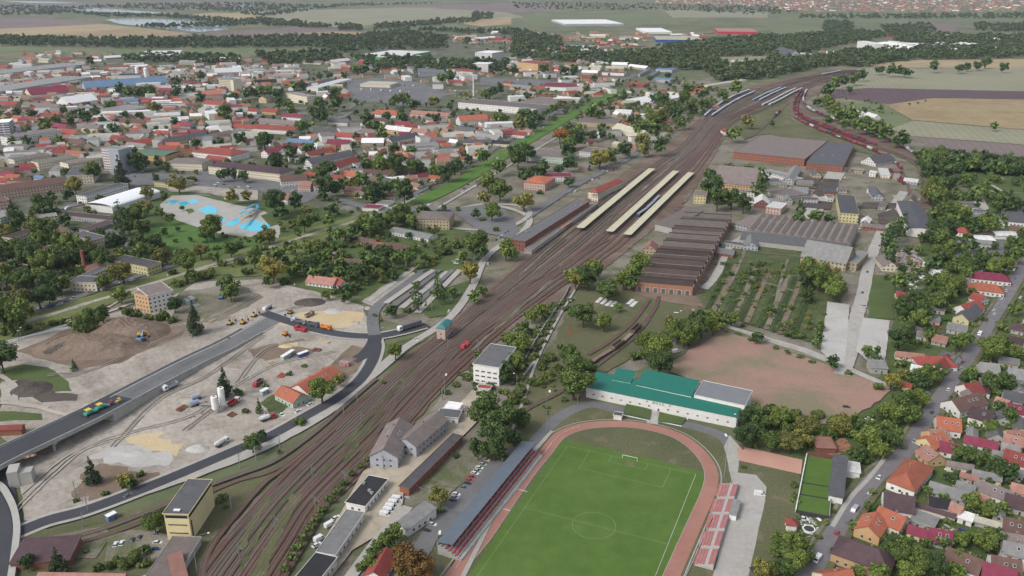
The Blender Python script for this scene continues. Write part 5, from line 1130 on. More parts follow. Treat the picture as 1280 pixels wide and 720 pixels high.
blk(B00, (605, 560), (735, 535), (620, 525), 10, 'flat', 'g', 'w', 'white apartment slab at the edge of the factory quarter', name='apartment_block'); blk(B00, (1010, 475), (1115, 470), (1020, 455), 10, 'flat', 'o', 'p', 'salmon block beside the tall cream office block', name='apartment_block')
blk(B00, (1075, 365), (1215, 360), (1090, 340), 8, 'flat', 'l', 'k', 'pale roofed warehouse behind the tall cream office', name='warehouse', cat='warehouse', wins=False); blk(B00, (50, 690), (305, 650), (60, 672), 11, 'flat', 'n', 'w', 'long white and cream apartment slab at the left', name='apartment_block')
blk(B10, (185, 442), (390, 405), (190, 435), 5, 'gable', 's', 'w', 'long narrow white shed with dark roof by the bus depot', name='shed', wins=False); blk(B10, (310, 440), (480, 395), (400, 400), 6, 'flat', 'l', 'w', 'pale roofed bus depot hall', name='depot_hall', cat='depot', wins=False)
blk(B10, (520, 420), (670, 425), (530, 405), 6, 'flat', 'e', 'c', 'cream roofed depot canopy beside the parked buses', name='depot_canopy', cat='depot', wins=False); blk(B10, (815, 365), (955, 360), (830, 330), 8, 'flat', 'q', 'k', 'dark grey flat roofed hall by the car park', name='hall', wins=False)
blk(B10, (255, 485), (300, 480), (255, 455), 14, 'flat', 'g', 'c', 'small pale tower building left of the depot', name='building')
blk(B20, (130, 432), (320, 440), (150, 410), 7, 'flat', 'm', 'w', 'market hall with crimson roof by the canal road', name='market_hall', cat='hall', wins=False); blk(B20, (560, 500), (690, 515), (610, 455), 6, 'flat', 'w', 'w', 'white roofed store right of the green bank', name='store', wins=False)
blk(B20, (20, 515), (200, 530), (60, 478), 8, 'flat', 'n', 'c', 'low factory with rows of skylights by the canal road', name='factory', cat='factory', vents=8); blk(B20, (325, 610), (520, 620), (360, 585), 6, 'flat', 'n', 'b', 'long grey brown barn right of the green bank', name='barn', wins=False)
blk(B20, (540, 660), (660, 600), (560, 650), 5, 'gable', 'g', 'w', 'grey roofed shed behind the railway', name='shed', wins=False); blk(B20, (500, 640), (640, 680), (520, 625), 5, 'gable', 'e', 'c', 'pale roofed shed near the railway', name='shed', wins=False)
blk(B20, (450, 362), (560, 366), (455, 354), 6, 'flat', 'r', 'w', 'white car showroom with red roof edge', name='showroom', cat='store', wins=False); blk(B20, (570, 420), (660, 425), (575, 408), 6, 'flat', 'r', 'r', 'red petrol station by the end of the green bank', name='petrol_station', cat='petrol station', wins=False)
for a in ((640, 370, 690, 345), (700, 375, 740, 352), (700, 395, 790, 400), (720, 345, 800, 350)): blk(B20, (a[0], a[1]), (a[2], a[3]), (a[0]+6, a[1]-8), 6, 'flat', 'u', 'k', None, name='warehouse', cat='warehouse', wins=False, group='blue roofed warehouses')
blk(B20, (985, 430), (1175, 400), (990, 420), 6, 'flat', 'e', 'c', 'long pale engine shed beside the parked coaches', name='shed', wins=False); blk(B20, (1060, 660), (1090, 660), (1062, 648), 5, 'gable', 'r', 'w', 'small red roofed signal cabin in the junction', name='signal_cabin', cat='signal cabin')
# writing over the clubhouse door
CLB = [o for o in bpy.data.objects if o.name == 'clubhouse'][0]
ft.body = 'M V S C'; ft.size = 1.9; ft.materials.append(surf('letter_green', (.02, .12, .06), .1, 1, .6))
tob = bpy.data.objects.new('sign_curve', ft); ft_me = bpy.data.meshes.new_from_object(tob); bpy.data.objects.remove(tob); tob = put('sign_lettering', ft_me, CLB)
wd = [c for c in CLB.children if c.name.startswith('wall')][0].dimensions
tob.location = (-.2, -wd.y/2-.14, 4.35); tob.rotation_euler = (pi/2, 0, 0)
for x in (-6.4, 6.0): m = MB(); m.prism([(x-.5, 5.6), (x+.5, 5.6), (x+.5, 5.0), (x, 4.4), (x-.5, 5.0)], -wd.y/2-.1, -wd.y/2-.02, 'y'); m.build('emblem', surf('emblem_grey', (.3, .3, .3), .1, 1, .6), CLB)
for x, w_, lab in ((-26, 4, 'left'), (24, 4, 'right')): pass
# steps and small hut before the clubhouse
for s in ('783,506 814,514 812,527 779,519', '824,517 858,525 852,533 822,529'): patch('lawn', G_GREEN, s)
for s in ('783,507 814,515', '779,520 811,527', '824,517 860,525', '823,528 852,534'): a, b = [at(*p) for p in pts(s)]; wall([a, b], .7, .6, {'7835': 'low pale wall at the upper left lawn bed', '7795': 'low pale wall at the lower left lawn bed', '8245': 'low pale wall at the upper right lawn bed', '8235': 'low pale wall at the lower right lawn bed'}[s[:3]+s[4]], M_WHITE, 'low_wall')
blk(T(0, 0), (4*767, 4*519), (4*777, 4*520.5), (4*769, 4*515), 3, 'flat', 's', 'w', 'small white hut with grey roof at the running track curve', name='hut', wins=False, oh=.3)
# ------------------------------------------------ viaduct of the new main road
VC = '-80,618 -40,593 0,571 55,545 112,518 160,493 200,472 243,450 285,430 330,405 352,392'
VZ = [6.8, 6.8, 6.8, 6.8, 6.4, 5, 3.6, 2.4, 1.4, .7, .35]
VP = spline([at(x, y, z) for (x, y), z in zip(pts(VC), VZ)], 8)
o = ribbon('road', VP, 17.5, M_CONC, z=-.02, thick=1.2); ribbon('road', VP[38:], 15.4, G_ASPH, z=.012); ribbon('road', VP[:40], 15.0, G_NEWA, z=.03)
dashes('road_marking', VP[38:], .35, LINEW, 60, .01, z=.03, off=6.2)
for off, lab in ((8.3, 'concrete parapet along the far side of the viaduct road'), (-8.3, 'concrete parapet along the near side of the viaduct road')):
    q = ribbon('parapet', VP[:70], .5, M_CONC, z=.9, off=off, thick=.95); q['kind'] = 'thing'; q['category'] = 'parapet'; q['label'] = lab
N_V = normals(VP); m = MB(); EM = surf('abutment_concrete', (.40, .39, .36), .12, .2, .9)
i0 = 34                                     # from here on the road rests on a walled ramp
for i in range(i0, len(VP)-1):
    for sgn in (1, -1):
        a, b = VP[i]+N_V[i]*8.7*sgn, VP[i+1]+N_V[i+1]*8.7*sgn
        m.add([(a.x, a.y, 0), (b.x, b.y, 0), (b.x, b.y, max(.02, b.z-.03)), (a.x, a.y, a.z-.03)], [(0, 1, 2, 3)])
a, b = VP[i0]+N_V[i0]*8.7, VP[i0]-N_V[i0]*8.7; m.add([(a.x, a.y, 0), (b.x, b.y, 0), (b.x, b.y, b.z-.1), (a.x, a.y, a.z-.1)], [(0, 1, 2, 3)])
q = m.build('ramp_wall', EM); q['category'] = 'retaining wall'; q['label'] = 'pale concrete retaining wall under the rising main road'
for j, (i, lab) in enumerate(((24, 'viaduct pier nearest the ramp wall'), (8, 'viaduct pier near the left picture edge'))):
    c = VP[i]; n = N_V[i]; o = thing('bridge_pier', 'pier', lab, Vector((c.x, c.y, 0)), atan2(n.y, n.x), 'viaduct piers', auto=False)
    m = MB(); m.box(-8.4, 8.4, -.8, .8, c.z-2.2, c.z-1.25, tx=0); m.build('crosshead', EM, o)
    for x in (-6.6, 0, 6.6): m = MB(); m.tube((x, 0, 0), (x, 0, c.z-2.2), .65, n=10); m.build('column', EM, o)
p = at(21, 604); o = thing('bridge_abutment', 'abutment', 'tall pale concrete abutment block where the viaduct crosses the curved road', p, radians(20), auto=False)
m = MB(); m.box(-2.2, 2.2, -4.2, 3.4, 0, 8.3); m.build('block', EM, o); m = MB(); m.prism([(-4, 0), (3.2, 0), (3.2, 5.8), (-4, 7)], 2.2, 7.5, 'x'); m.build('wing_wall', EM, o)
# curved dark road at the far left with broad barrier
CR = line('-60,600 -10,606 8,625 17,655 15,690 6,750', 8, 1.0); ribbon('road', CR, 15, G_NEWA, z=.02, off=-8, thick=1.1)
q = ribbon('barrier_wall', CR, 2.6, EM, z=1.2, off=1.2, thick=2.2); q['kind'] = 'thing'; q['category'] = 'barrier'; q['label'] = 'broad pale concrete barrier beside the curved dark road'
m = MB(); p = at(38, 572, 6.8); q = thing('warning_board', 'board', 'orange and white warning board on the viaduct edge', Vector((p.x, p.y, 6.8)), radians(35), auto=False)
for k in range(5): m = MB(); m.box(-2.5+k, -1.5+k, -.05, .05, .3, 1.3); m.build('stripe', surf('board_orange', (.7, .25, .03), .05, 1, .5) if k % 2 == 0 else M_WHITE, q)
fence(VP[40:64], 1.6, 'green grey railing along the far edge of the main road', MASTM, 3, 3)
ribbon('kerb', line('340,390 372,405 402,411 436,414 465,413 480,409'), .5, M_CONC, z=.12, thick=.12)
# site machines
excavator(112, 518, 8, -4, (.03, .32, .22), 'green asphalt paver with yellow canopy, lower of the two on the viaduct', 6.45, paver=True); excavator(126, 511, 8, -4, (.03, .32, .22), 'green asphalt paver with yellow canopy, upper of the two on the viaduct', 6.25, paver=True)
excavator(139, 506, 8, -4, (.2, .03, .04), 'small dark red road roller ahead of the pavers', 5.8, roller=True); excavator(149, 503, 8, -4, (.6, .38, .06), 'yellow road roller ahead of the pavers', 5.4, roller=True)
excavator(177, 421, 6, 1, (.6, .36, .04), 'yellow excavator on the brown earth heap', 2.2, s=1.15); excavator(176, 428, 6, -5, (.08, .2, .35), 'blue grey screening machine below the yellow excavator', .6, s=1.5)
excavator(288, 406, 5, -3, (.5, .33, .08), 'yellow loader at the upper kerb of the main road, leftmost', .3); excavator(304, 405, 5, -3, (.5, .3, .06), 'ochre excavator in the upper machine row by the main road', .3); excavator(318, 396, 5, -3, (.6, .35, .05), 'orange yellow loader at the right of the machine row', .3)
excavator(363, 393, -5, 3, (.42, .25, .1), 'brown excavator beside the sand lot', .1); excavator(357, 420, 6, 3, (.6, .27, .04), 'orange loader at the lower kerb of the curve', .1); excavator(277, 374, 3, -5, (.1, .25, .45), 'blue machine on the upper building site', .1)
W_, R__, S_ = (.7, .7, .7), (.42, .02, .04), (.4, .42, .44)
truck(213, 487, -8, 4, W_, S_, 'tipper', 'white and silver tipper truck at the foot of the ramp wall', s=1.2); truck(293, 506, 8, -5, W_, R__, 'tipper', 'red bodied tipper truck beside the silos'); truck(323, 482, -7, 6, R__, (.12, .1, .1), 'tipper', 'dark tipper truck with red cab on the site road')
truck(376, 414.5, -9, -2, R__, R__, 'tipper', 'magenta red tipper truck in the road curve', s=1.1); truck(408, 412.5, 9, 2, (.7, .2, .02), (.75, .22, .03), 'tipper', 'bright orange tipper truck on the new road'); truck(392, 409, 9, 2, (.1, .11, .13), (.09, .1, .12), 'tipper', 'dark grey tipper truck behind the orange one', s=1.1)
truck(377, 405.5, 9, 2, (.3, .3, .3), (.11, .12, .13), 'tipper', 'dark tipper truck second behind the orange one'); truck(366, 401, 4, 6, W_, S_, 'tipper', 'white cab truck at the machine group by the sand lot', s=.8); truck(335, 388, -6, 3, W_, S_, 'mixer', 'white concrete mixer at the end of the main road')
truck(387, 396, 6, -3, (.25, .14, .08), (.35, .26, .2), 'tipper', 'small brown flatbed on the yellow sand'); truck(278, 557, 5, -3, W_, W_, 'mixer', 'white concrete mixer beside the gravel heap'); truck(335, 526, 6, -2, R__, W_, 'mixer', 'white mixer with red cab by the site entrance')
truck(512, 412, -10, 3, W_, (.13, .12, .14), 'lorry', 'long grey articulated lorry with white cab at the junction', s=1.25)
# batching plant
for i, (x, y) in enumerate(((270, 517), (279, 512))):
    p = at(x, y); o = thing('cement_silo', 'silo', 'white cement silo, %s of the pair on the site' % ('left' if i == 0 else 'right'), p, group='cement silos on the site', auto=False); hh = 10+i*3
    m = MB(); m.tube((0, 0, 3), (0, 0, hh), 1.7, n=14); m.tube((0, 0, 1.2), (0, 0, 3), .3, 1.7, 14); m.build('tank', M_WHITE, o); m = MB(); [m.tube((a, b, 0), (a, b, 3.4), .15) for a in (-1.3, 1.3) for b in (-1.3, 1.3)]; m.tube((0, 0, hh), (0, 0, hh+.7), .5); m.build('frame', M_STEEL, o)
p = at(262, 512); o = thing('conveyor', 'conveyor', 'inclined grey conveyor leading up to the silos', p, atan2(-5, 9), auto=False); m = MB(); m.prism([(-7, .8), (6, 5.2), (6, 5.8), (-7, 1.4)], -.5, .5, 'y'); m.build('belt', M_STEEL, o); m = MB(); [m.tube((x, y, 0), (x, y, z), .1) for x, z in ((-5, 1.4), (4, 4.5)) for y in (-.5, .5)]; m.build('legs', M_DARK, o)
for i, (x, y, c, lab) in enumerate(((246, 500, (.3, .38, .45), 'pale blue aggregate drum on the site'), (244, 508, (.25, .32, .42), 'blue grey mixing drum beside the conveyor'))):
    p = at(x, y); o = thing('mixing_drum', 'drum', lab, p, .6, auto=False); m = MB(); m.tube((-2.5, 0, 2), (2.2, 0, 2.6), 1.6, 1.3, 12); e = m.build('drum', paint(), o); e.color = (*c, 1); m = MB(); m.box(-2.4, 2.4, -1.2, 1.2, 0, .9); m.box(-1, 0, -1, 1, .9, 1.5); m.build('frame', M_DARK, o)
def cabin(x, y, dx, dy, L, c, lab, h=2.6, w=2.5, name='site_cabin'):
    p = at(x, y); p.z = gz(p)-.1; q = at(x+dx, y+dy); o = thing(name, 'cabin' if name == 'site_cabin' else 'container', lab, p, atan2(q.y-p.y, q.x-p.x), auto=False); m = MB(); m.box(-L/2, L/2, -w/2, w/2, .15, h); e = m.build('wall', paint(), o); e.color = (*c, 1)
    m = MB(); m.box(-L/2-.08, L/2+.08, -w/2-.08, w/2+.08, h, h+.14); m.build('roof', M_WHITE if name == 'site_cabin' else M_STEEL, o); put('window', WIN, o, (-L/4, -w/2, 1.6), 0, (1, 1, .9)); put('door', DOOR, o, (L/4, -w/2, .15), 0, (.9, 1, 2)); return o
cabin(360, 447, 8, -5, 11, (.35, .45, .42), 'long pale green site cabin left of the blue one'); cabin(379, 446, 8, -3, 7, (.03, .08, .3), 'dark blue site cabin with white roof'); cabin(431, 458, 8, 1, 6, (.55, .2, .2), 'red and white striped site container', name='container'); cabin(331, 493, 8, -4, 5, (.3, .45, .5), 'small turquoise cabin at the site road')
cabin(140, 650, 6, -3, 4, (.1, .2, .5), 'small blue container beside the path'); cabin(234, 380, 5, 4, 7, (.35, .45, .5), 'pale blue container beside the apartment block', name='container'); cabin(240, 377, 5, 4, 7, (.4, .42, .44), 'grey container beside the apartment block', name='container')
heap(B02, 460, 300, 300, 60, 8, G_EARTH, seed=3); heap(B02, 340, 300, 160, 55, 6.5, G_DARKE, seed=5, z0=-.5); heap(B02, 640, 225, 220, 55, 8, G_EARTH, seed=8); heap(B02, 160, 510, 110, 40, 3, G_DARKE, seed=9)
heap(B02, 580, 285, 34, 20, 2.2, G_SANDY, 'sand_heap', seed=2); heap(B12, 270, 75, 90, 24, 2.5, G_DARKE, seed=12); heap(B12, 385, 120, 55, 16, 1.6, G_GRAVEL, 'gravel_heap', seed=4); heap(B12, 150, 295, 50, 12, 1.5, G_SANDY, 'sand_heap', seed=6)
heap(B03, 990, 90, 70, 20, 2.5, G_GRAVEL, 'gravel_heap', seed=7); heap(B12, 560, 95 if 0 else 100, 20, 10, 1, G_SAND, seed=7); heap(B03, 640, 110, 120, 26, 1.2, G_GRAVEL, 'gravel_heap', seed=11); heap(B02, 930, 560, 90, 30, 1.6, G_SAND, 'sand_heap', seed=13); heap(B12, 470, 360, 50, 16, 1.6, G_EARTH, seed=14)
# loose things: rubble, scrap, stacked timber (uncountable)
def litter(name, poly, n, mats, smin, smax, label, flat=.5, al=1.6):
    m = MB(); P = pts(poly); xs = [p[0] for p in P]; ys = [p[1] for p in P]; k = 0; t = 0
    while k < n and t < n*40:
        t += 1; x, y = rnd.uniform(min(xs), max(xs)), rnd.uniform(min(ys), max(ys))
        if not inpoly(x, y, P): continue
        p = at(x, y); s = rnd.uniform(smin, smax); a = rnd.uniform(0, pi); u = Vector((cos(a), sin(a), 0))*s*rnd.uniform(.6, al); v = Vector((-sin(a), cos(a), 0))*s*rnd.uniform(.3, .7); h = s*rnd.uniform(.3, 1)*flat
        j = [rnd.uniform(.6, 1) for _ in range(4)]; z = Vector((0, 0, gz(p)-.02))
        m.add([p-u-v, p+u-v, p+u+v, p-u+v]+[p+(-u-v)*j[0]+Vector((0, 0, h)), p+(u-v)*j[1]+Vector((0, 0, h)), p+(u+v)*j[2]+Vector((0, 0, h*1.2)), p+(-u+v)*j[3]+Vector((0, 0, h))], [(4, 5, 6, 7), (0, 1, 5, 4), (1, 2, 6, 5), (2, 3, 7, 6), (3, 0, 4, 7)], rnd.randrange(len(mats))); k += 1
    o = m.build(name, mats); o['kind'] = 'stuff'; o['label'] = label; o['category'] = 'scrap'; return o
M_SCR = [surf('scrap_red', (.25, .06, .045), .3, 1, .8), M_RUST, M_DARK, surf('scrap_grey', (.28, .27, .26), .3, 1, .8)]
litter('scrap', '1003,222 1028,222 1020,235 998,232', 420, [M_DARK, M_RUST], .8, 2.2, 'dark scrap heaps between the halls'); litter('scrap', '1030,225 1048,225 1046,240 1026,246 1018,243', 420, [M_DARK, M_RUST], .8, 2.2, 'dark scrap heap beside the pale yard road')
litter('scrap', '1010,250 1040,255 1036,262 1000,258', 90, M_SCR, .8, 1.8, 'rusty parts laid out before the small trees'); litter('scrap', '1078,255 1105,255 1130,256 1132,262 1076,260', 300, M_SCR, .8, 2, 'rusty stock along the curved yard track'); litter('scrap', '1098,268 1118,262 1124,272 1100,285', 260, [M_DARK, M_RUST], .8, 2.2, 'dark stock right of the yellow green building')
litter('scrap', '690,432 702,418 712,422 700,440 688,440', 110, [M_SCR[0], M_SCR[0], M_WHITE, M_DARK], .5, 1.1, 'red machine parts stacked by the retaining wall'); litter('scrap', '700,410 742,405 738,412 712,420', 110, [M_SCR[0], M_RUST, M_DARK], .6, 1.4, 'rusty wheel sets beside the siding trees')
litter('scrap', '842,392 852,380 882,382 872,392 852,394', 110, [M_SCR[0], M_RUST, M_WHITE], .6, 1.5, 'red and rusty frames before the workshop front'); litter('scrap', '925,378 938,362 950,376 940,402 928,400', 110, M_SCR, .6, 1.5, 'rusty stock at the garden edge'); litter('scrap', '978,398 990,385 1000,386 986,410 976,412', 110, [surf('rust_orange', (.33, .10, .045), .2, 1, .8)], .6, 1.4, 'orange rusted steel row on the grass')
litter('rubble', '895,330 940,320 960,340 930,362 895,352', 420, [leafmat('leaves_'+LEAFW['b'].replace(' ', '_'), *LEAF['b']), M_RUST, MATS['bark']], .5, 1.3, 'vegetable rows and scrap in the works gardens'); litter('timber', '1122,312 1150,312 1150,342 1120,340', 170, [M_RUST, M_CONC], 1, 1.6, 'rows of stacked sleepers beside the path', .6, 4)
litter('scrap', '1130,345 1155,345 1156,362 1135,362', 80, [M_WHITE, M_SCR[3]], .7, 1.6, 'pale junk heap among the trees'); litter('rubble', '1180,300 1262,302 1262,318 1190,322', 110, M_SCR+[M_WHITE], .5, 1.3, 'clutter of the nursery yard'); litter('rubble', '225,500 262,495 275,525 235,530', 90, [M_CONC, M_RUST], .5, 1.4, 'loose rubble round the batching plant')
litter('rubble', '1020,560 1055,548 1065,560 1040,572', 110, [surf('brick_rubble', (.33, .16, .10), .2, 1, .9)], .5, 1.3, 'brick rubble behind the small green court'); litter('rubble', '983,645 1026,645 1022,672 982,668', 90, [M_WHITE, M_CONC], .4, 1.0, 'pale rubble of the walled plot'); litter('rubble', '0,640 0,640.1 1,641', 0, [M_CONC], 1, 1, 'x') if 0 else None
litter('rubble', '30,560 240,540 330,500 400,440 300,400 210,500 110,560 60,600', 1100, [M_CONC, MATS['bare_sand'], MATS['brown_earth'], M_RUST, MATS['pale_gravel']], .25, 1.0, 'stones and clods of the building site'); litter('rubble', '0,440 100,410 215,400 320,370 300,395 160,460 90,480', 600, [MATS['brown_earth'], MATS['dark_earth']], .3, 1.0, 'clods of the brown earth heaps')
# white covered boats of the works yard: rows of pale pipes
for i, (x, y) in enumerate(((746, 375), (752, 377), (758, 379), (764, 380), (785, 377), (789, 380))):
    p = at(x, y+4); q = at(x+14, y-9); o = thing('pipe_stack', 'pipe stack', 'pale pipe stack, %s from the left beside the round tree' % ('first', 'second', 'third', 'fourth', 'fifth', 'sixth')[i], (p.x, p.y, 0), atan2(q.y-p.y, q.x-p.x), 'pale pipe stacks in the works yard', auto=False)
    for k in range(3): m = MB(); m.tube((0, k*.9-.9, .6), (10, k*.9-.9, .6), .45, n=8); m.build('pipe', M_WHITE, o)
# ------------------------------------------------ small sports court with walls, right of the salmon court
C4 = [at(*p) for p in pts('1008,571 1041,576 1036,650 994,642')]; patch('court', G_PITCH, '1008,571 1041,577 1035,648 994,640', z=None)
for k, lab in enumerate(('dark red back wall of the small green court', 'right mesh wall of the small green court', 'dark lower wall of the small green court', 'white left wall of the small green court')):
    wall([C4[k], C4[(k+1) % 4]], (3, 2.5, 2, 2.2)[k], .4, lab, [surf('wall_dark_red', (.16, .06, .055), .2, 1, .8), M_STEEL, M_DARK, M_WHITE][k], 'court_wall')
for f in (.52, .72): wall([C4[0].lerp(C4[3], f), C4[1].lerp(C4[2], f)], 1.6, .3, 'upper dark cross fence of the small green court' if f < .6 else 'lower dark cross fence of the small green court', M_DARK, 'court_wall')
blk(B33, (305, 315), (375, 330), (345, 150), 4, 'shed', 'k', 'w', 'low building with blue grey roof beside the green court', name='building', rm=roofmat('s'), wins=False); blk(B33, (335, 185), (460, 205), (345, 140), 3.4, 'flat', 'l', 'w', 'pale flat roofed shed at the top of the green court', name='shed', wins=False)
blk(B33, (95, 465), (145, 470), (100, 435), 3.4, 'hip', 'r', 'w', 'tiny white hut with red roof below the green court', name='hut', hr=5); blk(B33, (245, 80), (340, 85), (260, 25), 3, 'flat', 'p', 'r', 'ruined brick building with salmon floor behind the court', name='ruin', wins=False)
m = MB(); p = at(1011, 663); o = thing('round_basin', 'basin', 'round white basin on the walled plot below the court', p, auto=False); m.tube((0, 0, 0), (0, 0, .9), 2.6, 2.6, 18); m.build('rim', M_WHITE, o); m = MB(); m.tube((0, 0, .9), (0, 0, .92), 2.1, 2.1, 18); m.build('water', M_DARK, o)
# boundary walls of the works
wall(line('905,409 960,427 1005,441 1060,464 1115,488'), 2.2, .35, 'long pale boundary wall between works and dirt pitch', M_CONC); wall(line('655,455 668,430 690,395 706,372 712,360'), 2.2, .4, 'long concrete wall between tracks and works grass', M_CONC); wall(line('-5,433 60,416 90,411 '), 1.8, .5, 'pale wall along the earth heaps', M_WHITE)
wall(line('470,672 520,640 548,614'), 1, .3, 'low wall beside the grass bank', M_CONC) if 0 else None
# pool slides
for s, c, lab in (('302,275,7 306,271,6 312,268,5 318,264,3.5 322,262,2', (.55, .3, .05), 'long orange and white water slide'), ('306,261,6 312,258,7 319,255,6 322,259,5 316,263,4 308,268,3', (.05, .25, .5), 'curled blue water slide'), ('299,267,4 305,264,5 310,267,4 303,271,2', (.1, .4, .55), 'short turquoise water slide')):
    P = spline([at(a, b, c_) for a, b, c_ in pts(s)], 5) if 1 else 0
    q = ribbon('water_slide', P, 2.4, surf(lab.replace(' ', '_'), c, .05, 1, .3), z=0, thick=.5); q['kind'] = 'thing'; q['category'] = 'water slide'; q['label'] = lab

for s_, n_, m_, l_ in (('890,205 1060,212 1050,262 900,250', 260, M_SCR+[M_WHITE], 'small clutter in the yards between the halls'), ('872,300 925,300 905,350 872,370', 120, M_SCR, 'small clutter beside the sawtooth workshop'), ('1062,210 1150,215 1150,285 1065,290', 330, M_SCR+[M_WHITE, MATS['bark']], 'scattered stock and junk in the curved yard'), ('700,400 800,350 860,372 820,430 720,450', 120, [M_RUST, M_SCR[0], M_DARK], 'rusty bits in the weedy works grass'), ('890,375 1030,385 1020,430 930,405', 170, [M_RUST, M_SCR[0], M_CONC], 'rusty stock in the long grass behind the boundary wall'), ('1030,325 1110,330 1100,470 1030,420', 60, [M_CONC, M_RUST], 'odds and ends on the concrete yards'), ('1090,720 1180,540 1290,380 1290,720', 300, [M_CONC, M_WHITE, M_RUST, MATS['bark']], 'garden clutter between the houses'), ('430,640 600,490 620,510 480,690', 50, [M_CONC, M_DARK, M_RUST], 'odds and ends in the beige yard')):
    litter('clutter', s_, n_, m_, .5, 1.3, l_)

def stack(x, y, dx, dy, L, n, mt, lab):
    p = at(x, y); p.z = gz(p); q = at(x+dx, y+dy); o = thing('material_stack', 'stack', lab, p, atan2(q.y-p.y, q.x-p.x), auto=False)
    for k in range(n): m = MB(); m.box(-L/2, L/2, k*1.3-n*.65, k*1.3-n*.65+1.0, 0, .5+.25*((k*7) % 3)); m.build('layer', mt, o)
CP = surf('timber_pale', (.42, .34, .22), .2, 1, .9); 
for a in ((340, 456, 6, -3, 5, 3, CP, 'pale timber stack left of the green site cabin'), (318, 470, 5, -3, 6, 2, M_CONC, 'short concrete slab stack above the dark tipper truck'), (405, 428, 7, 2, 9, 2, CP, 'long timber stack by the lower kerb of the curve'), (352, 471, 4, -3, 5, 3, surf('pipes_red', (.4, .1, .08), .2, 1, .8), 'red pipe stack on the pale site'), (228, 512, 5, -3, 6, 3, M_RUST, 'rusty formwork stack beside the drums'), (300, 430, 6, -3, 7, 2, M_CONC, 'concrete slab stack beside the main road'), (265, 402, 5, -3, 6, 2, CP, 'timber stack above the main road'), (396, 439, 6, 1, 5, 3, M_RUST, 'rusty stack right of the blue cabin'), (245, 384, 5, -2, 6, 3, M_STEEL, 'grey pipe stack under the apartment block'), (60, 555, 6, -4, 6, 2, CP, 'timber stack just below the viaduct'), (445, 404, 5, 1, 5, 2, M_CONC, 'kerbstone stack at the sand lot edge'), (290, 520, 5, -3, 4, 3, M_RUST, 'small rusty stack below the red tipper')): stack(*a)
# ------------------------------------------------ houses, tile by tile
houses(B33, '''688 212 750 140 12 oh 4 w,872 45 950 60 9 m,790 30 870 0 10 o,795 65 850 110 10 p,815 245 1000 300 8 g 3 g,812 320 912 342 7 k 3 w,600 300 715 320 13 d 4 w,560 370 690 425 11 o 4 c,500 470 545 400 10 o 4 o,
 430 545 545 585 13 dh 4.5 o,515 640 580 655 8 wf 3 w,290 705 400 690 13 o 4 c,985 15 1150 50 7 m 3 w,1195 10 1265 25 9 p,1215 90 1285 110 11 r 4 w,1130 90 1205 105 8 g,1050 235 1230 300 9 n 3.4 w,1215 310 1290 330 10 d,1035 300 1105 325 5 p 2.6,
 965 200 1055 222 4 p 2.6,960 245 1030 268 8 g 3,740 350 940 412 3 d 2.4,920 350 968 372 6 p,730 415 840 455 9 gf 3 g,705 462 805 492 6 m 3,825 480 905 495 9 m 3 g,905 575 1075 640 11 b 4 w,1090 650 1235 690 12 m 4 c,1125 615 1260 640 11 b 4 w,
 1180 500 1290 520 11 n 5 w,1200 428 1290 450 10 b 4 c,1040 420 1175 455 4 e 2.4 g,1235 255 1290 268 7 p,955 410 1025 432 6 wf 2.6 w,1000 75 1080 95 6 g,1195 545 1285 565 9 g 6 w''')
houses(B32, '''965 85 1050 60 12 r 3.5 w,1030 20 1090 40 10 r 3.5 w,970 130 1040 80 10 s 4 y,905 170 1000 190 9 g 3 g,830 230 900 245 9 p 2.5,780 340 900 345 11 rh 3.5 w,850 380 900 330 9 r 4 c,640 315 780 330 6 p 2.6 c,900 320 930 330 10 s 4,
 1060 370 1155 380 11 g 3.6 g,1225 400 1290 410 12 g 3.6 g,985 480 1050 470 11 r 4 w,920 560 1060 520 12 b 4 w,1020 590 1130 620 11 d 4 w,1180 510 1290 530 10 s 3.4 w,1155 545 1200 560 7 p,1210 575 1290 590 9 m 3.4 c,850 640 960 655 12 o 4 w,810 710 880 700 10 p 3.5,1205 710 1270 715 9 p 3.5,
 690 470 710 475 5 r 2.4,1000 505 1050 560 7 n 4,720 380 790 395 6 l 2.4 w,860 70 885 72 5 r 2.6,650 20 680 22 7 r 3''')
houses(B32, '''1225 175 1290 190 8 d 3,1190 235 1290 255 8 d 3''')
houses(B31, '''905 405 990 420 11 rh 3.4 w,1150 575 1245 590 10 b 3.5 w,1030 635 1180 650 12 mh 3.5 w,1040 690 1150 705 12 oh 3.5 w,850 700 880 705 9 g 3,1215 405 1285 415 10 b 3.5 w,160 385 215 390 8 o 3,230 395 275 398 7 o 3,0 270 60 275 8 g,560 70 600 75 6 g''')
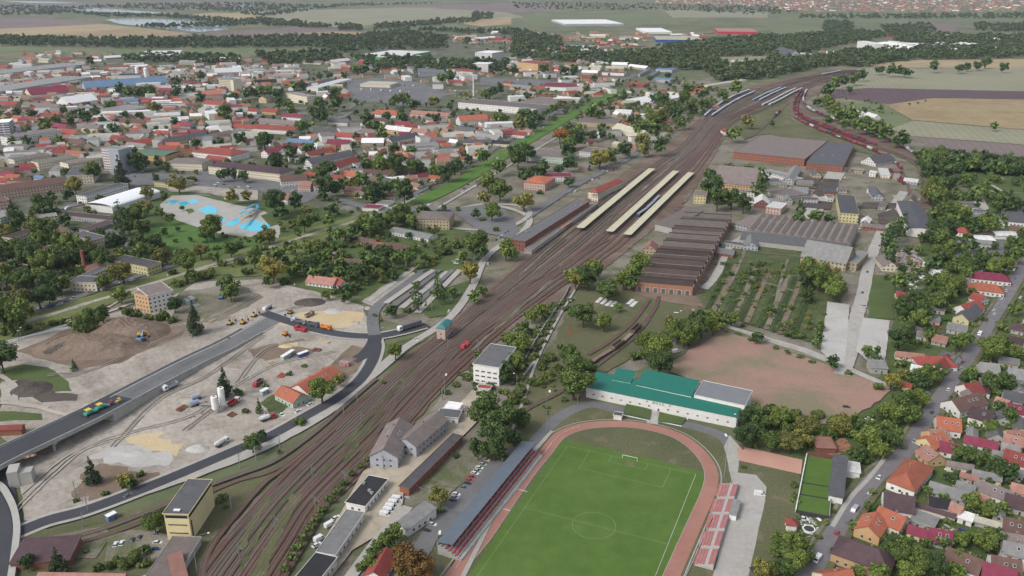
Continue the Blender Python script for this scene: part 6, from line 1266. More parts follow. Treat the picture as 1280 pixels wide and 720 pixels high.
houses(B11, '''40 30 190 -5 12 m 6 w,250 40 380 15 12 r 6 w,255 75 470 30 16 s 7 w,385 95 490 60 15 r 6 w,700 35 760 42 15 oh 4,830 60 880 65 12 b 4,915 52 975 60 11 r 4 w,1030 62 1075 68 9 r 4,1000 92 1035 95 10 r 4 w,1090 42 1135 45 10 o 4 w,
 870 152 925 158 10 o 4 c,805 150 855 145 9 m 4,640 168 705 178 12 s 5 g,560 190 630 195 11 b 4 c,440 130 510 140 13 o 4,385 150 440 160 11 r 4,540 125 700 130 13 b 4 w,245 140 300 145 9 r 4,450 210 530 215 12 b 4 o,640 240 700 245 9 b 4,
 120 160 250 150 14 b 7 w,215 185 280 188 11 p 7 p,280 185 370 175 12 b 7 w,720 130 780 140 10 b,740 165 800 152 9 p,500 95 550 80 9 m,480 455 600 480 9 b 3 o,600 490 640 495 9 o 3 w,650 490 780 508 11 b 3 w,430 570 570 582 11 b 3 g,
 340 530 400 542 9 n,265 655 400 672 11 p 3 w,390 660 440 682 9 r 3 w,570 480 610 500 8 b,760 150 800 120 9 n,780 190 820 200 8 p,500 235 540 240 8 n 3 c,60 240 170 245 15 p 5 w,590 555 640 560 8 n''')
blk(B11, (-40, 130), (105, 140), (-20, 108), 8, 'hip', 'd', 'c', 'cream civic building with purple slate roof beside the crossroads', name='civic_building', hr=11)
blk(B11, (800, 375), (965, 380), (815, 335), 10, 'hip', 'n', 'b', 'three storey beige villa with brown hipped roof beside the long white shed', name='villa', cat='villa', hr=13)
blk(B11, (665, 435), (860, 475), (680, 410), 3.6, 'gable', 'g', 'w', 'long white stable with grey roof below the beige villa', name='stable', cat='stable', hr=5.5)
for i, a in enumerate(((530, 320, 610, 325), (600, 300, 660, 305))): blk(B11, (a[0], a[1]), (a[2], a[3]), (a[0]+6, a[1]-20), 3, 'flat', 'mg'[i], 'w', ('crimson', 'pale grey')[i]+' roofed market stall row at the crossroads', name='market_stall', cat='stall', wins=False)
houses(B01, '''300 345 560 372 12 df 4 g,420 430 560 385 12 df 4 g,40 470 160 432 13 df 8 c,180 365 280 352 12 gf 8 c,0 170 40 172 11 r 4,40 185 120 190 10 p 4 w,60 195 130 185 9 o 4,10 135 70 140 11 m 4,30 150 100 152 10 o 4,140 145 200 150 9 s 4,180 155 220 160 8 u 4,
 210 20 330 10 12 r 5,330 30 430 40 10 o 4,0 200 60 205 10 r 4,245 410 340 420 11 b 4 w,1040 55 1130 65 9 r 5 y,920 65 1100 80 9 m 4 c,640 -10 730 0 10 g 8,800 5 890 10 12 r 5,1100 10 1180 5 10 r 4,0 50 70 60 14 df 5 g,430 610 500 590 10 p 5 r''')
houses(B21, '''340 98 385 102 10 n 4 b''')
# the town between main street and factories (upper left)
houses(B00, '''10 595 60 600 12 o 4,30 520 70 522 12 r 5,0 505 90 508 14 r 5,70 575 110 580 12 o 4,130 580 180 585 12 r 4,200 565 290 570 15 r 5,250 610 340 625 14 m 5,300 640 390 650 15 r 5,320 690 420 700 14 b 5,470 590 520 592 12 r 5,525 570 575 572 13 o 6 w,
 590 590 715 598 14 b 6 c,420 620 500 628 12 n 7 c,560 675 630 680 12 r 4,630 705 780 690 13 r 4,700 490 860 495 12 m 5 w,860 495 950 510 12 r 5 c,1030 500 1140 510 15 r 6 w,1140 520 1200 525 10 m 5,890 610 960 615 12 m 5,870 640 1020 650 12 m 5 c,
 800 700 1020 655 13 s 6 y,960 690 1150 650 12 n 5 w,1040 640 1120 630 9 l 5,1170 620 1280 625 13 r 5 w,780 650 850 655 12 r 5,800 440 855 440 12 m 8 r,925 405 990 408 12 m 6 w,460 270 500 272 12 r 6,155 462 340 450 12 m 5,380 455 520 450 12 m 5,
 575 495 690 490 12 u 6,770 565 900 560 12 l 4 w,800 590 940 580 11 l 4 w,1245 540 1290 542 12 r 5 w,820 712 900 712 9 o 4,700 640 760 650 11 n 5,250 540 520 530 14 g 6,120 510 300 520 14 n 5,0 325 40 325 18 r 5,100 295 130 290 14 g 4,200 290 250 292 16 e 5,60 320 120 318 14 n 4,130 300 160 300 14 p 4,520 280 600 275 14 w 5,1000 290 1100 288 16 g 6,1090 285 1200 290 18 l 7,900 300 980 302 16 g 5''')
houses(B10, '''0 620 205 632 15 r 6 w,140 565 235 572 13 m 6 w,40 540 110 545 13 r 5,290 645 400 640 14 s 6 w,400 660 530 668 14 r 5 w,20 590 200 605 14 n 5 g,370 590 465 595 14 q 5 w,600 548 700 552 18 oh 5,780 550 970 565 14 p 5,1010 580 1150 570 20 o 7 w,920 615 970 618 12 o 5,
 1000 630 1100 640 12 s 5,700 605 770 608 12 m 5,655 625 780 640 14 l 6,790 640 860 650 12 p 8 w,860 610 900 612 11 r 5,1180 620 1220 625 10 n 5,1100 660 1220 680 14 g 5 g,870 690 1000 685 12 n 5 w,520 640 600 650 12 n 5,530 690 640 690 15 w 6,160 690 290 700 14 u 5,
 360 695 470 700 14 m 6 w,1230 655 1290 650 12 m 5,960 340 1090 348 12 r 6 w,970 400 1040 405 12 r 5,1240 405 1280 408 10 r 5,370 300 460 290 16 w 6,430 320 480 330 12 p 9 r,520 295 555 300 12 r 10 r,660 690 800 660 13 s 6 w,1000 180 1100 175 16 e 6,1090 188 1190 180 14 w 6,1180 155 1280 152 16 w 6,1190 190 1280 192 14 m 6,940 690 1010 700 10 w 4,
 1040 695 1180 700 11 s 4,1180 700 1270 705 10 k 4,680 350 730 345 12 w 5,30 480 60 470 14 n 8,560 585 650 590 12 b 5,840 580 900 590 11 n 5,230 300 330 305 13 n 4,120 340 220 335 14 g 5,10 350 100 345 14 g 5,60 370 180 380 14 n 5,-10 400 100 395 15 k 6''')
houses(B20, '''220 330 290 335 18 r 9 w,30 160 110 165 16 p 7 p,60 170 130 160 14 w 6,110 235 200 240 16 p 6,190 248 250 250 14 u 6,230 235 310 240 16 o 6,290 225 370 228 14 c 6,340 245 430 240 18 w 6,150 200 240 205 14 e 6,0 235 60 238 15 r 6,390 170 470 172 16 l 6,540 180 600 182 16 g 6,
 280 180 340 185 14 n 6,500 310 580 312 16 w 6,590 320 680 330 14 l 5,470 330 560 332 14 e 6,390 325 450 330 13 e 6,730 490 780 470 13 p 4,970 525 1025 520 14 p 5 w,520 545 600 550 16 l 5 w,700 700 760 660 7 e 9 c,0 655 70 660 12 r 4,100 650 40 640 10 p 4,440 548 490 550 12 g 4,920 440 960 445 12 r 4,1195 310 1280 320 14 l 5,1100 300 1180 305 13 e 5,230 480 300 485 12 l 5 w,0 420 100 430 15 g 5,40 450 120 460 12 g 5,350 350 430 352 14 w 5''')
houses(B30, '''430 545 480 560 12 l 4 w,500 560 550 575 12 l 4 w,840 175 910 172 14 e 5,1090 188 1160 188 15 w 6,915 242 990 238 14 w 6,1080 226 1140 222 14 w 6,1130 232 1190 230 14 l 6,1230 242 1290 240 14 w 6,170 290 230 292 14 g 5,20 318 60 312 14 u 5''')
# ------------------------------------------------ trees, tile by tile
trees(B02, '''40 130 90 g,0 110 70 g,110 60 60 y,190 40 55 d,150 120 35 y,0 340 70 d,390 160 50 y,450 150 60 g,510 130 40 d,400 200 35 g,366 385 20 c,970 160 42 c,1120 488 42 c,1195 525 28 b,870 80 40 d,600 30 40 g,1150 10 50 g,680 130 35 b,800 140 40 b,860 160 30 b,240 30 40 d,640 120 35 b,740 150 30 b,1230 620 22 b,20 225 25 b,80 215 25 o,140 200 25 b,200 190 25 o,260 175 25 b,310 165 25 b''')
trees(B12, '''350 35 25 g,450 45 30 d,440 10 30 d,675 110 35 d,800 40 30 p,695 310 45 g,325 500 68 g,415 460 35 y,1090 40 35 g,1130 15 30 g,15 600 20 c,220 670 38 b,900 20 30 g,930 20 25 p,1245 410 55 d,1190 630 110 d,1060 440 35 b,1110 340 30 b,1260 240 40 g,1140 600 60 d,1000 480 25 b,950 520 25 b,60 640 20 b,1230 310 30 b,980 20 25 g,590 140 14 b,620 160 14 b,760 110 25 b,170 430 18 b,240 390 18 b,40 490 20 b,640 480 15 b''')
trees(B22, '''30 260 60 g,20 360 50 g,100 130 40 g,150 110 40 g,60 190 40 g,360 120 64 d,460 165 46 g,532 95 24 g,480 15 50 d,320 380 70 g,310 460 85 g,290 340 55 g,390 400 40 g,240 410 35 b,180 440 40 b,120 470 40 b,60 510 45 b,20 560 50 b,170 350 50 b,150 400 30 b,740 290 72 g,690 260 60 g,740 370 62 d,690 330 50 g,620 340 35 b,650 270 38 b,830 200 65 g,890 210 62 g,950 180 60 g,1000 140 52 g,920 150 45 d,860 250 45 g,1010 190 42 g,1100 150 40 g,1230 240 35 d,30 640 60 d,1180 640 58 d,1240 690 50 d,1155 185 16 b,780 160 30 y,120 340 30 b,110 220 30 b,240 300 25 b,260 560 20 b,1040 150 35 d,40 450 30 b,210 90 28 b,1070 210 14 b,1130 230 14 b,1190 260 14 b,720 450 18 b,10 520 45 b''')
trees(B32, '''20 100 25 m,260 190 26 g,250 240 28 m,240 280 25 g,325 370 38 d,400 425 22 b,500 320 30 g,545 320 32 c,620 460 45 y,680 420 35 y,740 440 50 g,800 430 55 g,860 430 40 d,760 480 40 d,690 560 70 g,760 540 50 g,620 610 60 g,720 640 50 g,580 640 40 d,360 680 55 y,190 680 60 y,60 650 60 g,120 640 50 b,500 700 50 d,660 240 60 d,700 190 40 g,760 150 50 g,790 110 50 d,700 80 60 d,860 60 50 g,820 30 50 d,900 30 40 g,730 40 40 d,960 270 45 g,1000 260 30 g,790 230 28 b,1130 290 70 g,1180 270 40 d,1170 200 35 b,1020 420 35 g,1060 440 30 b,1120 470 45 d,1200 460 50 d,1160 590 30 d,1240 310 40 g,1210 640 40 d,1120 690 40 g,1030 690 30 g,1240 100 35 g,1030 185 22 b,1080 160 20 b,190 30 40 d,330 10 50 g,40 300 18 b,100 325 18 b,160 345 18 b,220 370 18 b,20 620 45 b,240 640 45 b,300 690 40 b,150 240 30 b,100 230 26 b,1100 350 30 b,720 390 24 b,1180 400 26 b,1110 20 24 b,1060 90 22 b,560 500 30 b,1260 330 30 g''')
trees(B03, '''455 200 42 c,625 235 42 y,640 250 38 g,700 215 22 b,680 265 28 b,770 455 55 g,285 645 48 c,130 650 40 d,1260 50 50 g,640 640 60 b,560 660 40 b,720 600 35 b,720 660 35 b,1110 330 36 b,380 345 18 b,530 312 20 b,1090 350 20 b,800 430 40 d,490 680 35 b,430 600 18 b,1130 375 18 b''')
trees(B13, '''1190 50 85 d,1110 90 50 d,920 320 55 y,780 620 100 o,850 670 60 o,730 690 50 y,690 500 50 g,640 550 50 g,600 590 45 g,570 640 45 g,710 570 40 d,555 140 22 b,520 180 24 b,480 220 25 b,440 262 25 b,405 305 28 b,372 345 28 b,335 395 28 b,305 440 30 b,270 485 30 b,240 530 32 b,205 585 32 b,175 640 32 b,145 690 30 b,520 680 30 b,20 20 30 d,860 430 22 b,1000 120 20 b,930 400 22 b,1230 120 30 d,120 100 18 b,680 20 18 b''')
trees(B23, '''1160 20 60 d,1235 20 50 d,1250 690 50 y,1160 180 14 b,10 30 45 d,1200 60 35 b''')
trees(B33, '''20 30 60 g,110 40 60 y,170 20 50 y,60 580 60 g,120 560 60 g,170 560 50 g,140 640 70 g,200 620 40 g,70 660 60 d,10 690 40 y,500 30 70 g,560 90 50 g,440 100 50 d,600 30 50 d,640 20 45 g,490 130 40 b,680 600 75 g,620 560 55 d,760 640 70 g,700 680 60 g,840 680 65 d,560 700 50 g,1100 540 60 g,1050 520 50 g,1140 530 50 d,960 620 50 g,940 690 50 g,980 530 45 g,900 545 35 d,1030 340 50 g,1110 380 45 g,1060 120 45 g,1010 110 40 d,960 90 40 g,1150 170 52 d,1200 200 50 d,1180 380 35 g,800 290 28 g,930 230 25 d,1260 600 30 g,580 600 35 d,430 470 28 g,450 690 40 g,1230 60 25 g,345 310 18 b,325 400 18 b,290 460 18 b,250 530 20 b,730 320 20 b,1090 350 24 b,870 550 30 g,720 520 28 b,790 500 22 b,1160 420 22 b,680 80 20 b,350 620 26 b,330 600 24 b,1100 100 30 b''')
trees(B01, '''370 195 45 y,460 130 45 g,600 145 40 c,690 80 45 d,650 60 40 d,790 90 25 d,890 190 45 y,740 240 35 y,820 260 25 d,210 290 55 d,250 260 30 d,200 310 40 g,160 360 30 g,90 380 50 d,160 400 45 y,210 420 65 g,190 480 50 g,320 370 30 d,20 440 40 y,300 480 50 g,360 500 60 g,430 500 45 y,270 540 60 g,330 570 50 d,50 520 60 g,130 550 60 d,210 590 60 g,20 650 60 g,100 670 60 g,190 640 50 g,250 680 60 d,300 690 50 g,500 560 55 g,560 490 40 d,600 480 40 d,680 500 45 d,740 530 40 g,810 550 45 y,710 420 40 d,600 370 32 p,680 340 60 g,720 310 40 y,610 630 58 y,520 690 40 g,700 540 45 g,800 340 30 g,890 425 14 g,1060 400 60 g,1030 440 40 g,1160 260 35 y,1230 260 30 y,930 590 60 g,1000 530 40 y,900 540 30 b,1070 560 35 g,1150 520 40 g,1190 510 30 b,1030 650 45 b,900 690 40 b,1140 690 50 g,1270 570 45 g,1200 590 35 b,1110 150 32 m,1160 150 28 m,1220 160 28 m,960 175 28 b,820 440 22 g,910 320 14 d,640 400 45 d,770 490 40 d,850 370 30 g,420 540 40 d,380 560 40 g,60 620 40 d,0 560 50 d,240 330 35 d,340 250 30 d,780 170 24 d,830 105 20 d,690 100 35 d,560 640 35 d,860 640 30 b,960 650 35 g,1240 640 30 b,1110 600 26 b,720 570 30 d''')
trees(B11, '''100 80 45 d,240 80 30 d,350 120 42 d,200 290 40 m,120 330 38 m,90 280 60 d,240 390 45 g,360 380 30 g,380 320 35 d,250 320 30 y,60 450 45 y,170 510 40 g,280 520 45 g,260 600 50 d,80 610 70 y,350 560 40 g,420 450 40 g,490 420 40 d,540 390 50 g,590 400 50 g,610 370 40 d,480 470 25 d,700 350 55 d,750 350 40 d,780 390 35 g,640 540 45 d,700 560 35 g,600 600 40 d,770 560 50 g,850 560 30 g,500 640 50 d,680 630 30 c,800 700 22 g,905 690 18 p,1070 640 50 y,1100 490 65 g,1120 540 40 d,940 530 45 b,1010 500 40 b,830 320 30 m,900 430 25 o,1140 260 35 o,1180 330 45 g,1100 350 25 d,1210 110 40 g,1160 180 50 g,1220 220 50 g,1140 60 40 g,1250 520 50 g,450 180 30 y,530 170 40 g,600 230 45 d,740 240 50 d,700 200 40 g,960 130 45 d,900 130 40 g,1010 100 35 d,800 110 45 d,700 100 55 d,620 90 50 g,560 100 40 d,340 210 50 d,400 210 40 d,690 20 30 d,780 30 30 g,1060 80 28 d,270 20 36 d,170 40 36 d,300 640 40 g,420 640 40 g,560 620 40 g,450 560 30 b,330 500 30 b,400 520 30 b,530 560 30 b,640 600 35 g,560 520 28 b,20 470 30 g,100 560 40 g,180 620 40 g,330 640 30 d,30 520 30 b,560 260 30 g,660 210 30 d,1030 560 30 g,420 600 30 g,60 690 30 g,140 690 30 b,600 270 24 b,1200 430 20 b,1010 330 16 b,1130 380 16 b,210 450 24 g''')
trees(B21, '''80 30 50 d,30 60 50 d,130 130 40 d,60 140 40 d,280 30 40 d,290 90 40 d,440 60 50 y,490 50 40 g,410 80 30 g,280 180 30 d,60 270 50 y,660 20 35 o,560 20 40 d,740 10 40 d,0 540 35 g,1100 120 40 d,1150 140 30 d,990 150 35 d,1000 200 50 d,980 230 30 g,1030 270 50 d,1100 270 45 d,1160 290 45 d,1245 165 38 p,380 660 60 d,320 670 50 y,410 620 50 g,300 650 40 g,480 710 45 g,560 680 45 g,600 640 50 g,640 600 50 g,660 560 30 y,590 690 40 g,1090 650 26 b,1050 690 26 b,1200 650 26 b,1140 690 26 b,1210 690 26 b,1240 600 24 b,140 240 20 b,230 120 30 d,10 20 35 d,160 110 26 d,1180 120 26 g,1230 640 20 b,1060 600 20 b''')
trees(B31, '''160 350 38 c,240 360 35 g,310 365 30 d,210 620 60 g,260 660 60 g,320 650 55 y,340 700 50 g,180 680 40 d,220 590 28 o,620 440 34 p,600 500 34 p,650 420 28 p,680 400 24 p,850 430 60 d,900 330 60 g,960 330 60 g,940 370 40 g,860 540 60 g,860 260 50 g,820 240 50 y,840 200 60 g,900 190 50 d,880 120 50 d,950 130 35 d,1000 175 30 g,820 150 50 d,850 60 60 g,800 90 50 g,1060 240 40 g,1170 300 50 d,1220 300 50 d,1080 390 50 g,1130 390 40 g,1040 410 40 d,1240 500 50 d,1020 510 30 d,960 590 50 g,1000 600 45 g,1070 590 45 d,1140 600 50 g,1190 600 45 g,830 600 40 d,880 690 60 g,940 690 60 g,820 690 50 d,660 690 40 g,590 665 15 d,720 660 36 b,990 640 35 g,1060 560 35 g,1250 560 40 g,700 520 20 b,870 470 50 g,910 430 50 d,990 260 40 b,930 250 40 b,1110 250 36 b,760 50 34 g,900 60 36 d,960 90 36 d,1030 100 36 g,1100 110 34 d,1170 115 34 g,1240 120 34 d,620 540 30 p,920 500 40 g,1060 500 30 b,1000 470 30 g,880 380 40 g,1270 440 30 g,1200 280 30 g,640 660 30 b,850 330 40 g,1120 640 20 b''')
trees(B20, '''100 580 35 d,60 570 40 d,140 590 30 d,40 610 40 y,100 620 30 d,310 350 35 d,260 350 26 d,410 385 20 g,370 440 25 y,560 480 20 d,720 480 35 d,240 660 46 o,330 650 50 g,400 670 30 d,450 665 24 m,590 600 22 d,640 630 40 g,660 690 40 y,750 570 40 y,700 580 50 g,800 520 60 g,760 500 50 d,860 480 50 g,900 520 50 g,880 430 40 g,960 460 24 d,970 510 40 g,1120 440 40 g,840 610 30 g,1180 600 35 y,1110 660 40 g,400 550 40 g,440 570 30 g,290 640 40 d,340 690 40 d,700 630 40 g,820 560 40 d,280 700 40 g,1060 470 36 g,160 340 24 d,10 340 24 d,70 480 18 d,250 510 24 y,210 540 24 g,690 390 16 d,780 375 18 d''')
trees(B30, '''430 390 40 g,340 410 40 g,300 450 40 d,470 370 36 d,380 400 40 d,560 340 30 d,620 350 30 d,700 355 34 d,660 350 34 d,830 330 26 d,1090 310 44 d,1050 320 30 d,960 335 24 d,410 445 18 d,300 500 50 g,340 540 50 g,370 570 40 g,420 570 40 g,480 555 18 d,500 620 46 g,590 660 40 g,670 690 40 d,460 620 40 g,530 640 36 g,250 500 24 d,20 620 14 d,1180 335 22 d,560 640 30 g,640 700 30 g,390 620 26 g,300 600 26 g,1130 628 22 g,1000 330 20 d''')
trees(B00, '''600 440 40 d,640 450 36 g,690 450 36 d,740 450 36 g,880 405 40 d,1005 380 20 d,1000 490 26 d,1120 550 36 g,1165 475 26 d,1240 455 30 d,1260 460 30 d,160 560 28 d,220 620 34 g,430 580 30 d,560 640 30 d,580 600 20 d,720 590 14 d,450 300 26 d,870 600 26 d,880 450 30 d,550 520 30 g,770 530 44 y,620 570 20 d,60 640 24 d,80 560 24 d,140 655 22 d,270 600 30 g,350 600 26 d,410 560 20 d,1190 560 18 d,700 570 24 d,940 440 20 d,1250 580 16 d,480 560 24 d,320 550 20 d,370 560 22 d,880 660 20 d,770 690 20 y,980 710 26 d,1100 700 26 d,1200 690 30 d,60 700 24 g,130 705 24 d,300 700 24 g,510 600 20 d,640 610 16 g''')
trees(B10, '''60 450 44 g,20 440 40 g,110 460 36 d,160 510 36 g,120 510 30 d,230 410 26 d,190 420 24 g,240 620 40 g,320 580 36 d,280 560 30 d,390 460 36 d,400 510 36 d,320 510 30 d,500 345 34 g,540 340 30 d,370 375 18 d,315 380 18 d,440 370 20 d,715 340 13 p,800 350 13 p,600 345 20 d,690 330 14 d,930 390 40 g,970 380 30 g,790 510 40 d,735 490 40 g,690 500 30 g,890 500 28 y,970 530 18 d,1180 450 30 d,1220 440 24 d,1150 470 26 g,560 600 40 d,600 620 30 d,500 560 14 d,900 590 24 d,1240 590 30 g,1200 590 24 g,40 690 50 d,650 580 24 d,730 580 28 d,180 550 24 g,860 580 20 d,330 540 22 d,630 670 30 g,500 680 20 d,170 660 22 m,1010 325 14 c,855 310 14 d,930 305 14 d,1190 310 22 d,1100 300 30 d,1250 300 24 d,1060 200 20 d''')
# scattered smaller growth; density falls where roads and yards are
scatter('0,95 130,80 300,80 420,90 560,110 640,140 600,200 520,245 300,225 160,215 0,250', 884, 'ggddy', 2.2, 4.2)
scatter('885,380 920,325 1010,335 1040,385 1020,430 930,402', 150, 'bbbyg', 1.0, 2.6)
scatter('-20,255 150,250 170,330 60,360 -20,390', 102, 'ggdy', 2.5, 4.5); scatter('330,240 470,265 520,250 560,235 500,180 330,190', 153, 'ggd', 2, 4)
scatter('640,100 860,100 900,130 840,170 700,160 640,180', 272, 'ggddy', 2.5, 5); scatter('720,130 900,105 880,150 840,190 760,180', 204, 'ggd', 2.5, 4.5)
scatter('560,40 800,50 800,95 620,100', 255, 'ggd', 3, 5); scatter('330,280 560,260 560,330 430,372 330,335', 187, 'ggdyb', 1.8, 4)
scatter('-20,345 330,285 460,262 470,275 330,330 200,360 -20,420', 153, 'bbgy', 1.6, 3); scatter('1165,230 1280,240 1280,340 1180,430 1120,470 1120,330 1160,290', 150, 'ggddb', 2, 4.4)
scatter('1060,540 1200,440 1290,350 1290,720 1020,720', 120, 'gdbb', 1.4, 2.8); scatter('1165,200 1200,190 1400,225 1400,245 1290,243 1190,240 1170,235', 70, 'gggd', 3, 5)
scatter('1150,190 1290,206 1400,214 1400,220 1290,214 1160,200', 45, 'gd', 3, 5); scatter('700,560 640,590 560,470 640,430 700,480', 44, 'bb', 1.2, 2.4); scatter('590,480 650,430 700,370 720,372 660,460 600,500', 85, 'b', 1.6, 2.8)
scatter('930,505 1010,530 1100,520 1110,540 1010,560 930,540', 68, 'ggb', 1.8, 3.4); scatter('960,700 985,640 990,600 1010,700', 23, 'bg', 1.4, 2.6); scatter('1180,120 1060,160 1000,120 1040,112 1110,135', 51, 'gb', 2, 3)

def sheds(poly, n):
    for x, y in scatter(poly, n, '', 0, 0):
        p = at(x, y); w = rnd.uniform(4, 7.5); L = rnd.uniform(6, 13)
        if near_building(p, 3): continue
        building((p.x, p.y), rnd.choice((-.42, 1.15))+rnd.uniform(-.06, .06), L, w, rnd.uniform(2.4, 3.2), rnd.choice(('gable', 'gable', 'shed')), None, rnd.choice('gngbpnrqd'), rnd.choice('wgcpb'), name='shed', cat='shed', group='outbuildings in the back gardens')
sheds('1090,700 1140,610 1180,540 1230,470 1290,400 1290,715 1100,718', 44); sheds('1120,470 1165,420 1230,360 1230,330 1150,400 1110,440', 12)

def yard_sheds(poly, n, ang):
    for x, y in scatter(poly, n, '', 0, 0):
        p = at(x, y); w = rnd.uniform(5, 10); L = rnd.uniform(8, 22)
        if near_building(p, 4): continue
        building((p.x, p.y), ang+rnd.choice((0, pi/2))+rnd.uniform(-.05, .05), L, w, rnd.uniform(3, 5), rnd.choice(('gable', 'shed', 'flat')), None, rnd.choice('gnsgnqbl'), rnd.choice('gkwBb'), name='shed', cat='shed', group='small sheds of the railway works')
yard_sheds('900,208 1060,222 1045,262 905,258', 14, -.15); yard_sheds('1065,200 1150,225 1145,290 1070,290', 12, -.5); yard_sheds('880,295 930,300 900,330 878,325', 3, 1.0); yard_sheds('720,130 800,108 860,110 800,160 720,200', 12, .9); yard_sheds('1170,250 1280,250 1280,330 1180,300', 10, -.3)
# woods and belts of the distance: one mass
def belt(poly, n, r0, r1, out):
    P = pts(poly); W_ = [at(*p) for p in P]; xs = [p[0] for p in P]; ys = [p[1] for p in P]; c = t = 0
    while c < n and t < n*50:
        t += 1; y0, y1 = min(ys), max(ys); u = rnd.random(); a, b = (y0+33)**-1.0, (y1+33)**-1.0; y = 1/(a+(b-a)*u)-33; x = rnd.uniform(min(xs), max(xs))
        if inpoly(x, y, P): out.append((at(x, y), rnd.uniform(r0, r1))); c += 1
WD = []
NW = 2.7
for s, n in (('0,47 160,50 320,48 430,46 430,56 320,60 160,61 0,57', 420), ('0,8 90,9 200,5 320,5 420,8 320,16 240,14 130,10 60,20 0,20', 300), ('60,13 130,18 220,20 270,24 330,26 320,32 280,34 200,36 165,34 280,30 200,22 130,22', 200), ('285,16 330,18 430,6 540,5 430,8 330,22', 80),
             ('320,24 345,26 400,31 415,34 400,36 330,33', 80), ('420,33 450,33 455,39 425,39', 30), ('462,33 500,30 580,24 600,24 596,28 520,34 470,38', 110), ('590,17 616,17 616,25 592,25', 40), ('490,38 560,38 600,40 640,45 640,56 700,60 700,50 640,38 600,42', 200), ('320,48 430,47 500,40 560,46 560,62 540,62 430,66 400,60 330,60', 330),
             ('640,58 700,60 760,68 840,64 900,74 900,88 820,88 740,80 640,72', 330), ('820,60 880,52 960,46 1000,52 960,70 900,72 850,66', 300), ('960,48 1060,40 1120,44 1040,60 990,72 960,72', 320), ('960,72 1010,74 1060,66 1100,62 1130,72 1080,86 1050,82 1000,90 960,94', 260),
             ('1060,64 1280,58 1400,58 1400,74 1280,72 1150,76 1080,80', 420), ('1030,28 1060,28 1070,40 1030,40', 60), ('1110,44 1280,46 1280,56 1180,58 1120,54', 180), ('1215,30 1240,32 1280,30 1280,40 1220,40', 60), ('1000,20 1280,18 1280,24 1000,24', 120), ('640,4 960,8 1000,16 960,20 830,14 640,12', 160), ('1100,34 1160,30 1170,42 1110,44', 70),
             ('150,72 220,70 300,74 300,82 230,80 160,78', 90), ('440,72 520,76 620,80 640,90 560,92 460,86', 120), ('320,70 420,66 430,78 340,84', 90), ('1170,200 1290,212 1400,214 1400,228 1290,222 1180,214', 70), ('880,88 960,80 990,92 960,98 900,104', 110)):
    belt(s, int(n*NW), 5.5, 10.5, WD)
R = np.random.RandomState(5); base = [crown_arrays('round', 90+i, 40, .42) for i in range(5)]; Qs = []
for p, r in WD:
    a = R.uniform(0, 6.28); ca, sa = cos(a), sin(a); Q = base[R.randint(5)]*np.array([r, r, r*R.uniform(.7, 1.0)]); Qs.append(np.stack([Q[..., 0]*ca-Q[..., 1]*sa+p.x, Q[..., 0]*sa+Q[..., 1]*ca+p.y, Q[..., 2]], -1))
me = quads_mesh('far_woods', np.concatenate(Qs), leafmat_world('leaves_far_woods', (.050, .080, .034), (.10, .13, .055))); o = put('far_woods', me); o['kind'] = 'stuff'; o['category'] = 'woods'; o['label'] = 'far woods and tree belts between the fields'
# roofs too far off to count: one mass of small houses
m = MB(); cols = 'romnropbrgbgwerpo'
def far_houses(poly, n, s0, s1, only=None):
    P = pts(poly); xs = [p[0] for p in P]; ys = [p[1] for p in P]; c = t = 0
    while c < n and t < n*40:
        t += 1; y0, y1 = min(ys), max(ys); u = rnd.random(); a, b = (y0+33)**-1.0, (y1+33)**-1.0; y = 1/(a+(b-a)*u)-33; x = rnd.uniform(min(xs), max(xs))
        if not inpoly(x, y, P): continue
        p = at(x, y)
        if y > 70 and (on_road(p) or near_building(p, 5)): continue
        if y > 70: BPOS.append((p.x, p.y, 9, 6, 0))
        c += 1; L, w, h = rnd.uniform(s0, s1), rnd.uniform(8, 11), rnd.uniform(3, 5.5); a = rnd.choice((.3, .3+pi/2))+rnd.uniform(-.2, .2); u = Vector((cos(a), sin(a), 0)); v = Vector((-sin(a), cos(a), 0)); z = Vector((0, 0, 1)); k = rnd.randrange(len(cols)) if not only else cols.index(rnd.choice(only))
        q = [p-u*L/2-v*w/2, p+u*L/2-v*w/2, p+u*L/2+v*w/2, p-u*L/2+v*w/2]; e = [x_+z*h for x_ in q]; r = [p-u*L/2+z*(h+w*.4), p+u*L/2+z*(h+w*.4)]
        if y > 60 and rnd.random() < .3:
            L, w, h = rnd.uniform(18, 48), rnd.uniform(10, 18), rnd.uniform(5, 11); q = [p-u*L/2-v*w/2, p+u*L/2-v*w/2, p+u*L/2+v*w/2, p-u*L/2+v*w/2]; e = [x_+z*h for x_ in q]; m.add(q+e, [(0, 1, 5, 4), (1, 2, 6, 5), (2, 3, 7, 6), (3, 0, 4, 7)], len(cols)+1); m.add(e, [(0, 1, 2, 3)], rnd.choice([i_ for i_, c_ in enumerate(cols) if c_ in 'ngwe'])); continue
        m.add(q+e+r, [(0, 1, 5, 4), (1, 2, 6, 5), (2, 3, 7, 6), (3, 0, 4, 7), (5, 6, 9), (7, 4, 8)], len(cols)); m.add(e+r, [(0, 1, 5, 4), (2, 3, 4, 5)], k)
far_houses('960,-6 1400,-8 1400,14 1280,14 1100,15 960,14', 1700, 18, 40, 'rormpw'); far_houses('820,0 960,-4 960,9 880,8 820,4', 320, 16, 34, 'rompw'); far_houses('640,40 760,42 900,44 900,54 800,62 640,62', 110, 20, 60); far_houses('560,44 640,46 640,58 560,56', 30, 16, 50)
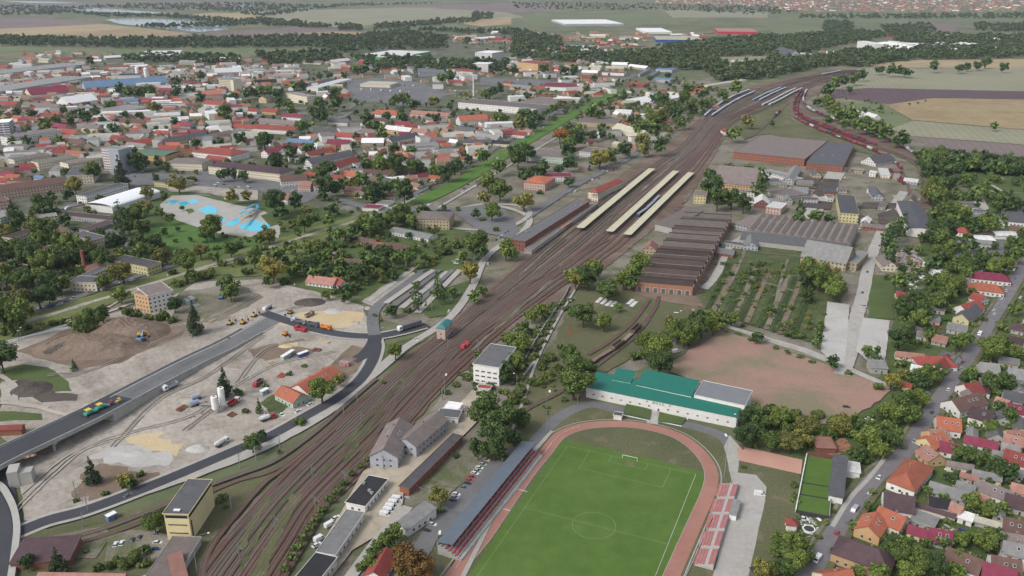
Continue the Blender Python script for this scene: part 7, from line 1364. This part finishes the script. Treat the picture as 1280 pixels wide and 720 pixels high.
far_houses('330,72 430,76 420,90 320,96 240,84', 50, 16, 40); far_houses('0,68 120,66 190,74 120,84 0,86', 60, 12, 30); far_houses('1000,70 1060,64 1080,76 1010,76', 12, 14, 40); far_houses('560,80 650,80 700,90 640,100 560,95', 30, 14, 40)
far_houses('0,95 130,85 300,85 380,90 380,110 300,125 330,180 520,150 620,150 640,170 560,225 500,235 330,190 160,200 0,240', 700, 9, 22); far_houses('640,95 790,100 740,130 640,150', 40, 12, 30); far_houses('640,60 800,60 780,95 640,95', 60, 14, 40)
far_houses('760,130 860,110 880,130 820,180 730,210', 30, 10, 26); far_houses('0,95 200,80 200,110 0,120', 50, 14, 50); far_houses('380,95 470,90 640,75 640,90 560,110 450,130 380,125', 50, 12, 40)
o = m.build('distant_houses', [roofmat(c) for c in cols]+[wallmat('b'), farwall('w')]); o['kind'] = 'stuff'; o['category'] = 'houses'; o['label'] = 'tiny red and grey roofs of the far suburbs'
# ------------------------------------------------ railway stock
CB, CW, CG = (.10, .22, .36), (.50, .53, .56), (.30, .34, .36)
def seg(P, a, b): return [p for p in P if a <= topx(p)[1] <= b]
for f, ya, yb, n, top, c in ((-.02, 150, 105, 14, (.62, .66, .70), CB), (.16, 148, 104, 13, (.58, .63, .68), CB), (.45, 128, 100, 8, (.45, .5, .54), CB), (.56, 130, 100, 8, (.55, .6, .64), CB), (.78, 136, 101, 10, (.60, .63, .66), CW), (.9, 134, 101, 10, (.66, .68, .7), CW)):
    P = seg(ytrack(f), yb, ya); rake(P, 2, ['coach']*n, [c, c, CW], 'parked passenger coach with pale roof', 'passenger coaches parked in the far yard', top=top)
rake(seg(ytrack(.3), 88, 96), 2, ['coach']*4, [CB], 'parked passenger coach with pale roof', 'passenger coaches parked in the far yard', top=(.5, .6, .64))
rake(line('797,272 806,266 815,258 822,251 826,246'), 0, ['coach']*3, [(.05, .10, .25)], 'blue coach between the platform shelters', 'train at the platform', top=(.28, .32, .4))
rake(line('700,291 708,286 716,281 723,276'), 0, ['coach'], [(.42, .12, .07)], 'red railcar beside the station canopy', 'red railcar', top=(.4, .16, .1))
DR, DK, BR = (.20, .02, .04), (.06, .035, .04), (.13, .055, .045)
S1, S2, S3 = seg(T1, 112, 252), seg(T2, 112, 232), seg(T3, 136, 252)
rake(S1, 10, ['tank', 'box', 'tank', 'box']*2+['open', 'box', 'flat', 'open']*10, [CW, CW, CG, CW, DK, DR, DK, BR], 'freight wagon', 'freight wagons on the outer curve')
def offs(P, d): return [p+n*d for p, n in zip(P, normals(P))]
for d_, sd in ((6, 20),):
    track(offs(S2, d_)); rake(offs(S2, d_), sd, ['open', 'box', 'open', 'flat', 'open']*8, [DR, DK, DR, BR, (.33, .03, .07)], 'freight wagon', 'freight wagons on the middle curve')
rake(S2, 14, ['open', 'open', 'box', 'open', 'flat']*8, [DR, DR, DK, DR, BR], 'freight wagon', 'freight wagons on the middle curve')
rake(S3, 6, ['open', 'flat', 'open', 'box']*8, [DR, DR, (.4, .06, .1), DK, DR, CW], 'freight wagon', 'freight wagons on the inner curve')
rake(seg(T4, 140, 166), 2, ['open', 'open', 'box', 'open', 'flat'], [DR, DR, CG, DK], 'freight wagon', 'freight wagons on the short far siding')
rake(line('1112,214 1120,220 1128,230 1133,240 1134,252'), 0, ['open']*5, [DR], 'dark red wagon at the scrap yard fence', 'dark red wagons at the scrap yard')
rake(line('1118,222 1128,232'), 0, ['open']*2, [DR], 'dark red wagon', 'dark red wagons at the scrap yard')
rake(SID[:34], 6, ['flat', 'flat', 'open', 'flat', 'open', 'open', 'open'], [(.24, .15, .10), (.22, .15, .11), (.2, .14, .11), (.27, .21, .15), (.12, .08, .07), (.5, .05, .07), BR], 'short wagon on the weedy siding', 'old wagons on the weedy siding')
# tower wagon: small red rail vehicle
p = at(582, 434.5); q = at(590, 428); o = thing('rail_trolley', 'rail trolley', 'small red maintenance trolley alone on the main tracks', (p.x, p.y, .3), atan2(q.y-p.y, q.x-p.x), auto=False)
m = MB(); m.box(-4.5, 4.5, -1.3, 1.3, .8, 1.2); m.box(-4.4, -1.4, -1.25, 1.25, 1.2, 3.0, tx=.2); e = m.build('body', paint(), o); e.color = (.5, .02, .03, 1); m = MB(); m.box(-4.2, -1.6, -1.28, 1.28, 2.1, 2.8); m.build('windows', M_GLASS, o); m = MB(); m.box(-.6, 3.4, -1, 1, 3.0, 3.1); [m.tube((x, y, 1.2), (x, y, 3.9 if y > 0 else 3), .06) for x in (-.4, 3.2) for y in (-.9, .9)]; m.build('platform', surf('red_frame', (.4, .04, .05), .1, 1, .6), o)
for x in (-3, 3): put('bogie', COACH[2], o, (x, 0, 0), 0, (.7, 1, 1))
# ------------------------------------------------ masts, lamps
MN = {}
def masts(s, dx, dy, **k):
    for x, y in pts(s): AUTO_M.append(mast(x, y, dx, dy, **k))
AUTO_M = []
masts('344,660 390,610 452,540 487,503 553,500 553,470 607,425 487,480 667,478 560,495', 8, 6) if 0 else None
for x, y in pts('345,664 391,600 432,608 452,532 523,545 553,500 598,440 607,470 648,398 700,340 740,300 640,372 560,438 505,490 395,640 300,700 480,588 690,395 760,250 800,218 846,196 880,165 905,150 860,250 900,215 960,118 1000,108 930,140 884,178'):
    mast(x, y, 8, 6, label='grey green catenary mast', both=rnd.random() < .5)
for x, y in pts('110,640 105,660 95,620 160,612 290,640 200,640 430,520 447,505 320,575 350,560 300,585'):
    mast(x, y, 6, -8, h=8, arm=2.4, label='slim green grey mast')
def fl(x, y, dx, dy, h, arm, lab, heads=1): o = lamp_post(x, y, dx, dy, h, arm, lab, 'floodlight_mast' if heads > 1 else 'street_lamp', heads); o['label'] = lab
fl(683, 543, 8, 0, 24, 1.2, 'tall floodlight mast beside the running track curve', 3); fl(905, 597, -8, 0, 22, 1.0, 'tall floodlight mast by the right curve of the track', 3)
fl(548, 715, 8, 0, 18, 1.0, 'floodlight mast at the lower end of the grandstand', 3); fl(722, 507, 8, 0, 12, 1.5, 'lamp post at the left corner of the clubhouse'); fl(247, 718, 8, -2, 17, 6, 'long armed lamp post beside the lower tracks')
fl(646, 492, -8, 0, 12, 1.5, 'lamp post between big tree and tracks'); fl(715, 400, -8, 2, 14, 1.5, 'lamp post beside the round tree in the works yard'); fl(556, 498, 8, 0, 14, 1, 'floodlight mast between tracks and white office block', 3); fl(920, 545, -8, 0, 12, 1.5, 'lamp post at the right corner of the clubhouse')
for x, y in pts('142,385 210,360 90,420 28,428 300,372 368,372 25,432 330,360 500,330 522,322 540,390'):
    lamp_post(x, y, 8, 2, 10, 1.5, 'plain grey lamp post')
# ------------------------------------------------ parked and driving cars
cars(B13, '''1150 145 8 2 w,1135 168 8 2 s,1118 185 8 2 w,1108 200 8 2 s,1095 213 8 2 w,1080 232 8 2 r,1068 248 8 2 r,1058 264 8 2 k,1002 318 8 2 w,995 333 8 2 s,985 350 8 2 k,882 468 8 2 w,855 500 8 2 k,1040 285 8 2 g''', 'cars parked behind the grandstand')
cars(B13, '''708 342 9 1 wv,690 362 9 1 wv,675 382 9 1 wv,665 400 9 1 wv,648 420 9 1 wv,370 470 7 -4 wv,400 435 7 -4 w,318 540 7 -4 wv,305 570 7 -4 w''', 'white vans parked in the beige yard')
cars(B03, '''580 568 3 -7 w,610 562 3 -7 w,664 548 4 -6 k,700 536 4 -6 k,780 512 2 -7 s,790 560 9 0 w,782 594 9 1 b,735 735 5 0 s''', 'cars parked below the yellow building')
cars(B12, '''272 585 8 -4 w,212 620 8 -4 w,985 55 -6 4 b,1000 20 5 -6 s,1020 30 5 -6 g,180 165 4 6 w,300 318 5 2 b,1110 500 4 -3 w,1270 340 5 2 w,800 262 4 4 w,130 640 6 3 w''', 'cars on the new road and the site')
cars(B11, '''990 590 9 1 s,1010 580 9 1 w,1030 572 9 0 s,1050 560 9 0 k,1000 600 9 1 w,1045 590 9 0 s,1070 575 9 0 g,1200 482 5 -3 b,1218 470 5 -3 s,1232 460 5 -3 w,1246 450 5 -3 b,1260 442 5 -3 k,1040 470 5 2 r,1005 460 5 2 r,1160 600 2 -6 w,870 310 8 -1 wv,410 290 6 -4 w,1100 215 6 -3 w,1040 225 6 -3 b,640 300 6 -2 u,770 260 6 -3 b,1035 240 5 -3 w,1060 205 5 -3 k''', 'cars parked round the station square') if 0 else cars(B11, '''990 590 9 1 s,1010 580 9 1 w,1030 572 9 0 s,1050 560 9 0 k,1000 600 9 1 w,1045 590 9 0 s,1070 575 9 0 g,1200 482 5 -3 b,1218 470 5 -3 s,1232 460 5 -3 w,1246 450 5 -3 b,1260 442 5 -3 k,1040 470 5 2 r,1005 460 5 2 r,1160 600 2 -6 w,870 310 8 -1 wv,410 290 6 -4 w,1100 215 6 -3 w,1040 225 6 -3 b,640 300 6 -2 b,770 260 6 -3 b,1035 240 5 -3 w,1060 205 5 -3 k,630 315 6 -2 w,655 290 6 -2 w''', 'cars parked round the station square')
cars(B23, '''1237 318 9 1 wv,1207 700 4 5 k''', 'vehicles on the plaza'); cars(B22, '''818 322 8 -2 wv''', 'vehicles on the dirt pitch'); cars(B32, '''392 600 8 1 k,790 520 3 4 w,1000 180 5 -3 w,1262 50 4 -6 w,950 355 3 -6 k,480 95 6 2 s,505 660 7 2 w,1130 115 5 -3 w,1150 90 5 -3 s,1170 60 5 -3 w,880 230 6 2 g,850 200 6 2 r''', 'cars along the straight street')
cars(B02, '''15 172 8 -2 w,45 160 8 -2 w,85 148 8 -2 w,205 102 8 -2 w,250 98 8 -2 w,300 84 8 -2 w,335 72 8 -2 b,605 105 7 -3 k,462 186 7 -3 s,1150 258 6 -3 k''', 'cars parked along the old line road')
cars(B01, '''370 370 6 1 b,385 378 6 1 w,405 372 6 1 s,420 382 6 1 w,440 378 6 1 w,455 386 6 1 k,1090 195 7 2 w,1120 205 7 2 k,1150 210 7 2 s,710 140 6 -1 w,1075 205 6 2 w,1240 215 6 2 w''', 'cars parked near the pool park')
cars(B21, '''475 110 5 -4 k,490 100 5 -4 s,505 92 5 -4 w,520 85 5 -4 k,460 120 5 -4 b,455 135 5 -4 w,530 78 5 -4 s,40 315 5 2 w,860 355 7 1 w,740 410 4 -4 k,800 355 4 -4 k,815 335 4 -4 b,830 320 4 -4 r,850 300 4 -4 k,870 285 4 -4 s,1070 410 6 2 w,80 380 5 -3 g''', 'cars between station and works')
cars(B31, '''1090 540 6 1 w,1230 520 6 1 s,1000 530 6 1 w,960 560 6 1 s,120 280 5 1 w,270 420 4 1 s,640 330 5 0 w''', 'cars in the yards on the right')
cars(B33, '''975 500 5 2 b,850 545 5 2 w,180 440 5 1 w''', 'cars in the gardens')
for tile, poly, n, g in ((B10, None, 0, ''),):
    pass
k = 0
for (x0, y0, x1, y1, n) in ((455, 105, 525, 108, 12), (450, 112, 520, 116, 12), (440, 120, 500, 126, 10), (500, 103, 530, 100, 5), (560, 113, 620, 118, 9), (565, 121, 600, 124, 6), (690, 90, 780, 92, 10), (700, 97, 760, 98, 6), (640, 170, 650, 150, 0)):
    for i in range(n):
        t = (i+.5)/n; bus = y0 in (105, 112) and i % 2 == 0
        car(x0+(x1-x0)*t+rnd.uniform(-1, 1), y0+(y1-y0)*t+rnd.uniform(-.4, .4), 5, -3, rnd.choice('wwskgb') if y0 not in (113, 121) else rnd.choice('yyw'), 'van' if bus or y0 in (113, 121) else 'car', None, 'vehicles in the far depot car parks').scale = (2.1, 1.2, 1.3) if bus else (1, 1, 1)
for s_, dx, dy, n in (('130,243 172,218', 5, -4, 6), ('190,226 400,243', 8, 1, 14), ('600,212 700,145', 5, -3, 10), ('-10,300 110,252', 8, -3, 6), ('1020,705 1110,585', 5, -6, 6), ('1140,560 1280,330', 4, -6, 9), ('600,320 560,395', -3, 6, 4), ('700,250 790,198', 6, -4, 10), ('60,385 220,332', 8, -3, 8), ('480,258 560,222', 6, -3, 6), ('240,156 280,128', 5, -3, 4), ('640,100 780,92', 8, -1, 10), ('440,205 590,158', 7, -2, 8), ('110,640 260,580', 8, -4, 1), ('1075,385 1095,300', 2, -8, 3)):
    a, b = pts(s_)
    for i in range(n):
        t = (i+rnd.uniform(.1, .9))/n; sd = rnd.choice((-1, 1)); car(a[0]+(b[0]-a[0])*t+sd*1.1, a[1]+(b[1]-a[1])*t+sd*.7, dx*sd, dy*sd, rnd.choice('wwsskgrb'), rnd.choice(('car', 'car', 'car', 'van')), None, 'cars along the streets')
# ------------------------------------------------ plant the trees, air, labels
plant_all(290)
m, nt, b = newmat('haze_air'); nt.nodes.remove(b); pv = nt.nodes.new("ShaderNodeVolumePrincipled"); pv.inputs["Density"].default_value = HAZE = .000032
pv.inputs["Color"].default_value = (.74, .85, 1.0, 1); pv.inputs["Anisotropy"].default_value = .2
nt.links.new(pv.outputs[0], nt.nodes["Material Output"].inputs["Volume"])
hb = MB(); hb.box(-12500, 12500, -500, 16500, -1.5, 320); h = hb.build('haze', m); h['kind'] = 'stuff'; h['category'] = 'haze'; h['label'] = 'thin bluish air over the far fields'

LAND = [(740, 640, 'on the football pitch side'), (600, 620, 'beside the blue grey grandstand'), (825, 500, 'round the green roofed clubhouse'), (980, 480, 'at the reddish dirt pitch'), (890, 660, 'by the open red terraces'), (1020, 610, 'by the small green court'), (960, 580, 'by the salmon court'),
        (625, 530, 'near the white office block by the tracks'), (500, 560, 'by the long grey houses with brown roofs'), (480, 640, 'in the beige yard with white vans'), (440, 600, 'along the lower rail yard hedge'), (380, 690, 'by the black felt roof at the bottom'), (235, 640, 'by the tall sand yellow railway building'), (70, 690, 'by the dark red brick roofs bottom left'),
        (120, 590, 'on the pale site under the viaduct'), (60, 490, 'by the dark earth heap at the left'), (180, 420, 'on the brown earth heaps'), (190, 370, 'by the orange ended apartment block'), (275, 500, 'by the cement silos'), (390, 480, 'by the long orange tiled site house'), (430, 400, 'at the sand lot of the new junction'), (520, 360, 'by the striped parking bays'), (555, 410, 'by the pink signal box'),
        (590, 340, 'along the grey road beside the tracks'), (540, 275, 'by the beige villa'), (600, 285, 'in the station roundabout'), (670, 290, 'by the long station building'), (690, 225, 'by the orange roofed station houses'), (760, 200, 'along the station access road'), (470, 310, 'in the gardens below the stable'), (400, 340, 'in the meadow by the old line'), (380, 300, 'along the old line embankment'),
        (290, 270, 'by the pool slides'), (230, 265, 'by the small pools'), (230, 300, 'on the park lawn'), (160, 290, 'by the poplars of the park'), (170, 245, 'by the white membrane hall'), (60, 245, 'by the long pink building'), (50, 300, 'among the maroon flat roofs'), (30, 350, 'in the dense wood at the left edge'), (110, 345, 'by the tall brick chimney'), (170, 330, 'by the yellow school block'), (250, 340, 'along the lane by the old line'),
        (145, 200, 'by the ten storey tower block'), (80, 205, 'by the cream apartment rows'), (25, 215, 'in the old houses at the left edge'), (235, 205, 'by the cream civic building'), (280, 192, 'by the red roofed school'), (330, 215, 'by the purple slate roofed buildings'), (370, 190, 'by the crimson roofed workshops'), (430, 210, 'in the old houses by the crossroads'), (480, 225, 'in the brown roofed old quarter'), (520, 205, 'in the red roofed houses by the bank'), (570, 190, 'at the end of the market quarter'),
        (460, 260, 'at the crossroads market'), (440, 170, 'behind the workshops'), (540, 165, 'in the market quarter'), (600, 150, 'by the orange roofed hall'), (610, 130, 'by the white office slab'), (500, 140, 'by the red roofs below the depot'), (480, 110, 'in the bus depot'), (380, 120, 'by the small pale tower'), (350, 150, 'by the long red shed'), (420, 150, 'by the turquoise roof'), (300, 120, 'by the meadow in the town'), (290, 100, 'by the tall cream office block'), (230, 125, 'by the crimson roofs above the meadow'),
        (190, 105, 'by the silos'), (120, 115, 'by the blue shed'), (60, 110, 'by the very long grey halls'), (40, 150, 'in the red roofs at the left'), (100, 150, 'in the houses before the factory'), (160, 150, 'by the white apartment slab'), (220, 170, 'by the slate and yellow long house'), (250, 150, 'at the lower edge of the town meadow'), (460, 75, 'by the green edged superstore'), (600, 75, 'by the white high rise'), (560, 100, 'by the dark car park hall'), (660, 80, 'by the ochre hotel block'),
        (700, 50, 'among the far pale halls'), (700, 110, 'by the crimson market hall'), (790, 90, 'by the blue warehouses'), (800, 120, 'by the white roofed store'), (740, 145, 'by the long grey brown barn'), (830, 130, 'in the wood beside the railway'), (900, 115, 'by the long pale engine shed'), (680, 150, 'along the bright green bank'), (930, 165, 'in the junction grass'), (985, 100, 'in the far coach yard'), (1040, 95, 'at the field corner of the far yard'), (1060, 130, 'inside the freight curve'), (1100, 160, 'on the freight curve'), (1150, 200, 'at the lower end of the freight curve'),
        (1000, 190, 'by the large brick hall'), (1030, 235, 'by the dark scrap heaps'), (1065, 265, 'by the yellow green building'), (1100, 240, 'in the right scrap yard'), (1150, 270, 'by the grey roofed hall with gates'), (1115, 300, 'by the poplar row'), (1000, 285, 'by the row of twelve gables'), (930, 215, 'behind the works at the ochre building'), (890, 250, 'by the small yellow works house'), (860, 300, 'by the sawtooth workshop'), (930, 345, 'in the works gardens'), (1040, 340, 'by the tree clump below the ochre workshop'), (780, 370, 'by the pale pipe stacks'), (740, 390, 'by the round tree of the works yard'),
        (820, 400, 'by the weedy siding'), (720, 460, 'left of the clubhouse trees'), (870, 410, 'in the long clump before the dirt pitch'), (690, 420, 'by the red stacked parts'), (660, 400, 'in the scrub between tracks and wall'), (1080, 430, 'by the concrete yards'), (970, 430, 'by the works boundary wall'), (1120, 480, 'by the grey metal shelter'), (1130, 540, 'in the clump where dirt pitch meets street'), (1150, 400, 'in the trees below the sleepers'), (1180, 310, 'by the nursery yard'), (1240, 300, 'by the solar roof'), (1200, 255, 'by the garden path at the far right'), (1190, 225, 'by the meadow beyond the freight curve'),
        (1210, 400, 'by the yellow gabled house'), (1180, 450, 'by the red hipped house on the street'), (1235, 440, 'by the grey roofs right of the street'), (1260, 410, 'at the dark red terraces on the right'), (1210, 500, 'by the brown roofed house on the street'), (1190, 540, 'by the white walled orange house'), (1260, 520, 'by the slate roof at the right edge'), (1150, 590, 'by the orange hipped house'), (1220, 560, 'in the long back gardens'), (1265, 570, 'by the bright red house at the right edge'), (1130, 650, 'by the orange L shaped house'), (1200, 620, 'by the long grey barn roofs'), (1260, 630, 'by the purple brown roofs at the right'), (1190, 665, 'by the yellow tarpaulin'),
        (1080, 690, 'by the dark maroon house'), (1150, 700, 'in the garden trees at the bottom'), (1220, 690, 'by the brown roof with white edge'), (1260, 700, 'by the magenta roof at the bottom'), (1000, 690, 'at the foot of the straight street'), (20, 420, 'by the hedge at the far left'), (110, 400, 'beside the pale wall'), (560, 690, 'by the orange autumn tree'), (1200, 350, 'by the crimson hipped house'), (1100, 60, 'by the far white factory'), (1240, 60, 'by the far warehouses'), (1230, 90, 'beyond the pale field'), (100, 70, 'at the far edge of the town'), (250, 70, 'by the large white warehouse')]
ORD = ['leftmost', 'second', 'third', 'fourth', 'fifth', 'sixth', 'seventh', 'eighth', 'ninth', 'tenth', 'eleventh', 'twelfth', 'thirteenth', 'fourteenth', 'fifteenth', 'sixteenth', 'seventeenth', 'eighteenth', 'nineteenth', 'twentieth']
for tn in ('twenty', 'thirty', 'forty', 'fifty', 'sixty', 'seventy'): ORD += [tn+'-'+q for q in ('first', 'second', 'third', 'fourth', 'fifth', 'sixth', 'seventh', 'eighth', 'ninth')]+[{'twenty': 'thirtieth', 'thirty': 'fortieth', 'forty': 'fiftieth', 'fifty': 'sixtieth', 'sixty': 'seventieth', 'seventy': 'eightieth'}[tn]]
G_ = {}
bpy.context.view_layer.update()
for o, lab, cat in AUTO:
    x, y = topx(o.location); j = min(range(len(LAND)), key=lambda i: (LAND[i][0]-x)**2+((LAND[i][1]-y)*1.5)**2); G_.setdefault((lab, j), []).append((x, o))
for (lab, j), L in G_.items():
    L.sort(key=lambda t: t[0])
    for i, (x, o) in enumerate(L):
        if len(L) == 1: o['label'] = lab+' '+LAND[j][2]
        elif i == len(L)-1: o['label'] = 'rightmost '+lab+' '+LAND[j][2]
        else: o['label'] = (ORD[i] if i == 0 else ORD[min(i, len(ORD)-1)]+' from left,')+' '+lab+' '+LAND[j][2]
        w_ = o['label'].split()
        if len(w_) > 16: o['label'] = ' '.join(w_[:16])
print('trees', len(TREES), 'objects', len(bpy.data.objects), 'maxwords', max(len(o['label'].split()) for o in bpy.data.objects if o.get('label')))
